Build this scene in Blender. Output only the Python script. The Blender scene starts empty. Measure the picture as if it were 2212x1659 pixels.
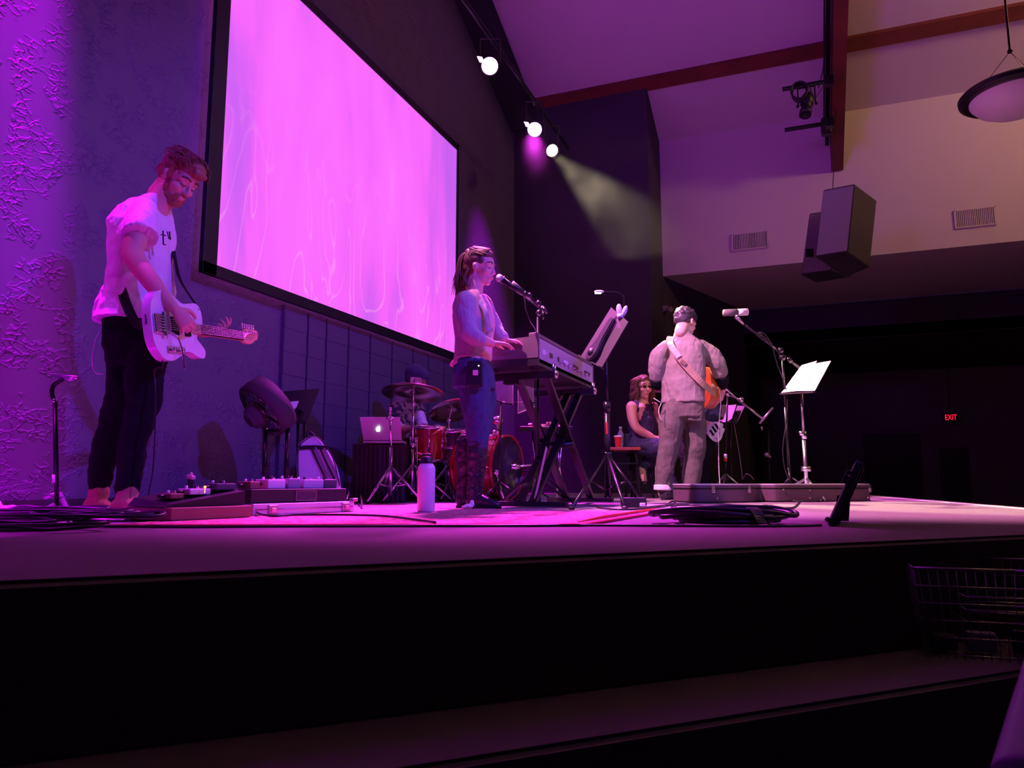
import bpy, bmesh, math, random
from mathutils import Vector, Matrix, Euler, noise
random.seed(7)
PI = math.pi
SC = bpy.context.scene
COL = SC.collection
# ------------------------------------------------------------------ camera
FPX, PITCH, YAW, CAMH = 1600.0, math.radians(7.5), math.radians(21.3), 0.164
cd = bpy.data.cameras.new('camera'); cam = bpy.data.objects.new('camera', cd); COL.objects.link(cam)
cam.location = (0, 0, CAMH); cam.rotation_euler = (PI/2 + PITCH, 0, YAW)
cd.sensor_width = 36; cd.lens = 36*FPX/2212; cd.clip_start = 0.02; cd.clip_end = 200
cd.dof.use_dof = True; cd.dof.focus_distance = 5.2; cd.dof.aperture_fstop = 9.0
SC.camera = cam
SC.view_settings.view_transform = 'Standard'; SC.view_settings.look = 'None'
SC.view_settings.exposure = 0.0; SC.view_settings.gamma = 1.0; SC.view_settings.use_curve_mapping = False
C0 = Vector((0, 0, CAMH))
FH = Vector((-math.sin(YAW), math.cos(YAW), 0)); RH = Vector((math.cos(YAW), math.sin(YAW), 0)); UP = Vector((0, 0, 1))
_fw = FH*math.cos(PITCH) + UP*math.sin(PITCH); _up = -FH*math.sin(PITCH) + UP*math.cos(PITCH)
def ray(x, y): return _fw + RH*((x-1106)/FPX) + _up*((829.5-y)/FPX)
def G(x, y, z=0.0):                      # point of the horizontal plane z seen at a pixel
    d = ray(x, y); return C0 + d*((z-CAMH)/d.z)
def PX(x, y, X): d = ray(x, y); return C0 + d*(X/d.x)
def PY(x, y, Y): d = ray(x, y); return C0 + d*(Y/d.y)
def PD(x, y, D): d = ray(x, y); return C0 + d*(D/d.dot(FH))    # point at distance D ahead
# ------------------------------------------------------------------ world
w = bpy.data.worlds.new('world'); SC.world = w; w.use_nodes = True
w.node_tree.nodes['Background'].inputs[0].default_value = (0.30, 0.10, 0.75, 1)
w.node_tree.nodes['Background'].inputs[1].default_value = 0.03
# ------------------------------------------------------------------ lights
def aim(o, tgt): o.rotation_euler = (Vector(tgt) - o.location).to_track_quat('-Z', 'Y').to_euler()
def spot(name, loc, tgt, col, power, size=40, blend=0.5, rad=0.08):
    l = bpy.data.lights.new(name, 'SPOT'); l.color = col; l.energy = power
    l.spot_size = math.radians(size); l.spot_blend = blend; l.shadow_soft_size = rad
    o = bpy.data.objects.new(name, l); COL.objects.link(o); o.location = loc; aim(o, tgt); return o
def area(name, loc, tgt, col, power, sx, sy):
    l = bpy.data.lights.new(name, 'AREA'); l.color = col; l.energy = power; l.shape = 'RECTANGLE'; l.size = sx; l.size_y = sy
    o = bpy.data.objects.new(name, l); COL.objects.link(o); o.location = loc; aim(o, tgt); return o
MAG = (1.0, 0.05, 1.0); VIO = (0.45, 0.12, 1.0); BLU = (0.17, 0.045, 1.0); PNK = (1.0, 0.30, 0.72); WARM = (1.0, 0.80, 0.52)
LAMPS = [Vector((-2.8, 6.553, 4.40)), Vector((-2.8, 7.93, 4.35)), Vector((-2.8, 8.586, 4.37))]
# magenta backlights hung on the pipe over the stage
spot('backlight_upstage', (-2.8, 7.86, 4.25), (-1.7, 4.7, 0.5), MAG, 4200, 32, 0.6)
spot('backlight_middle', (-2.8, 6.48, 4.29), (-2.1, 4.0, 0.3), MAG, 3000, 36, 0.7)
spot('backlight_near', (-3.6, 1.0, 3.6), (-3.35, 2.75, 1.0), MAG, 140, 30, 0.5)
# magenta washes grazing the plaster wall
spot('wall_wash_near', (-3.1, 2.4, 8.0), (-4.1, 1.35, 1.2), (0.68, 0.0, 1.0), 16000, 30, 0.35, 0.08)
spot('wall_wash_far', (-2.9, 8.4, 6.1), (-4.0, 9.65, 1.0), (0.75, 0.0, 1.0), 2000, 30, 1.0, 0.02)
# blue violet front light from over the audience
spot('front_blue', (2.8, 1.65, 3.8), (-3.6, 5.2, 0.8), BLU, 1500, 60, 0.8, 0.05)
spot('front_violet', (3.4, 4.6, 4.9), (-2.4, 4.0, 1.2), VIO, 300, 50, 0.9, 0.5)
# warm white light on the singer with the acoustic guitar
spot('white_spot', (-2.75, 8.53, 4.28), (-0.1, 6.4, 1.1), WARM, 3600, 22, 0.5, 0.05)
spot('front_warm', (0.6, 2.6, 4.6), (-0.9, 6.8, 0.8), (1.0, 0.75, 0.60), 260, 30, 0.6, 0.05)
spot('backlight_side', (-2.8, 7.1, 4.3), (-0.55, 7.5, 0.7), (1.0, 0.14, 0.9), 2200, 28, 0.6)
spot('floor_pink', (-2.7, 3.7, 4.5), (0.45, 6.0, 0.0), PNK, 3600, 54, 0.6, 0.06)
# house light left on low over the seats
area('house_glow', (6.0, 7.6, 6.0), (5.0, 9.2, 7.6), (1.0, 0.50, 0.26), 190, 1.2, 1.2)
spot('ceiling_violet', (-1.5, 4.0, 3.4), (-0.9, 9.6, 6.2), (0.40, 0.03, 1.0), 330, 84, 1.0, 0.4)
# ------------------------------------------------------------------ materials
def mat(name, col, rough=0.6, metal=0.0, bump=None, var=None, emit=None, alpha=None, spec=None, trans=None, coat=None):
    m = bpy.data.materials.new(name); m.use_nodes = True; nt = m.node_tree; b = nt.nodes['Principled BSDF']
    b.inputs['Base Color'].default_value = (*col, 1); b.inputs['Roughness'].default_value = rough; b.inputs['Metallic'].default_value = metal
    if spec is not None: b.inputs['Specular IOR Level'].default_value = spec
    if coat: b.inputs['Coat Weight'].default_value = coat
    if trans: b.inputs['Transmission Weight'].default_value = trans
    if alpha is not None: b.inputs['Alpha'].default_value = alpha
    tc = nt.nodes.new('ShaderNodeTexCoord')
    if var:                                    # (scale, second colour, amount)
        n = nt.nodes.new('ShaderNodeTexNoise'); n.inputs['Scale'].default_value = var[0]; n.inputs['Detail'].default_value = 6
        r = nt.nodes.new('ShaderNodeValToRGB'); r.color_ramp.elements[0].position = 0.5-var[2]; r.color_ramp.elements[1].position = 0.5+var[2]
        r.color_ramp.elements[0].color = (*col, 1); r.color_ramp.elements[1].color = (*var[1], 1)
        nt.links.new(tc.outputs['Object'], n.inputs['Vector']); nt.links.new(n.outputs['Fac'], r.inputs['Fac']); nt.links.new(r.outputs['Color'], b.inputs['Base Color'])
    if bump:                                   # (scale, strength, distance)
        n = nt.nodes.new('ShaderNodeTexNoise'); n.inputs['Scale'].default_value = bump[0]; n.inputs['Detail'].default_value = 5
        bp = nt.nodes.new('ShaderNodeBump'); bp.inputs['Strength'].default_value = bump[1]; bp.inputs['Distance'].default_value = bump[2]
        nt.links.new(tc.outputs['Object'], n.inputs['Vector']); nt.links.new(n.outputs['Fac'], bp.inputs['Height']); nt.links.new(bp.outputs['Normal'], b.inputs['Normal'])
    if emit:
        b.inputs['Emission Color'].default_value = (*emit[0], 1); b.inputs['Emission Strength'].default_value = emit[1]
    return m
M = {}
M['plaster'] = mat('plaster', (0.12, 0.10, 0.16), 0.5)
def plaster_nodes():
    nt = M['plaster'].node_tree; b = nt.nodes['Principled BSDF']; tc = nt.nodes.new('ShaderNodeTexCoord')
    mp = nt.nodes.new('ShaderNodeMapping'); mp.inputs['Scale'].default_value = (1, 1, 1.5); nt.links.new(tc.outputs['Object'], mp.inputs[0])
    n0 = nt.nodes.new('ShaderNodeTexNoise'); n0.inputs['Scale'].default_value = 7; n0.inputs['Detail'].default_value = 3
    nt.links.new(mp.outputs[0], n0.inputs['Vector'])
    mx = nt.nodes.new('ShaderNodeMixRGB'); mx.inputs['Fac'].default_value = 0.16; nt.links.new(mp.outputs[0], mx.inputs[1]); nt.links.new(n0.outputs['Color'], mx.inputs[2])
    v = nt.nodes.new('ShaderNodeTexVoronoi'); v.feature = 'DISTANCE_TO_EDGE'; v.inputs['Scale'].default_value = 17; nt.links.new(mx.outputs[0], v.inputs['Vector'])
    r = nt.nodes.new('ShaderNodeValToRGB'); r.color_ramp.elements[0].position = 0.0; r.color_ramp.elements[0].color = (1, 1, 1, 1)
    r.color_ramp.elements[1].position = 0.13; r.color_ramp.elements[1].color = (0, 0, 0, 1); nt.links.new(v.outputs['Distance'], r.inputs[0])
    n1 = nt.nodes.new('ShaderNodeTexNoise'); n1.inputs['Scale'].default_value = 5; n1.inputs['Detail'].default_value = 2; nt.links.new(tc.outputs['Object'], n1.inputs['Vector'])
    r1 = nt.nodes.new('ShaderNodeValToRGB'); r1.color_ramp.elements[0].position = 0.47; r1.color_ramp.elements[1].position = 0.6; nt.links.new(n1.outputs['Fac'], r1.inputs[0])
    mu = nt.nodes.new('ShaderNodeMath'); mu.operation = 'MULTIPLY'; nt.links.new(r.outputs[0], mu.inputs[0]); nt.links.new(r1.outputs[0], mu.inputs[1])
    bp = nt.nodes.new('ShaderNodeBump'); bp.inputs['Strength'].default_value = 0.40; bp.inputs['Distance'].default_value = 0.03
    nt.links.new(mu.outputs[0], bp.inputs['Height']); nt.links.new(bp.outputs['Normal'], b.inputs['Normal'])
plaster_nodes()
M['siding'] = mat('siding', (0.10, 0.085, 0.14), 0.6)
M['dark_wall'] = mat('dark_wall', (0.04, 0.036, 0.05), 0.8, bump=(60, 0.2, 0.004))
M['light_wall'] = mat('light_wall', (0.62, 0.58, 0.55), 0.8, bump=(80, 0.15, 0.003))
M['rear_wall'] = mat('rear_wall', (0.22, 0.20, 0.20), 0.8)
M['ceiling'] = mat('ceiling', (0.60, 0.56, 0.54), 0.85, bump=(90, 0.15, 0.003))
M['black_ceiling'] = mat('black_ceiling', (0.02, 0.02, 0.025), 0.9)
M['wood_beam'] = mat('wood_beam', (0.20, 0.045, 0.025), 0.5, var=(3, (0.13, 0.03, 0.02), 0.2))
M['carpet'] = mat('carpet', (0.25, 0.21, 0.215), 0.95, bump=(900, 0.7, 0.004), var=(420, (0.36, 0.30, 0.30), 0.12), spec=0.1)
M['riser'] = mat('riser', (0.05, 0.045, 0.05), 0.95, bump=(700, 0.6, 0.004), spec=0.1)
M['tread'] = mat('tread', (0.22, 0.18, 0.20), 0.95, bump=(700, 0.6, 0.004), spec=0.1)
M['baseboard'] = mat('baseboard', (0.03, 0.03, 0.035), 0.35)
M['door'] = mat('door', (0.03, 0.03, 0.035), 0.5)
M['black'] = mat('black_plastic', (0.012, 0.012, 0.014), 0.45)
M['black_gloss'] = mat('black_gloss', (0.01, 0.01, 0.012), 0.22)
M['black_metal'] = mat('black_metal', (0.02, 0.02, 0.022), 0.3, 0.6)
M['chrome'] = mat('chrome', (0.75, 0.75, 0.78), 0.18, 1.0)
M['steel'] = mat('steel', (0.5, 0.5, 0.52), 0.35, 1.0)
M['white'] = mat('white_paint', (0.80, 0.80, 0.80), 0.4)
M['tape'] = mat('white_tape', (0.85, 0.85, 0.85), 0.6)
M['grille'] = mat('grille', (0.07, 0.07, 0.08), 0.6, bump=(400, 0.5, 0.002))
# ------------------------------------------------------------------ mesh helpers
def link(name, bm, m, parent=None, smooth=False):
    me = bpy.data.meshes.new(name); bm.normal_update(); bm.to_mesh(me); bm.free()
    for x in (m if isinstance(m, (list, tuple)) else [m]): me.materials.append(x)
    if smooth:
        for p in me.polygons: p.use_smooth = True
    o = bpy.data.objects.new(name, me); COL.objects.link(o)
    if parent:
        o.parent = parent
        if parent.type == 'EMPTY': o.matrix_parent_inverse = Matrix.Translation(parent.location).inverted()
    return o
def sharp(o, ang=35):
    try: o.data.set_sharp_from_angle(angle=math.radians(ang))
    except Exception: pass
    return o
def tag(o, label=None, cat=None, group=None, kind=None):
    if label: o['label'] = label
    if cat: o['category'] = cat
    if group: o['group'] = group
    if kind: o['kind'] = kind
    return o
def struct(name, bm, m, smooth=False, label=None): return tag(link(name, bm, m, None, smooth), label, None, None, 'structure')
def thing(name, label, cat, loc=(0, 0, 0), rz=0, group=None):
    o = bpy.data.objects.new(name, None); COL.objects.link(o); o.location = loc; o.rotation_euler = (0, 0, rz); o.empty_display_size = 0.05
    return tag(o, label, cat, group)
def box(bm, c, s, rot=None, bev=0.0):
    mt = Matrix.Translation(Vector(c)) @ (rot.to_matrix().to_4x4() if isinstance(rot, Euler) else (rot if rot is not None else Matrix.Identity(4))) @ Matrix.Diagonal((s[0], s[1], s[2], 1))
    r = bmesh.ops.create_cube(bm, size=1.0, matrix=mt)
    if bev > 0:
        es = list({e for v in r['verts'] for e in v.link_edges})
        bmesh.ops.bevel(bm, geom=es, offset=bev, segments=2, affect='EDGES', profile=0.5)
def frame_from(a, b):                       # matrix whose z runs a->b
    d = (b-a).normalized(); q = d.to_track_quat('Z', 'Y'); return q.to_matrix().to_4x4()
def rod(bm, a, b, r, r2=None, n=12):
    a = Vector(a); b = Vector(b); L = (b-a).length
    if L < 1e-6: return
    bmesh.ops.create_cone(bm, cap_ends=True, cap_tris=False, segments=n, radius1=r, radius2=r if r2 is None else r2, depth=L, matrix=Matrix.Translation((a+b)/2) @ frame_from(a, b))
def bar(bm, a, b, sx, sy, up=None):         # rectangular bar a->b
    a = Vector(a); b = Vector(b); z = (b-a).normalized(); u = Vector(up or (0, 0, 1))
    if abs(z.dot(u)) > 0.98: u = Vector((0, 1, 0))
    x = u.cross(z).normalized(); y = z.cross(x)
    R3 = Matrix((x, y, z)).transposed().to_4x4()
    bmesh.ops.create_cube(bm, size=1.0, matrix=Matrix.Translation((a+b)/2) @ R3 @ Matrix.Diagonal((sx, sy, (b-a).length, 1)))
def ball(bm, c, r, rot=None, u=20, v=14):
    s = r if isinstance(r, (tuple, list)) else (r, r, r)
    bmesh.ops.create_uvsphere(bm, u_segments=u, v_segments=v, radius=1.0, matrix=Matrix.Translation(Vector(c)) @ (rot or Matrix.Identity(4)) @ Matrix.Diagonal((*s, 1)))
def lathe(bm, prof, n=32, mt=None):         # prof: (r, z)
    mt = mt or Matrix.Identity(4); rings = []
    for r, z in prof:
        if r < 1e-5: rings.append([bm.verts.new(mt @ Vector((0, 0, z)))])
        else: rings.append([bm.verts.new(mt @ Vector((r*math.cos(2*PI*k/n), r*math.sin(2*PI*k/n), z))) for k in range(n)])
    for a, b in zip(rings, rings[1:]):
        for k in range(n):
            k2 = (k+1) % n
            if len(a) == 1 and len(b) == 1: continue
            if len(a) == 1: bm.faces.new((a[0], b[k], b[k2]))
            elif len(b) == 1: bm.faces.new((a[k], a[k2], b[0]))
            else: bm.faces.new((a[k], a[k2], b[k2], b[k]))
def prism(bm, pts, z0, z1, mt=None):        # extruded outline in the local xy plane
    mt = mt or Matrix.Identity(4)
    lo = [bm.verts.new(mt @ Vector((x, y, z0))) for x, y in pts]; hi = [bm.verts.new(mt @ Vector((x, y, z1))) for x, y in pts]
    n = len(pts); f = [bm.faces.new(lo[::-1]), bm.faces.new(hi)]
    for k in range(n): f.append(bm.faces.new((lo[k], lo[(k+1) % n], hi[(k+1) % n], hi[k])))
    return f
def cr(pts, n=8, closed=False):             # catmull-rom
    P_ = [Vector(p) for p in pts]; out = []
    N = len(P_)
    for i in range(N if closed else N-1):
        p0 = P_[(i-1) % N] if (closed or i > 0) else P_[0]; p1 = P_[i]; p2 = P_[(i+1) % N]; p3 = P_[(i+2) % N] if (closed or i+2 < N) else P_[-1]
        for k in range(n):
            t = k/n; out.append(0.5*((2*p1) + (p2-p0)*t + (2*p0-5*p1+4*p2-p3)*t*t + (3*p1-p0-3*p2+p3)*t**3))
    if not closed: out.append(P_[-1])
    return out
def tube(bm, pts, r, n=8, smooth=6, closed=False):
    P_ = cr(pts, smooth, closed) if smooth else [Vector(p) for p in pts]
    rings = []; N = len(P_); prev = None
    for i, p in enumerate(P_):
        a = P_[i-1] if (i > 0 or closed) else p; b = P_[(i+1) % N] if (i < N-1 or closed) else p
        t = (b-a).normalized()
        if prev is None: x = t.orthogonal().normalized()
        else:
            x = prev - t*prev.dot(t); x = x.normalized() if x.length > 1e-6 else t.orthogonal().normalized()
        prev = x; y = t.cross(x); rr = r(i/(N-1)) if callable(r) else r
        rings.append([bm.verts.new(p + (x*math.cos(2*PI*k/n) + y*math.sin(2*PI*k/n))*rr) for k in range(n)])
    for i in range(N if closed else N-1):
        a = rings[i]; b = rings[(i+1) % N]
        for k in range(n): bm.faces.new((a[k], a[(k+1) % n], b[(k+1) % n], b[k]))
    if not closed: bm.faces.new(rings[0][::-1]); bm.faces.new(rings[-1])
def BM(): return bmesh.new()
def quadslab(bm, pts, thick):               # planar quad given thickness along its normal
    p = [Vector(q) for q in pts]; n = (p[1]-p[0]).cross(p[-1]-p[0]).normalized()*thick
    a = [bm.verts.new(q) for q in p]; b = [bm.verts.new(q+n) for q in p]; k = len(p)
    bm.faces.new(a[::-1]); bm.faces.new(b)
    for i in range(k): bm.faces.new((a[i], a[(i+1) % k], b[(i+1) % k], b[i]))
# ================================================================== THE ROOM
def slope_z(Y): return 5.74 + 0.42*(11.4-Y)
WY = 10.35                                    # front of the dark wing wall
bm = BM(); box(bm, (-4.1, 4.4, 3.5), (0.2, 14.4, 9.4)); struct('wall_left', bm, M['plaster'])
stage = [(-4.0, -1.9), (1.62, 3.74), (1.50, 3.95), (0.70, 10.6), (0.55, 12.2), (-4.0, 12.2)]
bm = BM(); fs = prism(bm, stage, -0.29, 0.0)
bmesh.ops.bevel(bm, geom=[e for e in bm.edges if all(v.co.z > -0.01 for v in e.verts) and all(v.co.x > -3.99 or v.co.y < 0 for v in e.verts)], offset=0.012, segments=3, affect='EDGES')
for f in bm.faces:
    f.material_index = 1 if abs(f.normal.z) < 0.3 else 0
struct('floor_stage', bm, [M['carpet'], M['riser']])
s = 0.26*math.sqrt(2)                         # lower step runs along the 45 degree edge
bm = BM(); prism(bm, [(-4.0, -1.9-s), (3.5, 5.6-s), (3.5, 11.0), (0.5, 12.2), (-4.0, 12.2)], -0.59, -0.295)
bmesh.ops.bevel(bm, geom=[e for e in bm.edges if all(v.co.z > -0.30 for v in e.verts)], offset=0.012, segments=3, affect='EDGES')
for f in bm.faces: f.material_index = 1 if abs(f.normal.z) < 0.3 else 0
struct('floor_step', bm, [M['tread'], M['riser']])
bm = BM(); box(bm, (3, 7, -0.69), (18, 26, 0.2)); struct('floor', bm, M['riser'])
# pale strip of tape along the side edge of the stage
bm = BM(); a = Vector((1.36, 4.35, 0.002)); b = Vector((0.72, 9.1, 0.002)); bar(bm, a, b, 0.05, 0.003); struct('trim_1', bm, M['tape'])
# dark wing wall
bm = BM(); prism(bm, [(-4.0, WY), (-1.90, WY), (-1.90, 11.4), (-0.90, 14.3), (-0.90, 19), (-4.0, 19)], -0.3, 7.5)
struct('wall_wing', bm, M['dark_wall'])
# far wall with the sloping room ceiling
bm = BM(); box(bm, (4.1, 11.5, 4.68), (12.1, 0.2, 2.64)); struct('wall_far', bm, M['light_wall'])
bm = BM(); box(bm, (4.6, 12.9, 3.46), (13.0, 2.8, 0.2)); struct('ceiling_soffit', bm, M['light_wall'])
bm = BM(); box(bm, (5.0, 14.4, 3.02), (12.0, 0.2, 0.66)); struct('trim_2', bm, M['dark_wall'])
bm = BM(); box(bm, (5.0, 16.8, 2.80), (12.0, 5.0, 0.2)); struct('ceiling_rear', bm, M['dark_wall'])
bm = BM(); box(bm, (5.0, 19.1, 1.2), (13.0, 0.2, 3.8)); struct('wall_rear', bm, M['rear_wall'])
bm = BM(); box(bm, (10.6, 7, 4), (0.2, 26, 9.5)); struct('wall_right', bm, M['light_wall'])
bm = BM()
quadslab(bm, [(-4.2, 11.5, slope_z(11.5)), (10.6, 11.5, slope_z(11.5)), (10.6, -3, slope_z(-3)), (-4.2, -3, slope_z(-3))], 0.15)
struct('ceiling', bm, M['ceiling'])
def on_ceiling(x, y, drop=0.0):
    d = ray(x, y); t = (5.74-drop+0.42*11.4 - CAMH)/(d.z+0.42*d.y); return C0 + d*t
# black painted strip of ceiling above the picture screen wall
bx_ = on_ceiling(1160, 205).x; bx2 = on_ceiling(1080, 0).x
xa = -3.62
bm = BM(); quadslab(bm, [(-4.0, 10.35, slope_z(10.35)-0.30), (xa, 10.35, slope_z(10.35)-0.30), (xa, -2, slope_z(-2)-0.30), (-4.0, -2, slope_z(-2)-0.30)], 0.30)
struct('trim_3', bm, M['black_ceiling'])
# purlins running across the slope
def purlin(n, Y, h=0.16, wd=0.20):
    bm = BM(); quadslab(bm, [(-3.62, Y+wd/2, slope_z(Y+wd/2)-h), (10.5, Y+wd/2, slope_z(Y+wd/2)-h), (10.5, Y-wd/2, slope_z(Y-wd/2)-h), (-3.62, Y-wd/2, slope_z(Y-wd/2)-h)], h-0.002)
    struct('trim_%d' % n, bm, M['wood_beam'])
# deep laminated beam
BX0, BX1 = 0.60, 0.76
def beamz(Y): return 4.71 + 0.42*(11.3-Y)
bm = BM(); prism(bm, [(11.38, beamz(11.38)), (-3, beamz(-3)), (-3, slope_z(-3)-0.002), (11.38, slope_z(11.38)-0.002)], BX0, BX1,
                 Matrix(((0, 0, 1, 0), (1, 0, 0, 0), (0, 1, 0, 0), (0, 0, 0, 1)))); struct('trim_6', bm, M['wood_beam'])
purlin(4, 10.34, 0.11)
# baseboard
bm = BM(); box(bm, (-3.985, 4.2, 0.032), (0.03, 12.2, 0.064)); struct('baseboard_left', bm, M['baseboard'])
# siding panels below the screen on the left wall: boards set in vertical trims
sid0 = PX(592, 900, -4).y
bm = BM()
y = sid0; k = 0; ws = []
for px in (598, 652, 693, 742, 790, 838, 884, 918, 952, 985, 1020): ws.append(PX(px, 850, -4).y)
for k, (a, b) in enumerate(zip(ws, ws[1:])):
    box(bm, (-3.982, (a+b)/2, 0.85), (0.036, b-a-0.026, 1.56)); z = 0.07
    while z < 1.60:
        h = 0.195; x1 = -3.964
        v = [bm.verts.new(p) for p in ((x1, a+.013, z), (x1, b-.013, z), (x1+.005, b-.013, z+.002), (x1+.005, a+.013, z+.002), (x1+.0005, a+.013, z+h), (x1+.0005, b-.013, z+h))]
        bm.faces.new((v[0], v[1], v[2], v[3])); bm.faces.new((v[3], v[2], v[5], v[4])); z += h
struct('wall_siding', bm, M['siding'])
# back wall doors and openings (dark)
def door(n, x0, x1, z0, z1):
    bm = BM(); box(bm, ((x0+x1)/2, 18.96, (z0+z1)/2), (x1-x0, 0.06, z1-z0)); struct('door_%d' % n, bm, M['door'])
q = [PY(x, y, 18.9) for x, y in ((1865, 938), (1995, 1060), (2030, 968), (2098, 1060))]
door(1, q[0].x, q[1].x, -0.59, q[0].z); door(2, q[2].x, q[3].x, -0.59, q[2].z)
# ================================================================== HANGING AND WALL THINGS
def screen_mat():
    m = bpy.data.materials.new('screen_picture'); m.use_nodes = True; nt = m.node_tree; b = nt.nodes['Principled BSDF']
    b.inputs['Base Color'].default_value = (0.02, 0.02, 0.02, 1); b.inputs['Roughness'].default_value = 0.6
    tc = nt.nodes.new('ShaderNodeTexCoord'); mp = nt.nodes.new('ShaderNodeMapping'); mp.inputs['Scale'].default_value = (1, 1.0, 0.28)
    nt.links.new(tc.outputs['Object'], mp.inputs[0])
    n = nt.nodes.new('ShaderNodeTexNoise'); n.inputs['Scale'].default_value = 1.15; n.inputs['Detail'].default_value = 4; n.inputs['Distortion'].default_value = 0.35; n.inputs['Roughness'].default_value = 0.5
    nt.links.new(mp.outputs[0], n.inputs['Vector'])
    r = nt.nodes.new('ShaderNodeValToRGB'); e = r.color_ramp.elements
    e[0].position = 0.30; e[0].color = (0.50, 0.11, 0.86, 1); e[1].position = 0.74; e[1].color = (1.0, 0.33, 1.0, 1)
    x = e.new(0.43); x.color = (0.70, 0.12, 0.90, 1); x = e.new(0.50); x.color = (0.93, 0.13, 0.95, 1); x = e.new(0.64); x.color = (0.97, 0.16, 0.99, 1)
    nt.links.new(n.outputs['Fac'], r.inputs[0])
    mp2 = nt.nodes.new('ShaderNodeMapping'); mp2.inputs['Scale'].default_value = (1, 1.3, 0.45); mp2.inputs['Location'].default_value = (0, 3, 1); nt.links.new(tc.outputs['Object'], mp2.inputs[0])
    v = nt.nodes.new('ShaderNodeTexNoise'); v.inputs['Scale'].default_value = 1.4; v.inputs['Detail'].default_value = 2; v.inputs['Distortion'].default_value = 1.6; nt.links.new(mp2.outputs[0], v.inputs['Vector'])
    r2 = nt.nodes.new('ShaderNodeValToRGB'); e = r2.color_ramp.elements; e[0].position = 0.485; e[0].color = (0, 0, 0, 1); e[1].position = 0.515; e[1].color = (0, 0, 0, 1)
    x = e.new(0.5); x.color = (1, 1, 1, 1); nt.links.new(v.outputs['Fac'], r2.inputs[0])
    sx = nt.nodes.new('ShaderNodeSeparateXYZ'); nt.links.new(tc.outputs['Object'], sx.inputs[0])
    mr = nt.nodes.new('ShaderNodeMapRange'); mr.inputs[1].default_value = 3.3; mr.inputs[2].default_value = 2.0; mr.inputs[3].default_value = 0.0; mr.inputs[4].default_value = 0.42; nt.links.new(sx.outputs['Z'], mr.inputs[0])
    mu = nt.nodes.new('ShaderNodeMath'); mu.operation = 'MULTIPLY'; nt.links.new(r2.outputs[0], mu.inputs[0]); nt.links.new(mr.outputs[0], mu.inputs[1])
    mx = nt.nodes.new('ShaderNodeMixRGB'); mx.inputs[2].default_value = (1.0, 0.42, 0.85, 1); nt.links.new(mu.outputs[0], mx.inputs[0]); nt.links.new(r.outputs[0], mx.inputs[1])
    nt.links.new(mx.outputs[0], b.inputs['Emission Color']); b.inputs['Emission Strength'].default_value = 1.0
    return m
M['screen'] = screen_mat()
SX = -3.86
o0 = PX(437, 592, SX); o1 = PX(986, 775, SX); i0 = PX(460, 567, SX); i1 = PX(981, 765, SX)
y0, y1, z0 = o0.y, o1.y+0.02, (o0.z+o1.z)/2; z1 = PX(990, 315, SX).z + 0.02; fw_ = 0.085
t = thing('projection_screen', 'big wall projection screen in a black frame showing pink smoke', 'projection screen', (-3.99, (y0+y1)/2, z0))
bm = BM()
for (a, b, c, d) in ((y0, y1, z0, z0+fw_), (y0, y1, z1-fw_, z1), (y0, y0+fw_*1.6, z0, z1), (y1-fw_*0.6, y1, z0, z1)):
    box(bm, (SX-0.02, (a+b)/2, (c+d)/2), (0.04, b-a, d-c), bev=0.004)
link('frame', bm, M['black'], t)
bm = BM(); box(bm, (SX-0.025, (y0+y1)/2, (z0+z1)/2), (0.03, y1-y0-0.05, z1-z0-0.05)); link('display', bm, M['screen'], t)
bm = BM(); box(bm, (SX-0.09, (y0+y1)/2, (z0+z1)/2), (0.10, (y1-y0)*0.8, (z1-z0)*0.8)); link('wall_mount', bm, M['black'], t)
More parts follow.
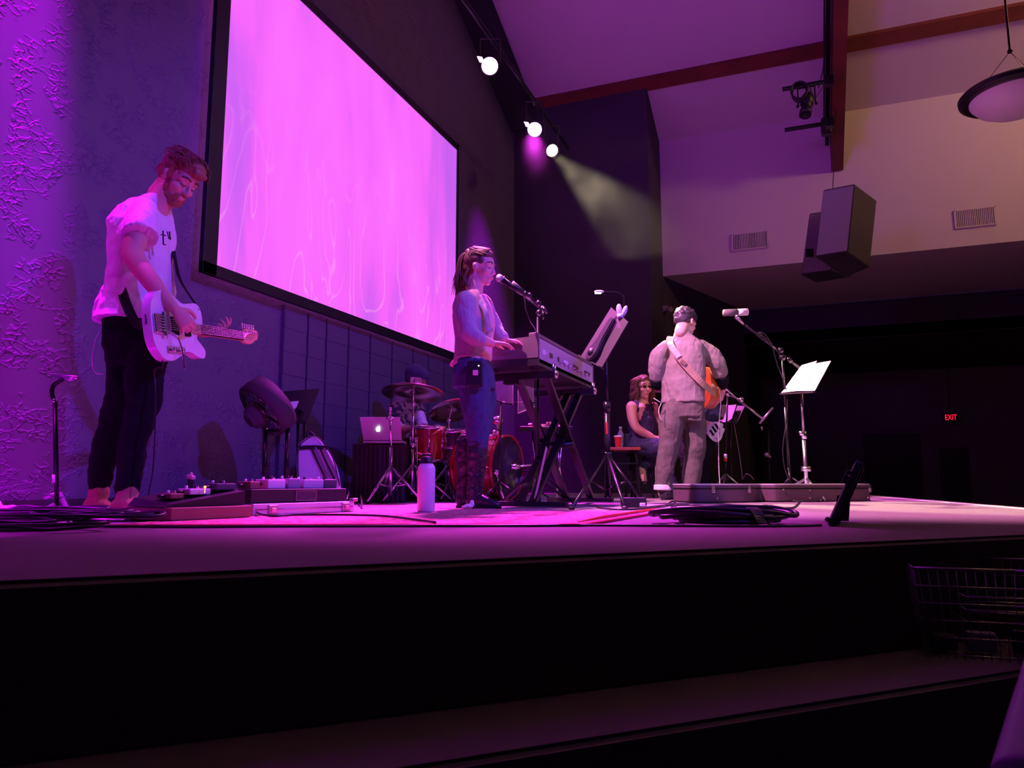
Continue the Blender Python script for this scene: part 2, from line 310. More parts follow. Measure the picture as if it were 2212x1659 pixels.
# lighting pipe
t = thing('lighting_pipe', 'black pipe over the stage carrying the lit spotlights', 'pipe', (-2.8, 6, 4.75))
bm = BM(); rod(bm, (-2.8, 0.0, 4.72), (-2.8, 9.3, 4.72), 0.024); link('pipe', bm, M['black_metal'], t)
for yy in (1.5, 3.2):
    bm = BM(); rod(bm, (-2.8, yy, 4.72), (-4.0, yy, 4.72), 0.02); link('hanger', bm, M['black_metal'], t)
M['lamp_pink'] = mat('lamp_pink', (1, 1, 1), emit=((1.0, 0.45, 1.0), 14.0)); M['lamp_white'] = mat('lamp_white', (1, 1, 1), emit=((1.0, 0.86, 0.45), 9.0))
def fixture(name, label, p, tgt, r, lens, leaves=True):
    t = thing(name, label, 'stage light', p, 0, None if leaves is None else ('pink wash lights on the pipe' if leaves else None))
    p = Vector(p); d = (Vector(tgt)-p).normalized(); mt = Matrix.Translation(p) @ d.to_track_quat('Z', 'Y').to_matrix().to_4x4()
    bm = BM(); lathe(bm, [(0, -0.26), (r*0.6, -0.26), (r*0.75, -0.20), (r*1.0, -0.10), (r*1.1, 0.0), (r*1.12, 0.05), (r*1.02, 0.05), (r*1.0, 0.0), (0, 0.0)], 28, mt); link('housing', bm, M['black'], t, True)
    bm = BM(); lathe(bm, [(0, 0.012), (r*0.6, 0.010), (r*0.98, 0.003), (r*0.98, -0.004), (0, -0.004)], 28, mt); link('lens', bm, lens, t, True)
    bm = BM(); s = mt.to_3x3() @ Vector((1, 0, 0))
    for k in (-1, 1): rod(bm, p - d*0.08 + s*k*r*1.2, Vector((p.x, p.y, 4.70)) + s*k*r*1.2, 0.007)
    rod(bm, Vector((p.x, p.y, 4.70)) - s*r*1.2, Vector((p.x, p.y, 4.70)) + s*r*1.2, 0.009); link('yoke', bm, M['black_metal'], t)
    if leaves:
        bm = BM(); q = mt @ Vector((-r*0.95, r*0.62, 0.10)); mm = mt @ Matrix.Translation((-r*1.05, r*0.75, 0.05)) @ Euler((0.5, -0.9, 0)).to_matrix().to_4x4()
        box(bm, (0, 0, 0.0), (r*0.9, r*0.75, 0.004)); bm.transform(mm); link('glowing_leaf', bm, M['lamp_pink'], t)  # leaf emits like the lens, painting in the light it would catch
    return t
fixture('stage_light', 'glowing pink wash light nearer the camera on the stage pipe', LAMPS[0], (-1.2, 2.4, 1.2), 0.085, M['lamp_pink'])
fixture('stage_light', 'glowing pink wash light beside the pale yellow spotlight', LAMPS[1], (-1.2, 3.4, 1.0), 0.085, M['lamp_pink'])
fixture('spotlight', 'lit pale yellow spotlight with a hazy beam, at the pipe end', LAMPS[2], (-0.3, 4.6, 1.4), 0.078, M['lamp_white'], None)
# haze drifting under the spotlight
m = bpy.data.materials.new('haze'); m.use_nodes = True; nt = m.node_tree; nt.nodes.remove(nt.nodes['Principled BSDF'])
v = nt.nodes.new('ShaderNodeVolumePrincipled'); v.inputs['Density'].default_value = 0.05; v.inputs['Anisotropy'].default_value = 0.1
v.inputs['Color'].default_value = (0.9, 0.9, 0.9, 1); nt.links.new(v.outputs[0], nt.nodes['Material Output'].inputs['Volume'])
tc = nt.nodes.new('ShaderNodeTexCoord'); nz = nt.nodes.new('ShaderNodeTexNoise'); nz.inputs['Scale'].default_value = 1.6; nz.inputs['Detail'].default_value = 3
nt.links.new(tc.outputs['Object'], nz.inputs['Vector']); mr = nt.nodes.new('ShaderNodeMapRange'); mr.inputs[1].default_value = 0.35; mr.inputs[2].default_value = 0.65; mr.inputs[3].default_value = 0.002; mr.inputs[4].default_value = 0.026
nt.links.new(nz.outputs['Fac'], mr.inputs[0]); nt.links.new(mr.outputs[0], v.inputs['Density'])
bm = BM(); box(bm, (-1.75, 8.55, 3.55), (2.4, 2.0, 2.0)); hz = link('haze', bm, m); tag(hz, 'thin haze hanging in the spotlight beam', 'haze', None, 'stuff')
# truss gear on the left face of the deep beam
def pipe_arm(px0, py0, px1, label, D):
    a = PD(px0, py0, D); b = PD(px1, py0-10, D); b.y = a.y; a2 = Vector((a.x, a.y, a.z)); b2 = Vector((BX0-0.01, a.y, a.z))
    t = thing('support_arm', label, 'pipe', b2, 0, 'pipe arms on the beam'); bm = BM(); rod(bm, a2, b2, 0.028); link('pipe', bm, M['black_metal'], t)
    bm = BM(); box(bm, b2 - Vector((0.05, 0, 0)), (0.10, 0.10, 0.12)); link('bracket', bm, M['black_metal'], t); return a2
arm1 = pipe_arm(1690, 193, 1783, 'upper black pipe arm on the beam, holding the dark spotlight', 8.9)
arm2 = pipe_arm(1695, 281, 1783, 'lower empty black pipe arm sticking out of the beam', 9.3)
p = PD(1743, 232, 8.9); p.y = arm1.y; d = Vector((-0.15, -0.35, -0.92)).normalized()
t = thing('unlit_spotlight', 'dark unlit spotlight hanging from the upper pipe arm', 'stage light', p)
mt = Matrix.Translation(p) @ d.to_track_quat('Z', 'Y').to_matrix().to_4x4()
bm = BM(); lathe(bm, [(0, -0.17), (0.05, -0.16), (0.075, -0.10), (0.078, 0.02), (0.06, 0.03), (0.06, 0.12), (0.072, 0.13), (0.072, 0.20), (0.05, 0.19), (0, 0.15)], 24, mt); link('housing', bm, M['black'], t, True)
bm = BM()
for k in (-1, 1): rod(bm, p + Vector((0.10*k, 0, -0.02)), Vector((p.x + 0.10*k, p.y, arm1.z-0.03)), 0.009); ball(bm, p + Vector((0.11*k, 0, -0.02)), 0.02)
rod(bm, Vector((p.x-0.10, p.y, arm1.z-0.03)), Vector((p.x+0.10, p.y, arm1.z-0.03)), 0.010); link('yoke', bm, M['black_metal'], t)
bm = BM(); q = PD(1727, 206, 8.85); q.y = arm1.y-0.04
for k in range(5): tube(bm, [q + Vector((0.085*math.cos(a)*(1+0.04*k), -0.02*k, -0.125*math.sin(a)*(1-0.03*k)+0.0)) for a in [j*PI/6 for j in range(12)]], 0.011, 8, 3, True)
tag(link('cable_coil', bm, M['black'], None, True), 'coil of black cable hung on the upper pipe arm', 'cable')
bm = BM()
yy = arm1.y
for k in range(4): tube(bm, [Vector((BX0-0.03-0.012*k, y_, beamz(y_)+0.30+0.10*k+0.03*math.sin(y_*3+k))) for y_ in (11.2, 10, 9, 8, 7, 6, 5)], 0.014, 6, 4)
tube(bm, [PD(1768, 190, 8.9), PD(1778, 150, 8.9), PD(1781, 100, 8.7), Vector((BX0-0.03, 8.6, beamz(8.6)+0.3))], 0.008)
tube(bm, [PD(1750, 186, 8.9), PD(1757, 215, 8.9), PD(1770, 200, 8.9), PD(1778, 185, 8.9)], 0.006)
tag(link('rigging_cable', bm, M['black'], None, True), 'black cables running along the side of the wooden beam', 'cable')
p = Vector((BX0-0.0695, 10.6, 0)); p.z = PY(1784, 330, 10.6).z; p.z = max(p.z, beamz(10.6)+0.02)
bm = BM(); box(bm, p, (0.14, 0.16, 0.24), bev=0.03); tag(link('junction_box', bm, M['black']), 'small black box fixed at the lower end of the beam', 'box')
bm = BM(); bar(bm, (BX0-0.05, 11.1, beamz(11.1)+0.20), (BX0-0.05, 2, beamz(2)+0.20), 0.05, 0.08)
tag(link('cable_tray', bm, M['black_metal']), 'black metal rail fixed along the beam above the pipe arms', 'rail')
# hanging loudspeakers
def speaker(name, label, corners, D, depth, bx_dir, grp):
    tl, tr, br, bl = [PD(x, y, D + k) for (x, y, k) in corners]
    back = Vector(bx_dir).normalized()*depth
    t = thing(name, label, 'loudspeaker', (tl+br)/2, 0, grp)
    bm = BM(); f = [tl, tr, br, bl]; n = len(f); c = sum(f, Vector())/4
    sh = [0.93, 0.93, 0.93, 0.93]
    a = [bm.verts.new(q) for q in f]; b = [bm.verts.new(q+back+(c-q)*0.13) for q in f]
    bm.faces.new(a); bm.faces.new(b[::-1])
    for i in range(4): bm.faces.new((a[i], b[i], b[(i+1) % 4], a[(i+1) % 4]))
    bmesh.ops.recalc_face_normals(bm, faces=bm.faces); bmesh.ops.bevel(bm, geom=bm.edges[:], offset=0.012, segments=2, affect='EDGES')
    cab = link('cabinet', bm, M['black'], t)
    return t, (tl, tr, br, bl), back
spk = Vector((-0.28, 0.0, 0.06))
def spk_box(name, label, P8, grille_m):
    # P8: front tl, tr, br, bl then back tr, br, bl
    tl, tr, br, bl, ktr, kbr, kbl = P8; ktl = ktr + (tl-tr); bl = br + (tl-tr)
    t = thing(name, label, 'loudspeaker', (tl+kbr)/2, 0, 'loudspeakers hung from the ceiling')
    bm = BM(); v = [bm.verts.new(q) for q in (tl, tr, br, bl, ktl, ktr, kbr, kbl)]
    for f in ((0, 1, 2, 3), (7, 6, 5, 4), (1, 5, 6, 2), (0, 3, 7, 4), (0, 4, 5, 1), (3, 2, 6, 7)): bm.faces.new([v[i] for i in f])
    bmesh.ops.recalc_face_normals(bm, faces=bm.faces); bmesh.ops.bevel(bm, geom=bm.edges[:], offset=0.01, segments=2, affect='EDGES')
    link('cabinet', bm, M['spk'], t)
    n = (tr-tl).cross(bl-tl).normalized()
    if n.dot(FH) > 0: n = -n
    c = (tl+tr+br+bl)/4
    bm = BM(); quadslab(bm, [c+(q-c)*0.95+n*0.004 for q in (tl, tr, br, bl)], 0.012); bmesh.ops.recalc_face_normals(bm, faces=bm.faces); link('grille', bm, grille_m, t)
    return t, c, n
M['spk'] = mat('speaker_paint', (0.03, 0.03, 0.035), 0.5); M['spk_grille'] = mat('speaker_grille', (0.30, 0.30, 0.34), 0.6, bump=(300, 0.4, 0.002)); M['spk_side'] = mat('speaker_panel', (0.20, 0.17, 0.18), 0.7)
D = 8.4
t, c, n = spk_box('loudspeaker', 'large grey-fronted loudspeaker hanging in front of the other', [PD(1778, 410, D), PD(1846, 397, D-0.15), PD(1831, 545, D-0.32), PD(1763, 555, D-0.17), PD(1894, 433, D+0.30), PD(1879, 578, D+0.05), PD(1825, 600, D+0.2)], M['spk_grille'])
bm = BM(); rod(bm, PD(1799, 408, D+0.1), Vector((0.66, 10.4, 5.2)), 0.005); link('hanging_cable', bm, M['black_metal'], t)
t, c, n = spk_box('loudspeaker', 'darker loudspeaker hung half hidden behind the other, bolts on its face', [PD(1748, 461, D+0.5), PD(1812, 452, D+0.45), PD(1796, 586, D+0.27), PD(1732, 593, D+0.32), PD(1850, 478, D+0.85), PD(1840, 598, D+0.6), PD(1762, 611, D+0.62)], M['spk_side'])
for q in [PD(1745-k*1.3, 480+k*13, D+0.40-k*0.015) + n*0.02 for k in range(9)] + [PD(1745+k*9, 585-k*2, D+0.26) + n*0.03 for k in range(4)]:
    bm = BM(); ball(bm, q, 0.006, None, 8, 6); link('bolt', bm, M['steel'], t, True)
bm = BM(); q = PD(1748, 548, D+0.28); box(bm, q+n*0.02, (0.09, 0.02, 0.10), Euler((0, 0, YAW))); link('handle_recess', bm, M['black'], t)
# pendant bowl lamp
c = PD(2190, 200, 6.3); R_ = 0.42
t = thing('pendant_lamp', 'white glass bowl lamp with a dark rim hanging from the ceiling', 'pendant lamp', c)
T_ = Matrix.Translation(c)
M['bowl'] = mat('bowl_glass', (0.88, 0.86, 0.84), 0.45)
bm = BM(); lathe(bm, [(0.37, 0.0), (0.345, -0.07), (0.29, -0.135), (0.20, -0.185), (0.10, -0.21), (0, -0.217), (0, -0.205), (0.10, -0.198), (0.19, -0.175), (0.28, -0.125), (0.335, -0.065), (0.36, 0.0)], 48, T_); link('bowl', bm, M['bowl'], t, True)
bm = BM(); lathe(bm, [(0.345, -0.045), (0.40, -0.052), (R_+0.015, -0.03), (R_+0.02, 0.0), (R_, 0.022), (0.37, 0.02), (0.345, 0.0), (0.345, -0.045)], 48, T_); sharp(link('rim', bm, M['black'], t, True))
top = c + Vector((0, 0, 1.35))
zc = (5.74+0.42*(11.4-c.y))
bm = BM(); rod(bm, top - Vector((0, 0, 0.95)), Vector((c.x, c.y, zc)), 0.010); ball(bm, c+Vector((0, 0, 0.40)), 0.022); link('rod', bm, M['black_metal'], t)
for k in range(3):
    a = 0.6 + k*2*PI/3; bm = BM(); rod(bm, c+Vector((0, 0, 0.40)), c + Vector((0.37*math.cos(a), 0.37*math.sin(a), 0.01)), 0.0035, None, 6); link('suspension_wire', bm, M['steel'], t)
# air vents on the far wall
for (x0, y0_, x1, y1_, lab) in ((1581, 507, 1659, 538, 'left air vent on the far wall, lit violet with uneven slats'), (2061, 455, 2151, 489, 'right air vent on the far wall, under the pendant lamp')):
    a = PY(x0, y0_, 11.395); b = PY(x1, y1_-6, 11.395); x_0, x_1 = a.x, b.x; zt = PY((x0+x1)/2, y0_-4, 11.395).z; zb = PY((x0+x1)/2, y1_, 11.395).z
    t = thing('air_vent', lab, 'air vent', ((x_0+x_1)/2, 11.4, zb), 0, 'air vents on the far wall')
    bm = BM(); box(bm, ((x_0+x_1)/2, 11.395, (zt+zb)/2), (x_1-x_0, 0.01, zt-zb)); link('duct_opening', bm, M['black'], t)
    bm = BM(); h = 0.018
    for (cx, cz, sx, sz) in (((x_0+x_1)/2, zt, x_1-x_0+h, h), ((x_0+x_1)/2, zb, x_1-x_0+h, h), (x_0, (zt+zb)/2, h, zt-zb), (x_1, (zt+zb)/2, h, zt-zb)): box(bm, (cx, 11.388, cz), (sx, 0.024, sz))
    link('frame', bm, M['light_wall'], t)
    bm = BM(); nS = 22
    for k in range(nS): box(bm, (x_0+(k+0.5)*(x_1-x_0)/nS, 11.386, (zt+zb)/2), (0.010, 0.018, zt-zb), Euler((0, 0, 0.6 if (k//5) % 2 else 0.3)))
    link('slats', bm, M['light_wall'], t)
# emergency light on the wing wall
p = PD(1437, 667, 11.3)
t = thing('emergency_light', 'small twin-headed emergency light high on the dark wing wall', 'emergency light', p)
bm = BM(); box(bm, p, (0.09, 0.10, 0.09), Euler((0, 0, 0.3)), 0.012); link('housing', bm, M['spk_side'], t)
for s in (-1, 1):
    bm = BM(); q = p + RH*0.06*s + Vector((0, 0, -0.03)) - FH*0.08; lathe(bm, [(0, -0.05), (0.03, -0.045), (0.045, 0.02), (0.035, 0.025), (0, 0.01)], 16, Matrix.Translation(q) @ (-FH+RH*0.5*s).to_track_quat('Z', 'Y').to_matrix().to_4x4()); link('lamp_head', bm, M['spk_side'], t, True)
# exit sign
def text_mesh(name, body, size, loc, rot, m, parent, ext=0.002, align='CENTER'):
    cu = bpy.data.curves.new(name, 'FONT'); cu.body = body; cu.size = size; cu.extrude = ext; cu.align_x = align; cu.align_y = 'CENTER'
    o = bpy.data.objects.new(name, cu); me = bpy.data.meshes.new_from_object(o); bpy.data.objects.remove(o)
    mt = Matrix.Translation(Vector(loc)) @ rot; me.transform(mt); me.materials.append(m)
    o = bpy.data.objects.new(name, me); COL.objects.link(o)
    if parent:
        o.parent = parent
        if parent.type == 'EMPTY': o.matrix_parent_inverse = Matrix.Translation(parent.location).inverted()
    return o
M['exit_red'] = mat('exit_red', (0.4, 0.0, 0.02), emit=((1.0, 0.01, 0.05), 1.6))
p = PY(2054, 902, 18.6)
t = thing('exit_sign', 'red glowing EXIT sign high on the far dark wall', 'exit sign', p)
bm = BM(); box(bm, p + Vector((0, 0.03, 0)), (0.30, 0.05, 0.20), bev=0.01); link('housing', bm, M['black'], t)
o = text_mesh('lettering', 'EXIT', 0.17, p, Matrix.Rotation(PI/2, 4, 'X') @ Matrix.Diagonal((0.66, 1.0, 1, 1)), M['exit_red'], t, 0.004)
bm = BM(); rod(bm, p + Vector((0, 0.03, 0.1)), Vector((p.x, p.y+0.03, 2.72)), 0.01); link('stem', bm, M['black'], t)
# ================================================================== PEOPLE
M['skin'] = mat('skin', (0.62, 0.36, 0.27), 0.55, bump=(60, 0.05, 0.002)); M['skin_pale'] = mat('skin_pale', (0.70, 0.44, 0.34), 0.55)
M['hair_ginger'] = mat('hair_ginger', (0.22, 0.09, 0.045), 0.5, var=(60, (0.34, 0.15, 0.07), 0.2))
M['hair_brown'] = mat('hair_brown', (0.09, 0.045, 0.03), 0.45, var=(60, (0.16, 0.08, 0.05), 0.2))
M['hair_black'] = mat('hair_black', (0.03, 0.025, 0.03), 0.4, var=(60, (0.07, 0.06, 0.07), 0.2))
M['lip'] = mat('lip', (0.50, 0.20, 0.18), 0.45); M['brow'] = mat('brow', (0.10, 0.05, 0.03), 0.7)
def matte(name, col): return mat(name, col, 0.95, spec=0.08, bump=(30, 0.35, 0.004))
def cloth(name, col, bscale=40, st=0.35, var=None, rough=0.85):
    m = mat(name, col, rough, bump=(bscale, st, 0.004), var=var); nt = m.node_tree; b = nt.nodes['Principled BSDF']
    old = [n for n in nt.nodes if n.type == 'BUMP'][0]; tc = [n for n in nt.nodes if n.type == 'TEX_COORD'][0]     # long soft folds under the weave
    mp = nt.nodes.new('ShaderNodeMapping'); mp.inputs['Scale'].default_value = (1, 1, 0.45); mp.inputs['Rotation'].default_value = (0.35, 0.25, 0)
    n = nt.nodes.new('ShaderNodeTexNoise'); n.inputs['Scale'].default_value = 11; n.inputs['Detail'].default_value = 2; n.inputs['Distortion'].default_value = 0.8
    bp = nt.nodes.new('ShaderNodeBump'); bp.inputs['Strength'].default_value = 0.9; bp.inputs['Distance'].default_value = 0.03
    nt.links.new(tc.outputs['Object'], mp.inputs[0]); nt.links.new(mp.outputs[0], n.inputs['Vector']); nt.links.new(n.outputs['Fac'], bp.inputs['Height']); nt.links.new(bp.outputs['Normal'], old.inputs['Normal'])
    return m
M['tee'] = cloth('tee_fabric', (0.72, 0.70, 0.72)); M['jeans_black'] = matte('black_denim', (0.010, 0.010, 0.014))
M['jeans_blue'] = cloth('blue_denim', (0.06, 0.08, 0.17), 60, 0.4, var=(30, (0.035, 0.045, 0.10), 0.25)); M['jacket'] = cloth('denim_jacket', (0.40, 0.36, 0.40), 70)
M['sweater'] = cloth('grey_sweater', (0.22, 0.205, 0.175), 60); M['khaki'] = cloth('grey_trousers', (0.10, 0.09, 0.072), 50); M['blouse'] = cloth('pink_blouse', (0.75, 0.45, 0.45), 50)
M['navy'] = cloth('navy_cloth', (0.03, 0.035, 0.09), 50); M['suede'] = cloth('tan_suede', (0.40, 0.20, 0.14), 90); M['boot'] = mat('boot_leather', (0.03, 0.025, 0.03), 0.35, bump=(40, 0.3, 0.004))
M['floral'] = mat('floral_shirt', (0.02, 0.02, 0.03), 0.8, var=(22, (0.24, 0.18, 0.10), 0.03)); M['cap'] = cloth('cap_fabric', (0.05, 0.05, 0.09), 60); M['sock'] = cloth('white_cotton', (0.8, 0.78, 0.76))
M['leather'] = mat('tan_leather', (0.36, 0.27, 0.17), 0.5, bump=(50, 0.2, 0.002)); M['leather_d'] = mat('brown_leather', (0.20, 0.15, 0.09), 0.5, bump=(50, 0.2, 0.002))
_tx = {}
def clouds(sz):
    if sz not in _tx:
        t = bpy.data.textures.new('folds_%g' % sz, 'CLOUDS'); t.noise_scale = sz; t.noise_depth = 2; _tx[sz] = t
    return _tx[sz]
def flesh(name, bm, m, parent=None, voxel=0.006, sm=6, disp=None):
    o = link(name, bm, m, parent, True)
    r = o.modifiers.new('merge', 'REMESH'); r.mode = 'VOXEL'; r.voxel_size = voxel; r.use_smooth_shade = True
    s = o.modifiers.new('soften', 'SMOOTH'); s.iterations = sm; s.factor = 0.5
    if disp:
        for (sz, st) in disp:
            d = o.modifiers.new('folds', 'DISPLACE'); d.texture = clouds(sz); d.strength = st; d.mid_level = 0.5; d.texture_coords = 'LOCAL'
    return o
def limb(bm, pts, n=16):                     # pts: (position, radius); rounded ends, smooth taper
    P_ = [Vector(p) for p, r in pts]; R_ = [r for p, r in pts]
    path = cr(P_, 6); rad = []
    for i in range(len(P_)-1):
        for k in range(6): t = k/6; t2 = t*t*(3-2*t); rad.append(R_[i]*(1-t2)+R_[i+1]*t2)
    rad.append(R_[-1]); N = len(path)-1
    d0 = (path[0]-path[1]).normalized(); d1 = (path[-1]-path[-2]).normalized()
    pp = [path[0]+d0*rad[0]*0.9, path[0]+d0*rad[0]*0.6] + path + [path[-1]+d1*rad[-1]*0.6, path[-1]+d1*rad[-1]*0.9]
    rr = [rad[0]*0.35, rad[0]*0.75] + rad + [rad[-1]*0.75, rad[-1]*0.35]
    L = len(pp)-1; tube(bm, pp, lambda t: rr[min(L, int(round(t*L)))], n, 0)
def sleeve(bm, pts, n=20):                   # flat-ended tapered tube
    path = cr([p for p, r in pts], 5); R_ = [r for p, r in pts]; rad = []
    for i in range(len(pts)-1):
        for k in range(5): rad.append(R_[i]+(R_[i+1]-R_[i])*k/5)
    rad.append(R_[-1]); L = len(path)-1; tube(bm, path, lambda t: rad[min(L, int(round(t*L)))], n, 0)
def loft(bm, secs, S, F, n=28, p=2.3):       # secs: (centre, half width along S, half depth along F)
    rings = []
    for c, a, b in secs:
        ring = []
        for k in range(n):
            t = 2*PI*k/n; cx, sy = math.cos(t), math.sin(t)
            ring.append(bm.verts.new(Vector(c) + S*(a*math.copysign(abs(cx)**(2/p), cx)) + F*(b*math.copysign(abs(sy)**(2/p), sy))))
        rings.append(ring)
    for a, b in zip(rings, rings[1:]):
        for k in range(n): bm.faces.new((a[k], a[(k+1) % n], b[(k+1) % n], b[k]))
    bm.faces.new(rings[0][::-1]); bm.faces.new(rings[-1])
def frame(f, u=None):                        # facing vector -> (forward, left, up) with up leaning as given
    f = Vector(f).normalized(); u = Vector(u or (0, 0, 1)); l = u.cross(f).normalized(); return f, l, f.cross(l).normalized()
def HT(c, f, l, u, s=1.0):
    m = Matrix((f*s, l*s, u*s)).transposed().to_4x4(); return Matrix.Translation(Vector(c)) @ m
def rotx(a): return Matrix.Rotation(a, 4, 'Y')
def head_bits(bm, T, female=False, beard=False):
    def e(c, r, rot=None): 
        b2 = bmesh.new(); ball(b2, c, r, rot, 24, 16); b2.transform(T); me = bpy.data.meshes.new('x'); b2.to_mesh(me); b2.free(); bm.from_mesh(me); bpy.data.meshes.remove(me)
    def li(pts):
        b2 = bmesh.new(); limb(b2, pts, 12); b2.transform(T); me = bpy.data.meshes.new('x'); b2.to_mesh(me); b2.free(); bm.from_mesh(me); bpy.data.meshes.remove(me)
    j = 0.90 if female else 1.0
    e((-0.012, 0, 0.040), (0.098, 0.076, 0.088)); e((0.020, 0, 0.035), (0.074, 0.066, 0.075))
    e((0.034, 0, -0.030), (0.056, 0.058*j, 0.070)); e((0.026, 0, -0.080), (0.052, 0.050*j, 0.034))
    e((0.066, 0, -0.098), (0.022, 0.024*j, 0.019)); e((0.078, 0, -0.066), (0.018, 0.026, 0.022))
    li([((0.086, 0, 0.018), 0.0075), ((0.099, 0, -0.008), 0.0085), ((0.108, 0, -0.030), 0.0115)]); e((0.097, 0.010, -0.034), (0.012, 0.009, 0.008)); e((0.097, -0.010, -0.034), (0.012, 0.009, 0.008))
    for s in (1, -1):
        li([((0.086, 0.010*s, 0.026), 0.009), ((0.082, 0.034*s, 0.029), 0.0095), ((0.066, 0.054*s, 0.020), 0.009)])
        e((0.058, 0.040*s, -0.026), (0.028, 0.022, 0.022))
        e((0.073, 0.031*s, 0.004), (0.0145, 0.0165, 0.0125))
        e((-0.006, 0.077*s, -0.010), (0.018, 0.007, 0.030), Matrix.Rotation(-0.25, 4, 'Y')); e((-0.010, 0.081*s, 0.004), (0.016, 0.007, 0.016)); e((0.0, 0.074*s, -0.018), (0.012, 0.010, 0.016))
    e((0.092, 0, -0.058), (0.009, 0.022, 0.0055)); e((0.091, 0, -0.070), (0.009, 0.019, 0.006))
    li([((-0.030, 0, -0.045), 0.058*j), ((-0.045, 0, -0.125), 0.055*j)])
def face_parts(root, T, lipm=True):
    if lipm:
        bm = BM(); ball(bm, (0.0965, 0, -0.0585), (0.0075, 0.020, 0.0042)); ball(bm, (0.0955, 0, -0.0695), (0.0075, 0.017, 0.0048)); bm.transform(T); link('lips', bm, M['lip'], root, True)
    for s in (1, -1):
        bm = BM(); tube(bm, [(0.094, 0.013*s, 0.031), (0.091, 0.035*s, 0.038), (0.073, 0.056*s, 0.030)], 0.0042, 8, 4); bm.transform(T); link('eyebrow', bm, M['brow'], root, True)
        bm = BM(); tube(bm, [(0.0855, 0.018*s, 0.000), (0.0875, 0.031*s, -0.0045), (0.078, 0.045*s, -0.001)], 0.0022, 6, 4); bm.transform(T); link('eyelashes', bm, M['brow'], root, True)
def hand_bits(bm, w, d, nrm, side, curl=0.6, s=1.0, spread=0.12, thumb=0.7, curls=None):
    # w wrist, d direction of the knuckles, nrm back of the hand, side towards the thumb
    d = Vector(d).normalized(); nrm = Vector(nrm); nrm = (nrm - d*nrm.dot(d)).normalized(); side_ = d.cross(nrm).normalized()
    if side_.dot(Vector(side)) < 0: side_ = -side_
    w = Vector(w)
    loft(bm, [(w - d*0.01*s, 0.022*s, 0.017*s), (w+d*0.02*s, 0.027*s, 0.016*s), (w+d*0.055*s, 0.037*s, 0.014*s), (w+d*0.088*s, 0.040*s, 0.012*s), (w+d*0.096*s, 0.036*s, 0.009*s)], side_, nrm, 16)
    Ls = [0.072, 0.080, 0.074, 0.058]
    for i in range(4):
        o = (1.5-i)*0.0205*s; b = w + d*(0.088-abs(i-1)*0.004)*s + side_*o; c = (curls[i] if curls else curl)
        dd = (d + side_*spread*(1.5-i)*0.35).normalized(); ax = side_; L = Ls[i]*s; p = b; pts = [(p, 0.0092*s)]; ang = 0
        for j, fr in enumerate((0.45, 0.32, 0.23)):
            ang += c*(0.9, 1.1, 0.8)[j]; v = dd*math.cos(ang) - nrm*math.sin(ang); p = p + v*L*fr; pts.append((p, (0.0086, 0.0078, 0.0066)[j]*s))
        limb(bm, pts, 10)
    b = w + d*0.022*s + side_*0.022*s; v1 = (d*0.6 + side_*0.75 - nrm*0.35*thumb).normalized(); v2 = (d*0.85 + side_*0.35 - nrm*0.6*thumb).normalized(); v3 = (d*0.9 + side_*0.05 - nrm*0.7*thumb).normalized()
    p1 = b+v1*0.036*s; p2 = p1+v2*0.032*s; p3 = p2+v3*0.024*s
    limb(bm, [(b, 0.013*s), (p1, 0.0115*s), (p2, 0.0098*s), (p3, 0.0082*s)], 10)
def strands(bm, T, rows, r=0.004, n=6):       # rows: lists of local points
    for pts, rr in rows:
        b2 = pts; q = [T @ Vector(p) for p in pts]; tube(bm, q, (lambda t, rr=rr: rr*(1-0.75*t*t)), n, 4)
def hairball(bm, T, c, r, rot=None):
    b2 = bmesh.new(); ball(b2, c, r, rot, 32, 22); b2.transform(T); me = bpy.data.meshes.new('x'); b2.to_mesh(me); b2.free(); bm.from_mesh(me); bpy.data.meshes.remove(me)
def ribbon(bm, pts, wdt, nrm, th=0.003, sm=6):  # flat strap through points, nrm = face direction (or list)
    P_ = cr(pts, sm); N = len(P_); nr = [Vector(v) for v in nrm] if isinstance(nrm, list) else [Vector(nrm)]*2
    NN = cr(nr, max(1, (N-1)//(len(nr)-1))) if len(nr) > 1 else nr*N
    rings = []
    for i, p in enumerate(P_):
        t = (P_[min(i+1, N-1)]-P_[max(i-1, 0)]).normalized(); n_ = NN[min(i, len(NN)-1)]; n_ = (n_ - t*n_.dot(t)).normalized(); s = t.cross(n_)
        rings.append([bm.verts.new(p + s*a*wdt/2 + n_*b*th/2) for a, b in ((1, 1), (-1, 1), (-1, -1), (1, -1))])
    for a, b in zip(rings, rings[1:]):
        for k in range(4): bm.faces.new((a[k], a[(k+1) % 4], b[(k+1) % 4], b[k]))
    bm.faces.new(rings[0][::-1]); bm.faces.new(rings[-1])
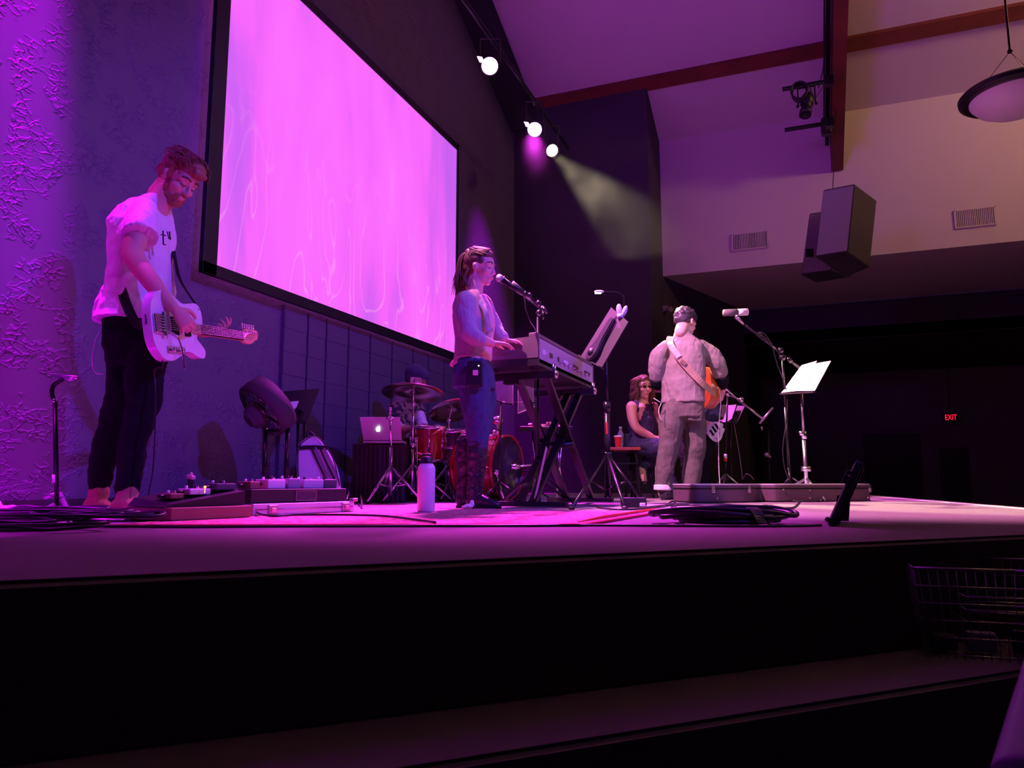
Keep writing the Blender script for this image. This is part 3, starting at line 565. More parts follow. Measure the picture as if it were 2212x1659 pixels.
def shoe(root, name, ankle, heel, toe, m, w=0.045, h=0.05, high=0.10, sole=M['black'], lab=None, z0=0.0):
    ankle, heel, toe = Vector(ankle), Vector(heel), Vector(toe); f = (toe-heel); f.z = 0; L = f.length; f.normalize(); l = Vector((0, 0, 1)).cross(f); z = z0
    B = Vector((heel.x, heel.y, z)); bm = BM()
    loft(bm, [(B+Vector((0, 0, 0.055))-f*0.0, 0.022, 0.006), (B+f*0.012+Vector((0, 0, 0.045)), w*0.75, 0.04), (B+f*L*0.22+Vector((0, 0, 0.047)), w*0.82, 0.044), (B+f*L*0.42+Vector((0, 0, 0.047)), w*0.85, 0.044),
              (B+f*L*0.62+Vector((0, 0, 0.037)), w*0.98, 0.033), (B+f*L*0.80+Vector((0, 0, 0.030)), w*1.0, 0.026), (B+f*L*0.94+Vector((0, 0, 0.024)), w*0.75, 0.020), (B+f*L+Vector((0, 0, 0.020)), w*0.35, 0.012)], l, Vector((0, 0, 1)), 20)
    limb(bm, [(B+f*L*0.20+Vector((0, 0, 0.05)), 0.042), ((ankle*0.6+B*0.4+f*L*0.1)+Vector((0, 0, 0.0)), 0.046), (Vector((ankle.x, ankle.y, max(ankle.z, z+high))), 0.050)], 16)
    up = flesh(name, bm, m, root, 0.006, 4)
    bm = BM(); pts = []
    for k in range(24):
        t = 2*PI*k/24; c = math.cos(t); s = math.sin(t); ww = w*(0.82 + 0.20*max(0, c)) * (1-0.15*max(0, c)**3); pts.append((c*L*0.515 + L*0.495, s*ww))
    mt = Matrix((f, l, Vector((0, 0, 1)))).transposed().to_4x4(); prism(bm, pts, 0.001, 0.016, Matrix.Translation(B) @ mt); sl = link('sole', bm, sole, up)
    return up
# ------------------------------------------------------------------ guitarist at the left
def guitarist():
    D = 3.6
    def P(x, y, dd=0.0): return PD(x, y, D+dd)
    F, S, U = frame(RH*0.97 - FH*0.22)
    bm = BM()
    # head, bowed towards the guitar
    hf = (F*0.80 - UP*0.60 - FH*0.10).normalized(); hu = (UP*0.80 + F*0.60).normalized(); hf, hl, hu = frame(hf, hu)
    T = HT(P(384, 388), hf, hl, hu, 1.02)
    head_bits(bm, T)
    limb(bm, [(P(362, 408), 0.056), (P(347, 436), 0.060), (P(328, 458), 0.075)])
    loft(bm, [(P(330, 450), 0.08, 0.06), (P(312, 466), 0.15, 0.085), (P(305, 510), 0.17, 0.10), (P(304, 600), 0.145, 0.09), (P(292, 690), 0.11, 0.07)], S, F)
    # right arm, nearest
    limb(bm, [(P(303, 472, -0.16), 0.055), (P(294, 515, -0.20), 0.052), (P(286, 548, -0.22), 0.047), (P(300, 572, -0.23), 0.047), (P(325, 606, -0.24), 0.043), (P(356, 645, -0.25), 0.033), (P(374, 664, -0.25), 0.027)], 20)
    d = (P(394, 690, -0.22)-P(372, 662, -0.25)).normalized()
    hand_bits(bm, P(377, 666, -0.25), d, RH*0.4-FH*0.85+UP*0.2, RH+UP*0.3, 0.62, 1.0, 0.10, 0.9)
    # left arm behind, hand round the neck
    limb(bm, [(P(312, 472, 0.17), 0.055), (P(330, 560, 0.22), 0.048), (P(348, 640, 0.26), 0.045), (P(392, 712, 0.34), 0.040), (P(430, 716, 0.33), 0.030), (P(446, 718, 0.30), 0.027)], 20)
    hand_bits(bm, P(449, 718, 0.29), RH*0.80+UP*0.12-FH*0.1, -UP*0.75+FH*0.45+RH*0.2, FH*0.5+UP*0.6-RH*0.2, 0.6, 0.98, 0.16, 0.3, [0.45, 0.65, 0.8, 0.85])
    # ankles
    limb(bm, [(P(288, 700, 0.05), 0.06), (P(272, 780, 0.07), 0.07), (P(270, 850, 0.09), 0.065), (P(252, 900, 0.10), 0.055), (P(226, 975, 0.10), 0.05), (P(213, 1050, 0.10), 0.043), (P(213, 1090, 0.10), 0.042)])
    limb(bm, [(P(296, 700, -0.04), 0.06), (P(306, 780, -0.05), 0.065), (P(310, 850, -0.07), 0.06), (P(300, 905, -0.07), 0.055), (P(285, 975, -0.06), 0.048), (P(275, 1050, -0.06), 0.043), (P(275, 1090, -0.06), 0.042)])
    root = flesh('person', bm, M['skin'], None, 0.0048, 5)
    tag(root, 'tall bearded man in a white T-shirt looking down at his white electric guitar', 'person')
    face_parts(root, T, False)
    # beard and hair
    bm = BM()
    for c, r in (((0.060, 0, -0.100), (0.036, 0.040, 0.026)), ((0.030, 0, -0.086), (0.050, 0.057, 0.034)), ((0.088, 0, -0.052), (0.012, 0.026, 0.008)), ((0.076, 0.024, -0.070), (0.018, 0.012, 0.024)), ((0.076, -0.024, -0.070), (0.018, 0.012, 0.024)), ((0.020, 0.052, -0.050), (0.022, 0.012, 0.045)), ((0.020, -0.052, -0.050), (0.022, 0.012, 0.045)), ((0.078, 0, -0.088), (0.018, 0.026, 0.018))): hairball(bm, T, c, r)
    flesh('beard', bm, M['hair_ginger'], root, 0.0045, 2, [(0.01, 0.005)])
    bm = BM()
    hairball(bm, T, (-0.024, 0, 0.052), (0.100, 0.083, 0.088)); hairball(bm, T, (0.015, 0, 0.080), (0.085, 0.073, 0.062)); hairball(bm, T, (-0.045, 0, 0.010), (0.074, 0.074, 0.075))
    hairball(bm, T, (0.062, 0, 0.098), (0.042, 0.055, 0.034)); hairball(bm, T, (0.095, 0.008, 0.082), (0.024, 0.044, 0.022)); hairball(bm, T, (0.012, 0.070, 0.010), (0.014, 0.012, 0.034)); hairball(bm, T, (0.012, -0.070, 0.010), (0.014, 0.012, 0.034))
    h = flesh('hair', bm, M['hair_ginger'], root, 0.0055, 2, [(0.02, 0.008)])
    bm = BM(); rnd = random.Random(3)
    rows = []
    for k in range(260):
        a = rnd.uniform(-1.4, 1.4); u0 = rnd.uniform(-0.05, 0.05); x0 = rnd.uniform(-0.10, 0.05)
        y = 0.083*math.sin(a); z = 0.055+0.092*math.cos(a)
        rows.append(([(x0, y, z*1.0), (x0+0.03, y*1.03, z+0.006), (x0+0.055, y*1.0, z-0.010+u0*0.1)], 0.0026))
    strands(bm, T, rows); link('hair_locks', bm, M['hair_ginger'], h, True)
    # t-shirt
    bm = BM()
    loft(bm, [(P(342, 424), 0.062, 0.052), (P(334, 434), 0.085, 0.066), (P(323, 447), 0.13, 0.085), (P(312, 464), 0.175, 0.103), (P(309, 495), 0.195, 0.118), (P(308, 535), 0.19, 0.125), (P(306, 585), 0.18, 0.128), (P(300, 640), 0.185, 0.142), (P(294, 678), 0.195, 0.165), (P(289, 699), 0.20, 0.172)], S, F, 32, 1.9)
    sleeve(bm, [(P(312, 452, -0.09), 0.060), (P(306, 468, -0.145), 0.072), (P(303, 488, -0.18), 0.078), (P(302, 511, -0.21), 0.084)], 24)
    limb(bm, [(P(318, 466, 0.14), 0.080), (P(326, 490, 0.17), 0.080), (P(330, 508, 0.19), 0.078)], 20)
    limb(bm, [(P(262, 590, 0.02), 0.06), (P(238, 650, 0.03), 0.055), (P(222, 685, 0.03), 0.045)], 16)
    sh = flesh('t_shirt', bm, M['tee'], root, 0.0065, 5, [(0.15, 0.030), (0.06, 0.008)])
    bm = BM()
    # small dark cross-like print on the chest
    cpt = P(366, 505, -0.05); 
    for a, b in (((352, 498), (353, 528)), ((347, 507), (359, 509)), ((361, 500), (365, 516)), ((352, 528), (358, 529)), ((366, 500), (368, 518))):
        bar(bm, P(a[0], a[1], -0.165), P(b[0], b[1], -0.165), 0.006, 0.004)
    link('chest_print', bm, M['black'], sh)
    # jeans
    bm = BM()
    loft(bm, [(P(292, 690), 0.155, 0.130), (P(294, 740), 0.165, 0.125), (P(296, 790), 0.155, 0.115)], S, F, 24)
    limb(bm, [(P(275, 770, 0.07), 0.100), (P(270, 850, 0.09), 0.088), (P(252, 900, 0.10), 0.074), (P(226, 975, 0.10), 0.062), (P(212, 1048, 0.10), 0.056)], 20)
    limb(bm, [(P(310, 770, -0.06), 0.096), (P(312, 850, -0.07), 0.082), (P(300, 905, -0.07), 0.070), (P(285, 975, -0.06), 0.060), (P(275, 1052, -0.06), 0.056)], 20)
    flesh('jeans', bm, M['jeans_black'], root, 0.0065, 4, [(0.07, 0.028)])
    a = P(213, 1080, 0.10); shoe(root, 'boot', (a.x, a.y, 0.12), P(185, 1113, 0.10), P(252, 1113, 0.06), M['suede'], 0.050, high=0.11)
    a = P(275, 1085, -0.06); shoe(root, 'boot', (a.x, a.y, 0.13), P(246, 1117, -0.06), P(322, 1117, -0.14), M['suede'], 0.050, high=0.12)
    # belt pack and wire
    bm = BM(); box(bm, P(240, 723, -0.02), (0.05, 0.085, 0.11), Euler((0, 0, YAW)), 0.01); bp = link('belt_pack', bm, M['black'], root)
    bm = BM(); tube(bm, [P(236, 706, -0.03), P(222, 712, -0.03), P(212, 722, -0.03), P(204, 745, -0.03), P(199, 785, -0.03), P(206, 805, -0.03), P(222, 808, -0.03)], 0.0022, 6); link('earphone_wire', bm, M['white'], root, True)
    bm = BM(); tube(bm, [T @ Vector(q) for q in ((-0.004, -0.088, -0.02), (-0.03, -0.086, 0.03), (-0.07, -0.075, 0.02), (-0.10, -0.05, -0.03))], 0.0022, 6); link('ear_cable', bm, M['hair_ginger'], root, True)
    return root, T, P, F, S
guitarist()
# ------------------------------------------------------------------ singer at the keyboard
def singer():
    D = 4.62
    def P(x, y, dd=0.0): return PD(x, y, D+dd)
    F, S, U = frame(RH*0.96 - FH*0.28)
    hf, hl, hu = frame(F*1.0 - UP*0.12 - FH*0.04, UP*1.0 + F*0.12)
    T = HT(P(1037, 580), hf, hl, hu, 0.94)
    bm = BM(); head_bits(bm, T, True)
    limb(bm, [(P(1030, 605), 0.047), (P(1026, 628), 0.050), (P(1020, 645), 0.07)])
    loft(bm, [(P(1024, 632), 0.07, 0.05), (P(1020, 648), 0.13, 0.075), (P(1026, 690), 0.14, 0.095), (P(1028, 740), 0.12, 0.085), (P(1024, 790), 0.14, 0.10)], S, F)
    limb(bm, [(P(1008, 648, -0.13), 0.045), (P(1008, 690, -0.17), 0.042), (P(1016, 722, -0.19), 0.040), (P(1038, 732, -0.20), 0.036), (P(1062, 742, -0.17), 0.026)], 18)
    hand_bits(bm, P(1063, 741, -0.17), RH*0.95+FH*0.2-UP*0.05, UP*0.95+RH*0.1, FH, 0.25, 0.88, 0.2, 0.5)
    limb(bm, [(P(1040, 650, 0.14), 0.045), (P(1062, 700, 0.18), 0.040), (P(1080, 728, 0.16), 0.036), (P(1088, 733, 0.12), 0.026)], 18)
    hand_bits(bm, P(1086, 735, 0.13), RH*0.95+FH*0.2-UP*0.05, UP*0.95+RH*0.1, -FH, 0.3, 0.88, 0.2, 0.5)
    root = flesh('person', bm, M['skin_pale'], None, 0.0055, 4); tag(root, 'woman with a ponytail and denim jacket singing at the keyboard', 'person')
    face_parts(root, T)
    # hair: cap, swept back, ponytail
    bm = BM()
    hairball(bm, T, (-0.026, 0, 0.050), (0.100, 0.083, 0.087)); hairball(bm, T, (0.005, 0, 0.084), (0.080, 0.070, 0.054)); hairball(bm, T, (-0.055, 0, 0.0), (0.060, 0.066, 0.065)); hairball(bm, T, (-0.09, 0, 0.105), (0.035, 0.035, 0.033))
    hairball(bm, T, (0.015, 0.060, 0.045), (0.034, 0.016, 0.036)); hairball(bm, T, (0.015, -0.060, 0.045), (0.034, 0.016, 0.036))
    h = flesh('hair', bm, M['hair_brown'], root, 0.006, 2, [(0.03, 0.008)])
    bm = BM(); rnd = random.Random(5); rows = []
    for k in range(150):
        a = rnd.uniform(-1.3, 1.3); x0 = rnd.uniform(-0.02, 0.07); y = 0.080*math.sin(a)*(1-max(0, x0)*4*0.4); z = 0.050+0.088*math.cos(a)*(1-max(0, x0)*1.2)
        rows.append(([(x0, y, z), (x0-0.05, y*1.05, z+0.012), (-0.085, y*0.35, 0.108+rnd.uniform(-.02, .02))], 0.0034))
    for k in range(170):
        a = rnd.uniform(0, 2*PI); r_ = rnd.uniform(0, 0.032); l = rnd.uniform(0.19, 0.34); sx = rnd.uniform(-0.03, 0.02)
        rows.append(([(-0.092+r_*0.4*math.cos(a), r_*0.5*math.sin(a), 0.115), (-0.125+r_*math.cos(a)*1.1, r_*math.sin(a), 0.075), (-0.130+r_*1.4*math.cos(a), r_*1.3*math.sin(a), -0.03), (-0.118+sx+r_*1.6*math.cos(a), r_*1.6*math.sin(a), 0.10-l)], 0.0042))
    for k in range(60):
        y = rnd.uniform(-0.06, 0.02); rows.append(([(-0.05, y-0.02, -0.02), (-0.075, y-0.02, -0.08), (-0.07+rnd.uniform(-.02, .03), y-0.02, -0.14)], 0.004))
    strands(bm, T, rows); link('ponytail', bm, M['hair_brown'], h, True)
    # blouse
    bm = BM()
    loft(bm, [(P(1032, 640), 0.06, 0.055), (P(1034, 665), 0.085, 0.085), (P(1036, 700), 0.09, 0.10), (P(1030, 740), 0.10, 0.10), (P(1022, 775), 0.13, 0.115), (P(1012, 792), 0.125, 0.12)], S, F, 24)
    flesh('blouse', bm, M['blouse'], root, 0.006, 4, [(0.05, 0.008)])
    # jacket
    bm = BM()
    loft(bm, [(P(1018, 637), 0.085, 0.055), (P(1012, 648), 0.14, 0.070), (P(1014, 668), 0.165, 0.092), (P(1019, 700), 0.160, 0.108), (P(1023, 735), 0.145, 0.108), (P(1022, 762), 0.145, 0.112), (P(1019, 778), 0.148, 0.108)], S, F, 30)
    limb(bm, [(P(1006, 650, -0.12), 0.062), (P(1005, 685, -0.16), 0.060), (P(1012, 716, -0.185), 0.058), (P(1026, 728, -0.20), 0.052), (P(1038, 733, -0.20), 0.048)], 20)
    limb(bm, [(P(1042, 654, 0.13), 0.060), (P(1062, 695, 0.17), 0.056), (P(1076, 725, 0.16), 0.052), (P(1084, 730, 0.14), 0.046)], 20)
    jk = flesh('jacket', bm, M['jacket'], root, 0.006, 4, [(0.08, 0.022)])
    bm = BM(); ribbon(bm, [P(1012, 634, -0.06), P(1030, 648, -0.085), P(1046, 668, -0.11), P(1054, 700, -0.125), P(1056, 735, -0.12)], 0.035, [UP-FH*0.3, UP*0.3-FH+RH*0.3, -FH+RH*0.6, -FH+RH*0.6, -FH+RH*0.6], 0.006); link('lapel', bm, M['jacket'], jk, True)
    bm = BM(); box(bm, P(1057, 712, -0.135), (0.045, 0.004, 0.028), Euler((0, 0, YAW+0.2)), 0.001); link('chest_pocket', bm, M['jacket'], jk)
    # jeans, lace trim, boots
    bm = BM()
    loft(bm, [(P(1022, 778), 0.135, 0.105), (P(1023, 810), 0.165, 0.128), (P(1025, 840), 0.165, 0.125)], S, F, 24)
    limb(bm, [(P(1024, 832, -0.05), 0.105), (P(1028, 880, -0.06), 0.090), (P(1032, 925, -0.06), 0.075), (P(1032, 962, -0.06), 0.066)], 20)
    limb(bm, [(P(1034, 832, 0.08), 0.100), (P(1044, 865, 0.10), 0.085), (P(1036, 925, 0.10), 0.070), (P(1022, 962, 0.10), 0.062)], 20)
    flesh('jeans', bm, M['jeans_blue'], root, 0.006, 4, [(0.05, 0.012)])
    for dd, x0 in ((-0.06, 1031), (0.12, 1008)):
        bm = BM(); limb(bm, [(P(x0, 955, dd), 0.068), (P(x0-1, 985, dd), 0.064), (P(x0-3, 1030, dd), 0.052), (P(x0-6, 1070, dd), 0.048), (P(x0-6, 1086, dd), 0.05)], 20)
        b = flesh('boot_shaft', bm, M['boot'], root, 0.006, 3, [(0.04, 0.014)])
        a = P(x0-6, 1080, dd); shoe(root, 'boot', (a.x, a.y, 0.10), P(x0-22, 1100, dd), P(x0+52 if dd < 0 else x0+36, 1100, dd-0.06), M['boot'], 0.042, high=0.11)
        bm = BM()
        for k in range(8): q = P(x0-6+16, 0, dd-0.03); tube(bm, [P(x0+5, 985+k*11, dd-0.055), P(x0+10, 990+k*11, dd-0.062), P(x0+14, 985+k*11, dd-0.05)], 0.003, 6, 3)
        link('boot_laces', bm, M['black_gloss'], b, True)
    bm = BM(); box(bm, P(1027, 808, -0.19), (0.10, 0.035, 0.16), Euler((0, 0, YAW)), 0.012); pk = link('belt_pack', bm, M['black'], root)
    bm = BM(); box(bm, P(1027, 805, -0.21), (0.032, 0.004, 0.032), Euler((0, 0, YAW))); link('pack_label', bm, M['blouse'], pk)
    M['led'] = mat('green_led', (0.2, 0.6, 0.2), emit=((0.7, 1.0, 0.6), 4.0)); bm = BM(); ball(bm, P(1034, 790, -0.21), 0.0042, None, 10, 8); link('pack_light', bm, M['led'], pk, True)
    bm = BM(); tube(bm, [P(1022, 782, -0.2), P(1010, 795, -0.2), P(1006, 830, -0.2), P(1008, 860, -0.2), P(1003, 885, -0.18), P(995, 895, -0.1)], 0.003, 6); link('pack_wire', bm, M['black'], root, True)
    return root
singer()

# ------------------------------------------------------------------ man with the acoustic guitar, from behind
def acoustic_man():
    D = 6.72
    def P(x, y, dd=0.0): return PD(x, y, D+dd)
    F, S, U = frame(FH*0.80 + RH*0.60)
    hf, hl, hu = frame(F*0.80 - UP*0.48 + RH*0.35, UP + F*0.5)
    T = HT(P(1481, 698, 0.02), hf, hl, hu, 1.04)
    bm = BM(); head_bits(bm, T)
    limb(bm, [(P(1476, 704), 0.058), (P(1473, 722), 0.062), (P(1472, 740), 0.08)])
    loft(bm, [(P(1472, 738), 0.10, 0.07), (P(1472, 752), 0.18, 0.09), (P(1473, 800), 0.17, 0.11), (P(1474, 850), 0.15, 0.10), (P(1474, 880), 0.145, 0.095)], S, F)
    limb(bm, [(P(1434, 754), 0.048), (P(1421, 790, 0.02), 0.045), (P(1421, 820, 0.05), 0.042), (P(1432, 828, 0.22), 0.04), (P(1452, 820, 0.40), 0.030)], 18)
    hand_bits(bm, P(1453, 820, 0.42), FH+RH*0.3, -FH*0.2-UP, UP+RH*0.3, 0.9)
    limb(bm, [(P(1514, 754), 0.048), (P(1541, 772, 0.0), 0.046), (P(1556, 803, 0.02), 0.042), (P(1562, 832, 0.16), 0.036), (P(1556, 862, 0.28), 0.028)], 18)
    hand_bits(bm, P(1556, 862, 0.29), -RH*0.7+FH*0.3-UP*0.4, FH*0.8+RH*0.5, UP, 0.6)
    for x0, x1, x2, dd in ((1455, 1445, 1432, 0.0), (1497, 1499, 1494, 0.06)): limb(bm, [(P(x0, 885, dd), 0.07), (P(x1, 960, dd), 0.055), (P(x2, 1050, dd), 0.045), (P(x2, 1068, dd), 0.045)])
    root = flesh('person', bm, M['skin_pale'], None, 0.0065, 4); tag(root, 'dark-haired man in a grey sweater seen from behind, playing an acoustic guitar', 'person')
    face_parts(root, T, False)
    bm = BM(); hairball(bm, T, (-0.028, 0, 0.050), (0.105, 0.088, 0.092)); hairball(bm, T, (0.02, 0, 0.082), (0.085, 0.076, 0.064)); hairball(bm, T, (-0.055, 0, 0.002), (0.066, 0.074, 0.062)); hairball(bm, T, (0.075, 0, 0.10), (0.035, 0.05, 0.03))
    rnd = random.Random(8)
    for k in range(46):
        a = rnd.uniform(-1.5, 1.5); b = rnd.uniform(-0.3, 2.4); d = Vector((-math.cos(b)*math.cos(a*0.9), math.sin(a)*0.95, math.sin(b)*math.cos(a*0.9)))
        hairball(bm, T, (-0.022+d.x*0.098, d.y*0.082, 0.05+d.z*0.086), (0.020, 0.018, 0.016))
    h = flesh('hair', bm, M['hair_black'], root, 0.0065, 1, [(0.02, 0.010)])
    bm = BM()
    loft(bm, [(P(1474, 716), 0.066, 0.062), (P(1474, 725), 0.085, 0.072), (P(1473, 735), 0.145, 0.090), (P(1473, 748), 0.200, 0.115), (P(1472, 785), 0.228, 0.135), (P(1473, 820), 0.220, 0.138), (P(1475, 850), 0.205, 0.135), (P(1476, 871), 0.205, 0.135)], S, F, 32, 2.1)
    limb(bm, [(P(1440, 752), 0.085), (P(1424, 772, 0.0), 0.086), (P(1420, 798, 0.03), 0.076), (P(1420, 818, 0.06), 0.068)], 20)
    limb(bm, [(P(1510, 752), 0.085), (P(1532, 765, 0.0), 0.084), (P(1549, 785, 0.0), 0.078), (P(1557, 808, 0.04), 0.070)], 20)
    sw = flesh('sweater', bm, M['sweater'], root, 0.0075, 4, [(0.16, 0.030)])
    bm = BM(); sleeve(bm, [(P(1418, 818, 0.04), 0.062), (P(1420, 830, 0.09), 0.058), (P(1432, 828, 0.20), 0.050)], 20); flesh('sleeve_shade', bm, M['jeans_black'], root, 0.007, 3, [(0.05, 0.012)])  # black sleeve ends stand in for the shade on the lower sleeves
    bm = BM(); sleeve(bm, [(P(1559, 812, 0.03), 0.062), (P(1561, 824, 0.07), 0.058), (P(1560, 833, 0.14), 0.048)], 20)
    flesh('sleeve_shade', bm, M['jeans_black'], root, 0.007, 3, [(0.05, 0.012)])
    bm = BM(); limb(bm, [(P(1473, 708), 0.060), (P(1473, 718), 0.068), (P(1473, 724), 0.078)]); flesh('collar', bm, M['sock'], root, 0.006, 3)
    bm = BM()
    loft(bm, [(P(1475, 862), 0.190, 0.125), (P(1475, 885), 0.198, 0.130), (P(1475, 902), 0.190, 0.125), (P(1475, 908), 0.13, 0.08)], S, F, 24, 2.0)
    limb(bm, [(P(1454, 888, 0.0), 0.105), (P(1451, 915, 0.0), 0.115), (P(1446, 960, 0.0), 0.098), (P(1437, 1005, 0.0), 0.084), (P(1431, 1050, 0.0), 0.074)], 20)
    limb(bm, [(P(1496, 888, 0.03), 0.105), (P(1499, 915, 0.05), 0.112), (P(1502, 960, 0.05), 0.096), (P(1498, 1005, 0.05), 0.084), (P(1494, 1050, 0.04), 0.074)], 20)
    tr = flesh('trousers', bm, M['khaki'], root, 0.007, 3, [(0.14, 0.030)])
    bm = BM(); c = P(1502, 892, -0.13)
    box(bm, c, (0.12, 0.012, 0.14), Euler((0, 0.06, YAW-0.12)), 0.006); link('back_pocket', bm, M['khaki'], tr)
    for x2, dd, tx in ((1431, 0.0, 30), (1494, 0.04, 36)):
        bm = BM(); sleeve(bm, [(P(x2, 1047, dd), 0.077), (P(x2, 1059, dd), 0.079)], 20); flesh('trouser_cuff', bm, M['sock'], root, 0.007, 2)
        a = P(x2, 1066, dd); hl_ = P(x2, 1080, dd-0.05); toe = hl_ + (FH*0.62+RH*0.50)*0.28; shoe(root, 'boot', (a.x, a.y, 0.09), (hl_.x, hl_.y, 0), (toe.x, toe.y, 0), M['boot'], 0.052, high=0.09)
    # guitar strap over the left shoulder, across the back
    bm = BM(); ribbon(bm, [P(1458, 727, 0.10), P(1447, 731, -0.02), P(1450, 748, -0.155), P(1468, 773, -0.185), P(1493, 803, -0.19), P(1520, 830, -0.17), P(1546, 852, -0.02)], 0.062, [UP, UP*0.6-FH, -FH, -FH, -FH, -FH+RH*0.5, RH-FH*0.5], 0.004)
    t = link('guitar_strap', bm, M['leather'], None); tag(t, 'tan leather guitar strap across the back of the man in grey', 'guitar strap')
    bm = BM(); ribbon(bm, [P(1447, 737, -0.09), P(1452, 750, -0.168), P(1467, 771, -0.196)], 0.050, [-FH+UP*0.5, -FH, -FH], 0.004); link('pad', bm, M['blouse'], t)
    bm = BM(); box(bm, P(1476, 783, -0.20), (0.055, 0.008, 0.035), Euler((0, 0.7, YAW))); link('buckle', bm, M['leather_d'], t)
    bm = BM(); tube(bm, [P(1428, 870, -0.10), P(1418, 864, -0.12), P(1412, 860, -0.12)], 0.004, 6); tube(bm, [P(1428, 872, -0.1), P(1423, 885, -0.13), P(1425, 900, -0.13), P(1430, 908, -0.12)], 0.003, 6); link('earphone_wire', bm, M['sock'], root, True)
acoustic_man()
# ------------------------------------------------------------------ seated woman with dark glasses
def seated_woman():
    D = 7.55
    def P(x, y, dd=0.0): return PD(x, y, D+dd)
    F, S, U = frame(RH*0.85 - FH*0.55)
    hf, hl, hu = frame(-FH*0.92 + RH*0.32 - UP*0.02)
    T = HT(P(1389, 838, -0.02), hf, hl, hu, 0.98)
    bm = BM(); head_bits(bm, T, True)
    limb(bm, [(P(1390, 852), 0.046), (P(1390, 864), 0.050), (P(1388, 872), 0.07)])
    loft(bm, [(P(1387, 868), 0.08, 0.06), (P(1384, 882), 0.16, 0.09), (P(1386, 910), 0.15, 0.11), (P(1390, 935), 0.15, 0.11), (P(1388, 958), 0.17, 0.13)], S, F)
    limb(bm, [(P(1364, 878, -0.14), 0.056), (P(1366, 903, -0.17), 0.050), (P(1376, 925, -0.18), 0.044), (P(1400, 940, -0.16), 0.038), (P(1422, 955, -0.14), 0.029)], 18)
    hand_bits(bm, P(1423, 956, -0.14), RH*0.8-UP*0.6, UP*0.8+RH*0.5, FH, 0.5, 0.9)
    limb(bm, [(P(1412, 878, 0.12), 0.050), (P(1420, 905, 0.10), 0.045), (P(1426, 930, 0.02), 0.040), (P(1428, 952, -0.05), 0.03)], 16)
    hand_bits(bm, P(1428, 953, -0.05), RH*0.5-UP*0.8, UP*0.5+RH, -FH, 0.5, 0.9)
    # legs: thigh forward, lower leg down, bare feet
    limb(bm, [(P(1395, 955, -0.06), 0.085), (P(1430, 962, -0.12), 0.075), (P(1438, 990, -0.12), 0.055), (P(1450, 1030, -0.10), 0.048), (P(1460, 1060, -0.08), 0.036), (P(1461, 1072, -0.10), 0.033)])
    limb(bm, [(P(1461, 1072, -0.10), 0.034), (P(1474, 1077, -0.22), 0.030), (P(1482, 1079, -0.30), 0.020)])
    limb(bm, [(P(1388, 958, 0.05), 0.08), (P(1412, 965, 0.0), 0.07), (P(1398, 1000, -0.02), 0.05), (P(1389, 1012, -0.04), 0.04), (P(1388, 1020, -0.06), 0.036), (P(1393, 1040, -0.10), 0.026)])
    root = flesh('person', bm, M['skin_pale'], None, 0.0065, 4); tag(root, 'woman in dark glasses and a sleeveless navy top sitting on a stool', 'person')
    face_parts(root, T)
    bm = BM(); hairball(bm, T, (-0.026, 0, 0.050), (0.100, 0.085, 0.090)); hairball(bm, T, (-0.04, 0.0, -0.03), (0.068, 0.085, 0.10)); hairball(bm, T, (0.01, 0, 0.08), (0.08, 0.07, 0.06))
    h = flesh('hair', bm, M['hair_brown'], root, 0.007, 2, [(0.03, 0.02)])
    bm = BM(); rnd = random.Random(11); rows = []
    for k in range(190):
        sd = rnd.choice((-1, 1)); x0 = rnd.uniform(-0.08, 0.05); y0_ = sd*rnd.uniform(0.045, 0.088); L = rnd.uniform(0.13, 0.25); ph = rnd.uniform(0, 6)
        pts = [(x0*0.5, y0_*0.3, 0.125)]
        for j in range(6): q = j/5; pts.append((x0-0.01+0.012*math.sin(ph+q*9), y0_*(1+0.5*q*0.8)+0.014*math.sin(ph+q*10), 0.085-q*(L+0.06)))
        rows.append((pts, 0.0055))
    strands(bm, T, rows); link('curls', bm, M['hair_brown'], h, True)
    bm = BM()
    for s in (-1, 1):
        ball(bm, (0.092, 0.031*s, 0.006), (0.005, 0.022, 0.014)); bar(bm, (0.085, 0.060*s, 0.012), (0.0, 0.080*s, 0.008), 0.004, 0.006)
    bar(bm, (0.102, -0.008, 0.012), (0.102, 0.008, 0.012), 0.005, 0.005); bm.transform(T); link('glasses', bm, M['black_gloss'], root, True)
    bm = BM()
    loft(bm, [(P(1386, 874), 0.10, 0.075), (P(1385, 886), 0.135, 0.100), (P(1387, 910), 0.152, 0.135), (P(1390, 935), 0.160, 0.140), (P(1388, 955), 0.175, 0.150), (P(1386, 964), 0.18, 0.15)], S, F, 28)
    limb(bm, [(P(1374, 870, -0.09), 0.032), (P(1372, 886, -0.11), 0.05)]); limb(bm, [(P(1402, 870, 0.08), 0.032), (P(1404, 886, 0.09), 0.05)])
    flesh('top', bm, M['navy'], root, 0.007, 3, [(0.06, 0.022)])
    bm = BM()
    loft(bm, [(P(1384, 945), 0.16, 0.13), (P(1382, 965), 0.19, 0.17), (P(1384, 975), 0.17, 0.15)], S, F, 24)
    limb(bm, [(P(1388, 962, -0.08), 0.110), (P(1415, 966, -0.14), 0.100), (P(1434, 975, -0.14), 0.085), (P(1440, 1005, -0.12), 0.068), (P(1452, 1040, -0.09), 0.055), (P(1457, 1054, -0.09), 0.050)], 20)
    limb(bm, [(P(1386, 964, 0.06), 0.105), (P(1408, 972, 0.0), 0.095), (P(1402, 995, -0.02), 0.07), (P(1393, 1006, -0.04), 0.058)], 20)
    flesh('leggings', bm, M['navy'], root, 0.007, 3, [(0.06, 0.014)])
seated_woman()
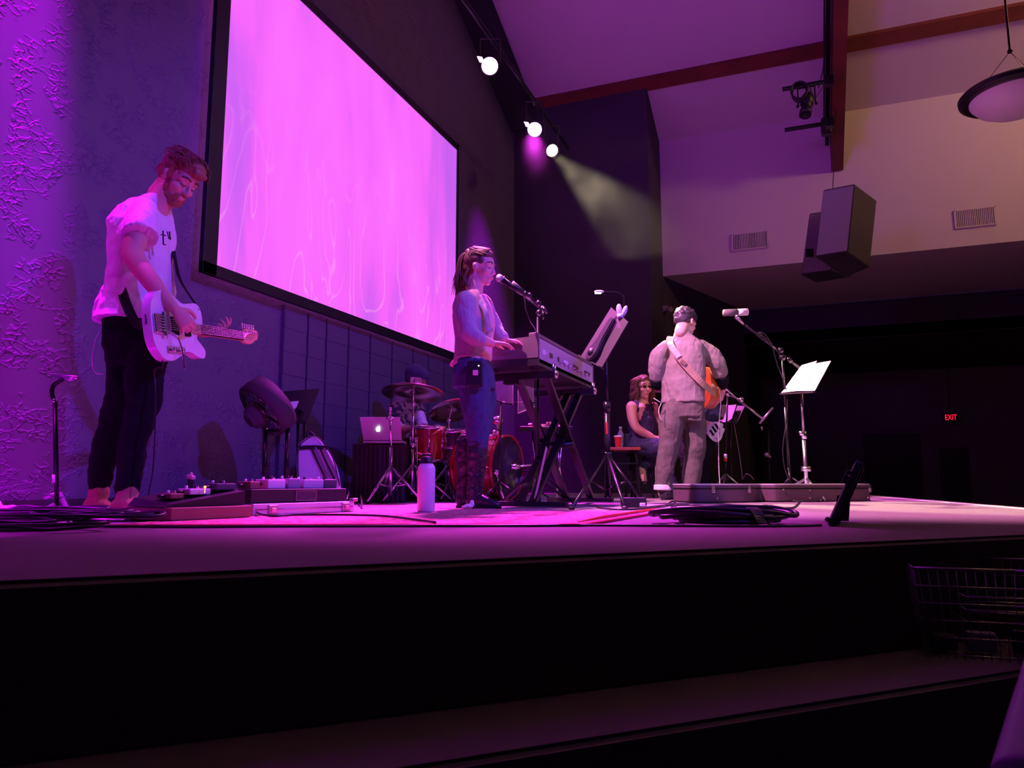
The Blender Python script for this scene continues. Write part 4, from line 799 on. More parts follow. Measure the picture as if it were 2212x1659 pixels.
# ------------------------------------------------------------------ drummer in a cap
def drummer():
    D = 6.75
    def P(x, y, dd=0.0): return PD(x, y, D+dd)
    F, S, U = frame(RH*0.85 - FH*0.35)
    hf, hl, hu = frame(RH*0.90 - FH*0.35 - UP*0.22, UP + RH*0.25)
    T = HT(P(899, 824), hf, hl, hu, 1.0)
    bm = BM(); head_bits(bm, T)
    limb(bm, [(P(890, 840), 0.055), (P(884, 856), 0.062), (P(880, 868), 0.08)])
    loft(bm, [(P(880, 862), 0.10, 0.07), (P(875, 880), 0.18, 0.10), (P(868, 930), 0.17, 0.12), (P(862, 985), 0.18, 0.14)], S, F)
    limb(bm, [(P(862, 882, -0.15), 0.056), (P(850, 915, -0.20), 0.050), (P(866, 928, -0.26), 0.044), (P(884, 926, -0.30), 0.032)], 18)
    hand_bits(bm, P(884, 926, -0.30), RH*0.9-FH*0.3-UP*0.1, UP, FH, 0.9)
    limb(bm, [(P(895, 880, 0.12), 0.056), (P(905, 905, 0.02), 0.046), (P(912, 920, -0.12), 0.036), (P(918, 928, -0.18), 0.028)], 18)
    hand_bits(bm, P(918, 928, -0.18), RH*0.9-UP*0.3, UP, -FH, 0.9)
    limb(bm, [(P(862, 985, -0.08), 0.09), (P(905, 985, -0.22), 0.075), (P(915, 1030, -0.24), 0.055), (P(912, 1072, -0.24), 0.045)])
    limb(bm, [(P(862, 985, 0.10), 0.09), (P(925, 985, 0.10), 0.075), (P(945, 1030, 0.12), 0.055), (P(945, 1070, 0.12), 0.045)])
    root = flesh('person', bm, M['skin'], None, 0.0065, 4); tag(root, 'drummer in a flat cap and patterned shirt sitting behind the cymbals', 'person')
    face_parts(root, T)
    bm = BM(); hairball(bm, T, (-0.03, 0, 0.02), (0.085, 0.082, 0.07)); flesh('hair', bm, M['hair_black'], root, 0.007, 2, [(0.02, 0.01)])
    bm = BM(); hairball(bm, T, (-0.02, 0, 0.075), (0.112, 0.094, 0.085)); hairball(bm, T, (0.03, 0, 0.075), (0.085, 0.085, 0.06)); cp = flesh('cap', bm, M['cap'], root, 0.007, 3)
    bm = BM(); b2 = [(0.085, -0.070), (0.13, -0.055), (0.165, -0.025), (0.172, 0.0), (0.165, 0.025), (0.13, 0.055), (0.085, 0.070)]
    prism(bm, b2, 0.046, 0.054); bm.transform(T @ Matrix.Rotation(0.18, 4, 'Y')); link('cap_brim', bm, M['cap'], cp)
    bm = BM()
    loft(bm, [(P(882, 856), 0.08, 0.065), (P(879, 868), 0.16, 0.09), (P(874, 885), 0.205, 0.115), (P(868, 925), 0.20, 0.135), (P(862, 965), 0.20, 0.15), (P(860, 988), 0.21, 0.17)], S, F, 28)
    sleeve(bm, [(P(868, 872, -0.12), 0.065), (P(858, 888, -0.17), 0.078), (P(851, 908, -0.20), 0.078)], 20); sleeve(bm, [(P(892, 872, 0.10), 0.065), (P(898, 885, 0.10), 0.075), (P(905, 898, 0.06), 0.072)], 20)
    flesh('shirt', bm, M['floral'], root, 0.0075, 3, [(0.08, 0.03)])
    bm = BM(); sleeve(bm, [(P(851, 905, -0.20), 0.060), (P(853, 918, -0.215), 0.062), (P(862, 926, -0.24), 0.056), (P(874, 929, -0.28), 0.046)], 18); sleeve(bm, [(P(904, 892, 0.07), 0.058), (P(908, 908, 0.0), 0.054), (P(915, 922, -0.14), 0.044)], 18)
    flesh('undershirt_sleeves', bm, M['sock'], root, 0.007, 3, [(0.04, 0.012)])
    bm = BM()
    limb(bm, [(P(862, 985, -0.08), 0.12), (P(905, 987, -0.22), 0.10), (P(915, 1030, -0.24), 0.075), (P(912, 1066, -0.24), 0.065)]); limb(bm, [(P(862, 985, 0.10), 0.12), (P(925, 987, 0.10), 0.10), (P(945, 1030, 0.12), 0.075), (P(945, 1064, 0.12), 0.065)])
    flesh('trousers', bm, M['jeans_black'], root, 0.0075, 3, [(0.06, 0.02)])
drummer()
# ------------------------------------------------------------------ seated bass player mostly hidden
def bassist():
    D = 7.6
    def P(x, y, dd=0.0): return PD(x, y, D+dd)
    F, S, U = frame(-FH*0.75 + RH*0.35)
    hf, hl, hu = frame(-FH*0.8 + RH*0.3 - UP*0.35, UP)
    T = HT(P(1500, 822, -0.02), hf, hl, hu, 1.0)
    bm = BM(); head_bits(bm, T)
    limb(bm, [(P(1502, 840), 0.055), (P(1504, 856), 0.062), (P(1505, 866), 0.08)])
    loft(bm, [(P(1505, 862), 0.10, 0.07), (P(1506, 880), 0.18, 0.10), (P(1508, 915), 0.17, 0.12), (P(1508, 955), 0.18, 0.14)], S, F)
    limb(bm, [(P(1540, 884, -0.04), 0.056), (P(1552, 915, -0.02), 0.048), (P(1540, 935, -0.14), 0.040), (P(1526, 938, -0.24), 0.030)], 18)
    hand_bits(bm, P(1524, 937, -0.24), -RH*0.5-UP*0.8, -FH, UP-RH, 0.5)
    limb(bm, [(P(1470, 884, -0.04), 0.056), (P(1462, 915, -0.15), 0.048), (P(1455, 905, -0.3), 0.040), (P(1452, 895, -0.4), 0.030)], 18)
    hand_bits(bm, P(1452, 895, -0.4), UP+RH*0.3, -FH, RH, 1.0)
    limb(bm, [(P(1500, 955), 0.09), (P(1490, 965, -0.40), 0.07), (P(1490, 1020, -0.40), 0.055), (P(1490, 1066, -0.38), 0.045)])
    limb(bm, [(P(1516, 955), 0.09), (P(1522, 960, -0.40), 0.07), (P(1522, 1015, -0.36), 0.055), (P(1520, 1064, -0.34), 0.045)])
    root = flesh('person', bm, M['skin_pale'], None, 0.0075, 4); tag(root, 'seated bass player mostly hidden behind the man in the grey sweater', 'person')
    face_parts(root, T)
    bm = BM(); hairball(bm, T, (-0.03, 0, 0.05), (0.10, 0.085, 0.09)); flesh('hair', bm, M['hair_black'], root, 0.008, 2, [(0.02, 0.01)])
    bm = BM()
    loft(bm, [(P(1504, 858), 0.09, 0.07), (P(1505, 870), 0.17, 0.10), (P(1506, 890), 0.205, 0.125), (P(1508, 925), 0.20, 0.14), (P(1508, 962), 0.20, 0.16)], S, F, 28)
    limb(bm, [(P(1534, 878, -0.03), 0.08), (P(1550, 905, -0.02), 0.074), (P(1548, 922, -0.06), 0.065)]); limb(bm, [(P(1476, 878, -0.03), 0.08), (P(1464, 912, -0.12), 0.066)])
    flesh('shirt', bm, M['navy'], root, 0.0075, 3, [(0.08, 0.03)])
    bm = BM()
    limb(bm, [(P(1500, 958), 0.13), (P(1490, 968, -0.40), 0.10), (P(1490, 1020, -0.40), 0.078), (P(1490, 1060, -0.38), 0.07)]); limb(bm, [(P(1516, 958), 0.13), (P(1520, 963, -0.40), 0.10), (P(1520, 1015, -0.36), 0.078), (P(1519, 1058, -0.34), 0.07)])
    flesh('trousers', bm, M['jeans_black'], root, 0.0075, 3, [(0.06, 0.03)])
    for x, dd in ((1490, -0.38), (1519, -0.34)):
        a = P(x, 1062, dd); h_ = Vector((a.x, a.y, 0)) + FH*0.05; shoe(root, 'shoe', (a.x, a.y, 0.09), h_, h_ + F*0.27, M['boot'], 0.05, high=0.08)
bassist()
# ================================================================== INSTRUMENTS AND GEAR
M['guitar_white'] = mat('guitar_white', (0.80, 0.76, 0.80), 0.22, coat=0.6); M['maple'] = mat('maple', (0.62, 0.38, 0.20), 0.35); M['rosewood'] = mat('rosewood', (0.06, 0.03, 0.025), 0.45)
M['orange_wood'] = mat('orange_wood', (0.62, 0.18, 0.03), 0.18, var=(8, (0.42, 0.10, 0.02), 0.25), coat=0.5); M['spruce'] = mat('spruce', (0.72, 0.45, 0.20), 0.3)
M['red_drum'] = mat('red_drum', (0.40, 0.008, 0.015), 0.12, var=(6, (0.22, 0.004, 0.01), 0.3), coat=0.8); M['drumhead'] = mat('drumhead', (0.65, 0.63, 0.66), 0.4); M['darkhead'] = mat('dark_drumhead', (0.03, 0.03, 0.05), 0.25)
M['cymbal'] = mat('cymbal_bronze', (0.50, 0.42, 0.36), 0.25, 1.0, bump=(90, 0.1, 0.001)); M['grey_key'] = mat('keyboard_grey', (0.36, 0.33, 0.36), 0.45); M['bottle_w'] = mat('bottle_white', (0.72, 0.70, 0.74), 0.42)
M['alu'] = mat('aluminium_case', (0.62, 0.62, 0.66), 0.35, 0.35); M['rug'] = mat('rug_red', (0.42, 0.05, 0.09), 0.95, bump=(500, 0.7, 0.004), var=(38, (0.80, 0.42, 0.45), 0.14)); M['rug_edge'] = mat('rug_border', (0.50, 0.015, 0.05), 0.95)
M['red'] = mat('red_plastic', (0.65, 0.02, 0.02), 0.35); M['paper'] = mat('paper', (0.92, 0.90, 0.84), 0.7); M['table'] = mat('table_black', (0.02, 0.02, 0.025), 0.5); M['desk'] = mat('stand_desk', (0.05, 0.042, 0.045), 0.55, 0.2)
M['case'] = mat('case_tolex', (0.10, 0.055, 0.08), 0.55, bump=(260, 0.5, 0.002)); M['bag'] = mat('gig_bag', (0.66, 0.64, 0.70), 0.75, bump=(80, 0.4, 0.004)); M['wood_red'] = mat('red_table_top', (0.35, 0.06, 0.05), 0.4)
M['laptop'] = mat('laptop_silver', (0.52, 0.52, 0.55), 0.35, 0.4); M['logo_lit'] = mat('logo_lit', (0.9, 0.9, 0.9), emit=((0.85, 0.85, 1.0), 3.0)); M['leg_lit'] = mat('lit_leg_pink', (0.6, 0.3, 0.35), 0.5)
M['acrylic'] = mat('acrylic', (0.7, 0.7, 0.75), 0.1, alpha=0.16); M['acry_edge'] = mat('acrylic_edge', (0.75, 0.7, 0.8), 0.3); M['label_w'] = mat('label_white', (0.8, 0.8, 0.82), 0.6); M['cable_m'] = mat('cable_rubber', (0.018, 0.016, 0.02), 0.38)
M['denim_grey'] = mat('grey_cloth', (0.22, 0.22, 0.26), 0.8); M['clear'] = mat('clear_plastic', (0.75, 0.65, 0.75), 0.15, alpha=0.4)
def part(name, bm, m, T, parent, smooth=False):
    if T is not None: bm.transform(T)
    return link(name, bm, m, parent, smooth)
def smooth_outline(pts, n=5): return [(p.x, p.y) for p in cr([(x, y, 0) for x, y in pts], n, True)]
def basis(o, x, z):                          # local frame: x given, z near given
    x = Vector(x).normalized(); z = Vector(z); z = (z - x*z.dot(x)).normalized(); y = z.cross(x)
    m = Matrix((x, y, z)).transposed().to_4x4(); return Matrix.Translation(Vector(o)) @ m
def beveled(bm, w=0.004, seg=2):
    bmesh.ops.bevel(bm, geom=[e for e in bm.edges if len(e.link_faces) == 2 and e.calc_face_angle(0) > 0.8], offset=w, segments=seg, affect='EDGES')
# ---- white electric guitar
o = PD(352, 704, 3.36); a = RH*0.16 + FH*0.97 + UP*0.115; nz_ = RH*0.97 - FH*0.16 + UP*0.10
T = basis(o, a, nz_)
outl = smooth_outline([(-.115, 0), (-.105, .085), (-.055, .150), (.015, .163), (.085, .138), (.135, .118), (.19, .124), (.25, .130), (.285, .10), (.29, .045), (.278, .015), (.235, -.028), (.232, -.050), (.262, -.075), (.290, -.105), (.275, -.140), (.225, -.138), (.17, -.118), (.12, -.120), (.07, -.145), (.01, -.165), (-.055, -.152), (-.105, -.09)])
bm = BM(); prism(bm, outl, -0.022, 0.022); beveled(bm, 0.004)
root = part('electric_guitar', bm, M['guitar_white'], T, None); tag(root, 'white single-cutaway electric guitar held by the bearded man in the T-shirt', 'electric guitar')
bm = BM(); box(bm, (0.44, 0, 0.020), (0.50, 0.050, 0.022), bev=0.004); part('neck', bm, M['maple'], T, root)
bm = BM(); box(bm, (0.455, 0, 0.034), (0.39+0.0, 0.051, 0.006)); fb = part('fretboard', bm, M['rosewood'], T, root)
bm = BM()
for k in range(21): x = 0.648*2**(-k/12.0); box(bm, (x, 0, 0.0375), (0.0022, 0.050, 0.0018))
part('frets', bm, M['steel'], T, fb)
bm = BM(); prism(bm, smooth_outline([(.648, -.024), (.648, .024), (.675, .030), (.69, .042), (.735, .046), (.79, .046), (.825, .038), (.83, .015), (.815, -.01), (.79, -.016), (.765, -.030), (.74, -.038), (.70, -.040), (.675, -.036)], 3), 0.012, 0.028)
hs = part('headstock', bm, M['maple'], T, root)
for k in range(6):
    bm = BM(); x = 0.685+k*0.024; rod(bm, (x, 0.026, 0.028), (x, 0.026, 0.042), 0.005); rod(bm, (x, 0.045, 0.016), (x, 0.060, 0.016), 0.004); ball(bm, (x, 0.066, 0.016), (0.008, 0.009, 0.006), None, 10, 8); part('tuning_peg', bm, M['chrome'], T, hs, True)
bm = BM()
for k in range(6): y = (k-2.5)*0.0095; rod(bm, (-0.02, y, 0.050), (0.648, y*0.75, 0.044), 0.0009, None, 6); rod(bm, (0.648, y*0.75, 0.044), (0.69+k*0.02, 0.022, 0.036), 0.0009, None, 6)
part('strings', bm, M['steel'], T, root)
bm = BM(); box(bm, (-0.055, 0.0, 0.030), (0.095, 0.090, 0.014), bev=0.005); rod(bm, (-0.045, -0.055, 0.040), (-0.045, 0.055, 0.040), 0.010); rod(bm, (-0.012, -0.045, 0.040), (-0.012, 0.045, 0.040), 0.007)
for k in range(6): box(bm, (-0.070, (k-2.5)*0.013, 0.040), (0.05, 0.006, 0.012), bev=0.002)
part('vibrato_tailpiece', bm, M['chrome'], T, root)
bm = BM(); tube(bm, [(-0.03, -0.03, 0.045), (-0.01, -0.06, 0.07), (0.01, -0.11, 0.075), (0.02, -0.18, 0.072), (0.022, -0.21, 0.070)], 0.0042, 8); part('vibrato_arm', bm, M['chrome'], T, root, True)
for x, n_ in ((0.045, 0.055), (0.145, 0.04)):
    bm = BM(); box(bm, (x, 0, 0.029), (n_, 0.085, 0.015), bev=0.004); part('pickup', bm, M['black_gloss'], T, root)
bm = BM(); prism(bm, smooth_outline([(0.02, -.085), (0.16, -.08), (0.20, -.06), (0.205, .06), (0.17, .085), (0.05, .078), (0.015, .055)], 4), 0.022, 0.0245); part('pickguard', bm, M['white'], T, root)
bm = BM(); box(bm, (0.045, -0.115, 0.025), (0.135, 0.034, 0.006), bev=0.002)
pl = part('control_plate', bm, M['chrome'], T, root)
for x in (0.01, 0.075): bm = BM(); rod(bm, (x, -0.115, 0.028), (x, -0.115, 0.046), 0.0095); part('knob', bm, M['chrome'], T, pl, True)
bm = BM(); ribbon(bm, [T @ Vector((-0.118, 0.02, 0.0)), PD(296, 700, 3.34), PD(272, 655, 3.40), PD(255, 600, 3.45), PD(242, 555, 3.50), PD(238, 510, 3.60), PD(262, 455, 3.72), PD(305, 428, 3.80), PD(345, 445, 3.82), PD(368, 510, 3.74), PD(380, 570, 3.66), PD(392, 610, 3.64), T @ Vector((0.285, 0.10, 0.02))],
    0.045, [-FH, -FH, -FH, -RH-FH*0.5, -RH, UP-RH, UP, RH+UP*0.3, RH, RH], 0.003, 6)
t = link('guitar_strap', bm, M.setdefault('webbing', mat('webbing', (0.01, 0.01, 0.012), 0.9, spec=0.1))); tag(t, 'black guitar strap round the man in the white T-shirt', 'guitar strap')
bm = BM(); q = T @ Vector((-0.03, -0.165, 0)); tube(bm, [q, q+Vector((0, 0, -0.03)), PD(334, 800, 3.42), PD(336, 850, 3.42), PD(334, 950, 3.42), PD(330, 1020, 3.42), PD(322, 1060, 3.40), PD(315, 1100, 3.38), G(300, 1119, 0.006), G(330, 1115, 0.006), G(360, 1114, 0.006)], 0.0035, 8)
tag(link('guitar_lead', bm, M['cable_m'], None, True), 'black lead hanging from the white electric guitar to the floor', 'cable')
# ---- round-based straight stand at far left
bp = G(122, 1113); t = thing('microphone_stand', 'short black mic stand with a bent top, near the plaster wall', 'microphone stand', bp)
D0 = (bp-C0).dot(FH)
bm = BM(); lathe(bm, [(0, 0.028), (0.02, 0.028), (0.022, 0.02), (0.10, 0.012), (0.105, 0.004), (0.105, 0.0), (0, 0)], 32, Matrix.Translation(bp)); link('base', bm, M['black_metal'], t, True)
bm = BM(); rod(bm, bp + Vector((0, 0, 0.02)), PD(119, 868, D0), 0.0115); link('pole', bm, M['black_metal'], t, True)
bm = BM(); rod(bm, PD(119, 1025, D0)-Vector((0, 0, 0.0)), PD(119, 1043, D0), 0.0135); link('white_band', bm, M['label_w'], t, True)
bm = BM(); tube(bm, [PD(119, 868, D0), PD(114, 858, D0), PD(112, 845, D0), PD(116, 832, D0), PD(128, 824, D0), PD(136, 819, D0)], 0.011, 10); link('bent_arm', bm, M['black_metal'], t, True)
bm = BM(); ball(bm, PD(118, 866, D0), 0.014); link('collar', bm, M['chrome'], t, True)
bm = BM(); rod(bm, PD(122, 812, D0), PD(168, 816, D0-0.08), 0.012, 0.008); rod(bm, PD(130, 820, D0), PD(158, 819, D0-0.08), 0.007); link('clip', bm, M['chrome'], t, True)
# ---- rug
c = [G(235, 1137, 0.004), G(1255, 1135, 0.004), G(1432, 1106, 0.004), G(700, 1096, 0.004)]
bm = BM(); quadslab(bm, [Vector((q.x, q.y, 0.001)) for q in c], 0.008); t = link('rug', bm, M['rug']); tag(t, 'thin red patterned rug under the band', 'rug')
bm = BM()
for i in (0, 1): a, b = Vector((c[i].x, c[i].y, 0.006)), Vector((c[i+1].x, c[i+1].y, 0.006)); bar(bm, a, b, 0.035, 0.009)
link('border', bm, M['rug_edge'], t)
# ---- white water bottle
bp = G(920, 1105, 0.010); T_ = Matrix.Translation(bp)
bm = BM(); lathe(bm, [(0, 0), (0.043, 0), (0.0455, 0.004), (0.0455, 0.216), (0.044, 0.228), (0.039, 0.238), (0.034, 0.242), (0.034, 0.246), (0, 0.246)], 40, T_); t = link('water_bottle', bm, M['bottle_w'], None, True); sharp(t, 50)
tag(t, 'white insulated water bottle with a black cap standing on the rug', 'bottle')
bm = BM(); lathe(bm, [(0, 0.246), (0.031, 0.246), (0.032, 0.275), (0.028, 0.282), (0, 0.282)], 32, T_); q = bp
tube(bm, [q+RH*0.022+Vector((0, 0, 0.278)), q+RH*0.020+Vector((0, 0, 0.291)), q+Vector((0, 0, 0.293)), q-RH*0.020+Vector((0, 0, 0.291)), q-RH*0.022+Vector((0, 0, 0.278))], 0.006, 8); link('cap', bm, M['black'], t, True)
# ---- tripod helper
def tripod(t, base, hub, fr, r, m, a0=0.3, brace=None, foot=None, n=3):
    for k in range(n):
        a = a0 + k*2*PI/n; f = Vector((base.x+fr*math.cos(a), base.y+fr*math.sin(a), 0.012)); bm = BM(); rod(bm, Vector((base.x, base.y, hub)), f, r)
        if brace: mid = Vector((base.x, base.y, hub)).lerp(f, 0.5); rod(bm, Vector((base.x, base.y, brace)), mid, r*0.55)
        lg = link('leg', bm, m, t, True)
        bm = BM(); ball(bm, f, (r*1.7, r*1.7, 0.012), None, 10, 8); link('rubber_foot', bm, M['black'], lg, True)
# ---- keyboard
KZ1 = PD(1163, 725, 4.72); near = PD(1163, 783, 4.72)
kx1 = near.x; ky0 = near.y; kL = 1.36; kx0 = G(0, 0).x; 
zt = KZ1.z; zb = near.z; q = PX(1026, 780, 0) if False else None
dleft = ray(1028, 745); left = C0 + dleft*(ky0/dleft.y); kx0 = left.x
t = thing('keyboard', 'long grey stage keyboard on a black X stand, seen from its end', 'keyboard', ((kx0+kx1)/2, ky0+kL/2, zb))
ztf = left.z
Tyz = Matrix(((1, 0, 0, 0), (0, 0, 1, 0), (0, 1, 0, 0), (0, 0, 0, 1)))
prof = [(kx0+0.005, zb+0.012), (kx0, zb+0.03), (kx0, ztf-0.008), (kx0+0.01, ztf+0.004), (kx1-0.02, zt-0.012), (kx1, zt-0.012), (kx1, zb+0.004), (kx1-0.02, zb)]
bm = BM(); prism(bm, prof, ky0+0.022, ky0+kL-0.022, Tyz); bmesh.ops.recalc_face_normals(bm, faces=bm.faces); link('body', bm, M['grey_key'], t)
for yy in (ky0, ky0+kL-0.022):
    bm = BM(); prism(bm, [(kx0-0.006, zb+0.03), (kx0-0.006, ztf), (kx0+0.004, ztf+0.012), (kx1-0.05, zt+0.000), (kx1+0.002, zt+0.002), (kx1+0.002, zb+0.03)], yy, yy+0.022, Tyz); bmesh.ops.recalc_face_normals(bm, faces=bm.faces); beveled(bm, 0.004); link('end_cheek', bm, M['cheek'] if 'cheek' in M else M.setdefault('cheek', mat('cheek_grey', (0.13, 0.10, 0.10), 0.5)), t)
bm = BM(); box(bm, ((kx0+kx1)/2+0.005, ky0+kL/2, zb+0.006), (kx1-kx0-0.01, kL-0.004, 0.045)); link('bottom_plate', bm, M['black'], t)
bm = BM(); box(bm, (kx1-0.04, ky0+kL/2, zt+0.012), (0.06, kL-0.02, 0.026), bev=0.004); link('rear_ridge', bm, M['cheek'], t)
bm = BM()
for k in range(52): box(bm, (kx0+0.085, ky0+0.06+k*(kL-0.12)/52, ztf+0.004), (0.14, (kL-0.12)/52-0.0015, 0.016))
link('white_keys', bm, M['white'], t)
bm = BM(); i = 0
for k in range(51):
    if k % 7 in (2, 6): continue
    box(bm, (kx0+0.105, ky0+0.06+(k+1)*(kL-0.12)/52, ztf+0.014), (0.09, 0.011, 0.016))
link('black_keys', bm, M['black_gloss'], t)
for k, (f_, w_) in enumerate(((0.06, 0.05), (0.17, 0.06), (0.30, 0.03), (0.40, 0.10), (0.58, 0.12), (0.80, 0.16))):
    bm = BM(); box(bm, (kx1+0.002, ky0+f_*kL+w_/2, zb+0.085), (0.003, w_, 0.032)); link('rear_label', bm, M['label_w'] if k in (0, 3) else M['desk'], t)
for k in range(7):
    bm = BM(); yy = ky0+0.45+k*0.11; rod(bm, (kx1, yy, zb+0.06), (kx1+0.02, yy, zb+0.06), 0.008); rod(bm, (kx1+0.012, yy, zb+0.06), (kx1+0.05, yy, zb+0.055), 0.006); link('jack_plug', bm, M['chrome'], t, True)
for k, (xx, yy) in enumerate(((kx0+0.10, ky0+0.10), (kx1-0.08, ky0+0.10), (kx0+0.10, ky0+kL-0.10), (kx1-0.08, ky0+kL-0.10))):
    bm = BM(); rod(bm, (xx, yy, zb-0.034), (xx, yy, zb-0.01), 0.016); link('rubber_foot', bm, M['black'], t, True)
text_mesh('lettering', 'YAMAHA', 0.030, (kx1+0.0045, ky0+0.115, zb+0.085), Matrix.Rotation(PI/2, 4, 'Z') @ Matrix.Rotation(PI/2, 4, 'X'), M['white'], t, 0.0006)
KB = (kx0, kx1, ky0, kL, zb, zt)
# keyboard stand: two crossing double bars
sy0, sy1 = ky0+0.14, ky0+1.12; sz = zb-0.075
xa_, xb_ = kx1-0.15, kx1-0.04
t = thing('keyboard_stand', 'black double X keyboard stand with light on one lower leg painted pink', 'keyboard stand', ((xa_+xb_)/2, (sy0+sy1)/2, 0))
fy0, fy1 = sy0-0.12, sy1+0.10
for (X, ya, yb, lab) in ((xa_-0.045, sy0, fy1, None), (xb_+0.045, sy0, fy1, None), (xa_+0.01, sy1, fy0, 'x'), (xb_-0.01, sy1, fy0, 'x')):
    bm = BM(); bar(bm, (X, ya, sz), (X, yb, 0.03), 0.028, 0.050, (1, 0, 0)); link('leg', bm, M['black_metal'], t)
for yy in (sy0, sy1):
    bm = BM(); bar(bm, (kx0+0.02, yy, sz+0.012), (kx1+0.07, yy, sz+0.012), 0.045, 0.045); tb = link('support_bar', bm, M['black'], t)
    bm = BM(); ball(bm, (kx1+0.075, yy, sz+0.012), (0.014, 0.028, 0.028)); rod(bm, (kx1+0.06, yy, sz+0.01), (kx1+0.06, yy, sz+0.08), 0.014); link('end_cap', bm, M['chrome'], tb, True)
    bm = BM(); box(bm, (kx0+0.2, yy, sz-0.01), (0.09, 0.07, 0.06)); link('clamp', bm, M['black'], tb)
for yy in (fy0, fy1):
    bm = BM(); bar(bm, (xa_-0.20, yy, 0.022), (xb_+0.22, yy, 0.022), 0.05, 0.032); link('floor_bar', bm, M['black'], t)
bm = BM(); rod(bm, (xa_-0.07, (sy0+sy1)/2+0.01, sz*0.5), (xb_+0.08, (sy0+sy1)/2+0.01, sz*0.5), 0.022); link('pivot', bm, M['black_metal'], t, True)
bm = BM(); bar(bm, (xb_+0.00, fy0+0.012, 0.05), (xb_+0.00, fy0+0.012+0.24, 0.05+0.34), 0.030, 0.003, (1, 0, 0)); link('lit_leg_plate', bm, M['leg_lit'], t)  # pink plate paints in the light falling on the near lower leg
# sustain pedal and crumpled tissue by the singer's boots
q = G(1012, 1098, 0.012); bm = BM(); ball(bm, q+Vector((0, 0, 0.012)), (0.028, 0.02, 0.015)); ball(bm, q+RH*0.02+Vector((0, 0, 0.026)), (0.012, 0.014, 0.022)); ball(bm, q-RH*0.02+Vector((0, 0, 0.008)), (0.02, 0.014, 0.010))
tag(flesh('crumpled_tissue', bm, M['paper'], None, 0.004, 1, [(0.015, 0.012)]), 'crumpled pink-lit tissue at the toe of the singer boots', 'tissue')
# ---- music stand by the keyboard with clip lamp
bp = G(1313, 1090); D0 = (bp-C0).dot(FH)
t = thing('music_stand', 'tall black music stand beside the keyboard, its desk seen from behind', 'music stand', bp)
top = PD(1307, 755, D0)
bm = BM(); rod(bm, Vector((bp.x, bp.y, 0.06)), PD(1311, 875, D0), 0.021); rod(bm, PD(1311, 885, D0), top, 0.014); link('pole', bm, M['black_metal'], t, True)
bm = BM(); rod(bm, PD(1311, 868, D0), PD(1311, 890, D0), 0.026); link('collar', bm, M['black_gloss'], t, True)
bm = BM(); box(bm, PD(1311, 925, D0-0.022), (0.012, 0.003, 0.085), Euler((0, 0, YAW))); link('red_sticker', bm, M['red'], t)
bm = BM(); rod(bm, Vector((bp.x, bp.y, 0.335)), Vector((bp.x, bp.y, 0.375)), 0.036); link('hub', bm, M['black_metal'], t, True)
for k, (x, y) in enumerate(((1235, 1098), (1350, 1097), (1392, 1088))):
    f = G(x, y, 0.012); bm = BM(); rod(bm, Vector((bp.x, bp.y, 0.36)), f, 0.011); rod(bm, Vector((bp.x, bp.y, 0.10)), Vector((bp.x, bp.y, 0.36)).lerp(f, 0.55), 0.007)
    lg = link('leg', bm, M['black_metal'], t, True); bm = BM(); ball(bm, f, (0.02, 0.02, 0.012), None, 12, 8); link('rubber_foot', bm, M['black'], lg, True)
p_tl, p_tr, p_br, p_bl = PD(1320, 664, D0+0.02), PD(1357, 695, D0-0.28), PD(1300, 793, D0-0.22), PD(1255, 769, D0+0.08)
bm = BM(); quadslab(bm, [p_tl, p_tr, p_br, p_bl], 0.006); bmesh.ops.recalc_face_normals(bm, faces=bm.faces); dk = link('desk', bm, M['desk'], t)
cc = (p_tl+p_tr+p_br+p_bl)/4; dn = (p_tr-p_tl).cross(p_bl-p_tl).normalized(); dn = dn if dn.dot(FH) < 0 else -dn
ax = ((p_bl+p_br)/2-(p_tl+p_tr)/2).normalized(); sx_ = (p_tr-p_tl).normalized()
bm = BM(); prism(bm, smooth_outline([(-.15, -.035), (-.17, .0), (-.15, .035), (0, .045), (.10, .07), (.17, .05), (.18, 0), (.17, -.05), (.10, -.06), (0, -.04)], 4), 0, 0.035); bmesh.ops.recalc_face_normals(bm, faces=bm.faces); beveled(bm, 0.008); part('desk_bracket', bm, M['black'], basis(cc+dn*0.006+ax*0.02, ax, dn), t)
bm = BM(); bar(bm, p_bl-dn*0.0+ax*0.005, p_br+ax*0.005, 0.006, 0.05, tuple(dn)); link('lip', bm, M['desk'], dk)
bm = BM(); bar(bm, p_tl - dn*0.008, p_bl - dn*0.008, 0.006, 0.012, tuple(dn)); link('sheet_edge', bm, M['paper'], dk)
bm = BM(); rod(bm, top, cc+dn*0.03+ax*0.14, 0.02); ball(bm, cc+dn*0.03+ax*0.14, 0.034); link('tilt_joint', bm, M['black'], t, True)
q = PD(1343, 672, D0-0.16)
t2 = thing('clip_lamp', 'small clip-on reading lamp with a gooseneck on the tall music stand', 'lamp', q)
M['clip_blue'] = mat('clip_blue', (0.5, 0.5, 0.7), 0.3); M['lamp_cool'] = mat('lamp_cool', (0.8, 0.9, 1), emit=((0.55, 0.95, 1.0), 3.0))
bm = BM(); ball(bm, PD(1337, 668, D0-0.16), (0.020, 0.016, 0.04)); ball(bm, PD(1349, 672, D0-0.18), (0.018, 0.016, 0.042), Matrix.Rotation(0.4, 4, 'Y')); box(bm, PD(1340, 683, D0-0.17), (0.04, 0.04, 0.03)); link('clip', bm, M['clip_blue'], t2, True)
bm = BM(); tube(bm, [PD(1348, 662, D0-0.16), PD(1348, 645, D0-0.16), PD(1343, 636, D0-0.16), PD(1330, 631, D0-0.16), PD(1303, 630, D0-0.16)], 0.0035, 8); link('gooseneck', bm, M['black_metal'], t2, True)
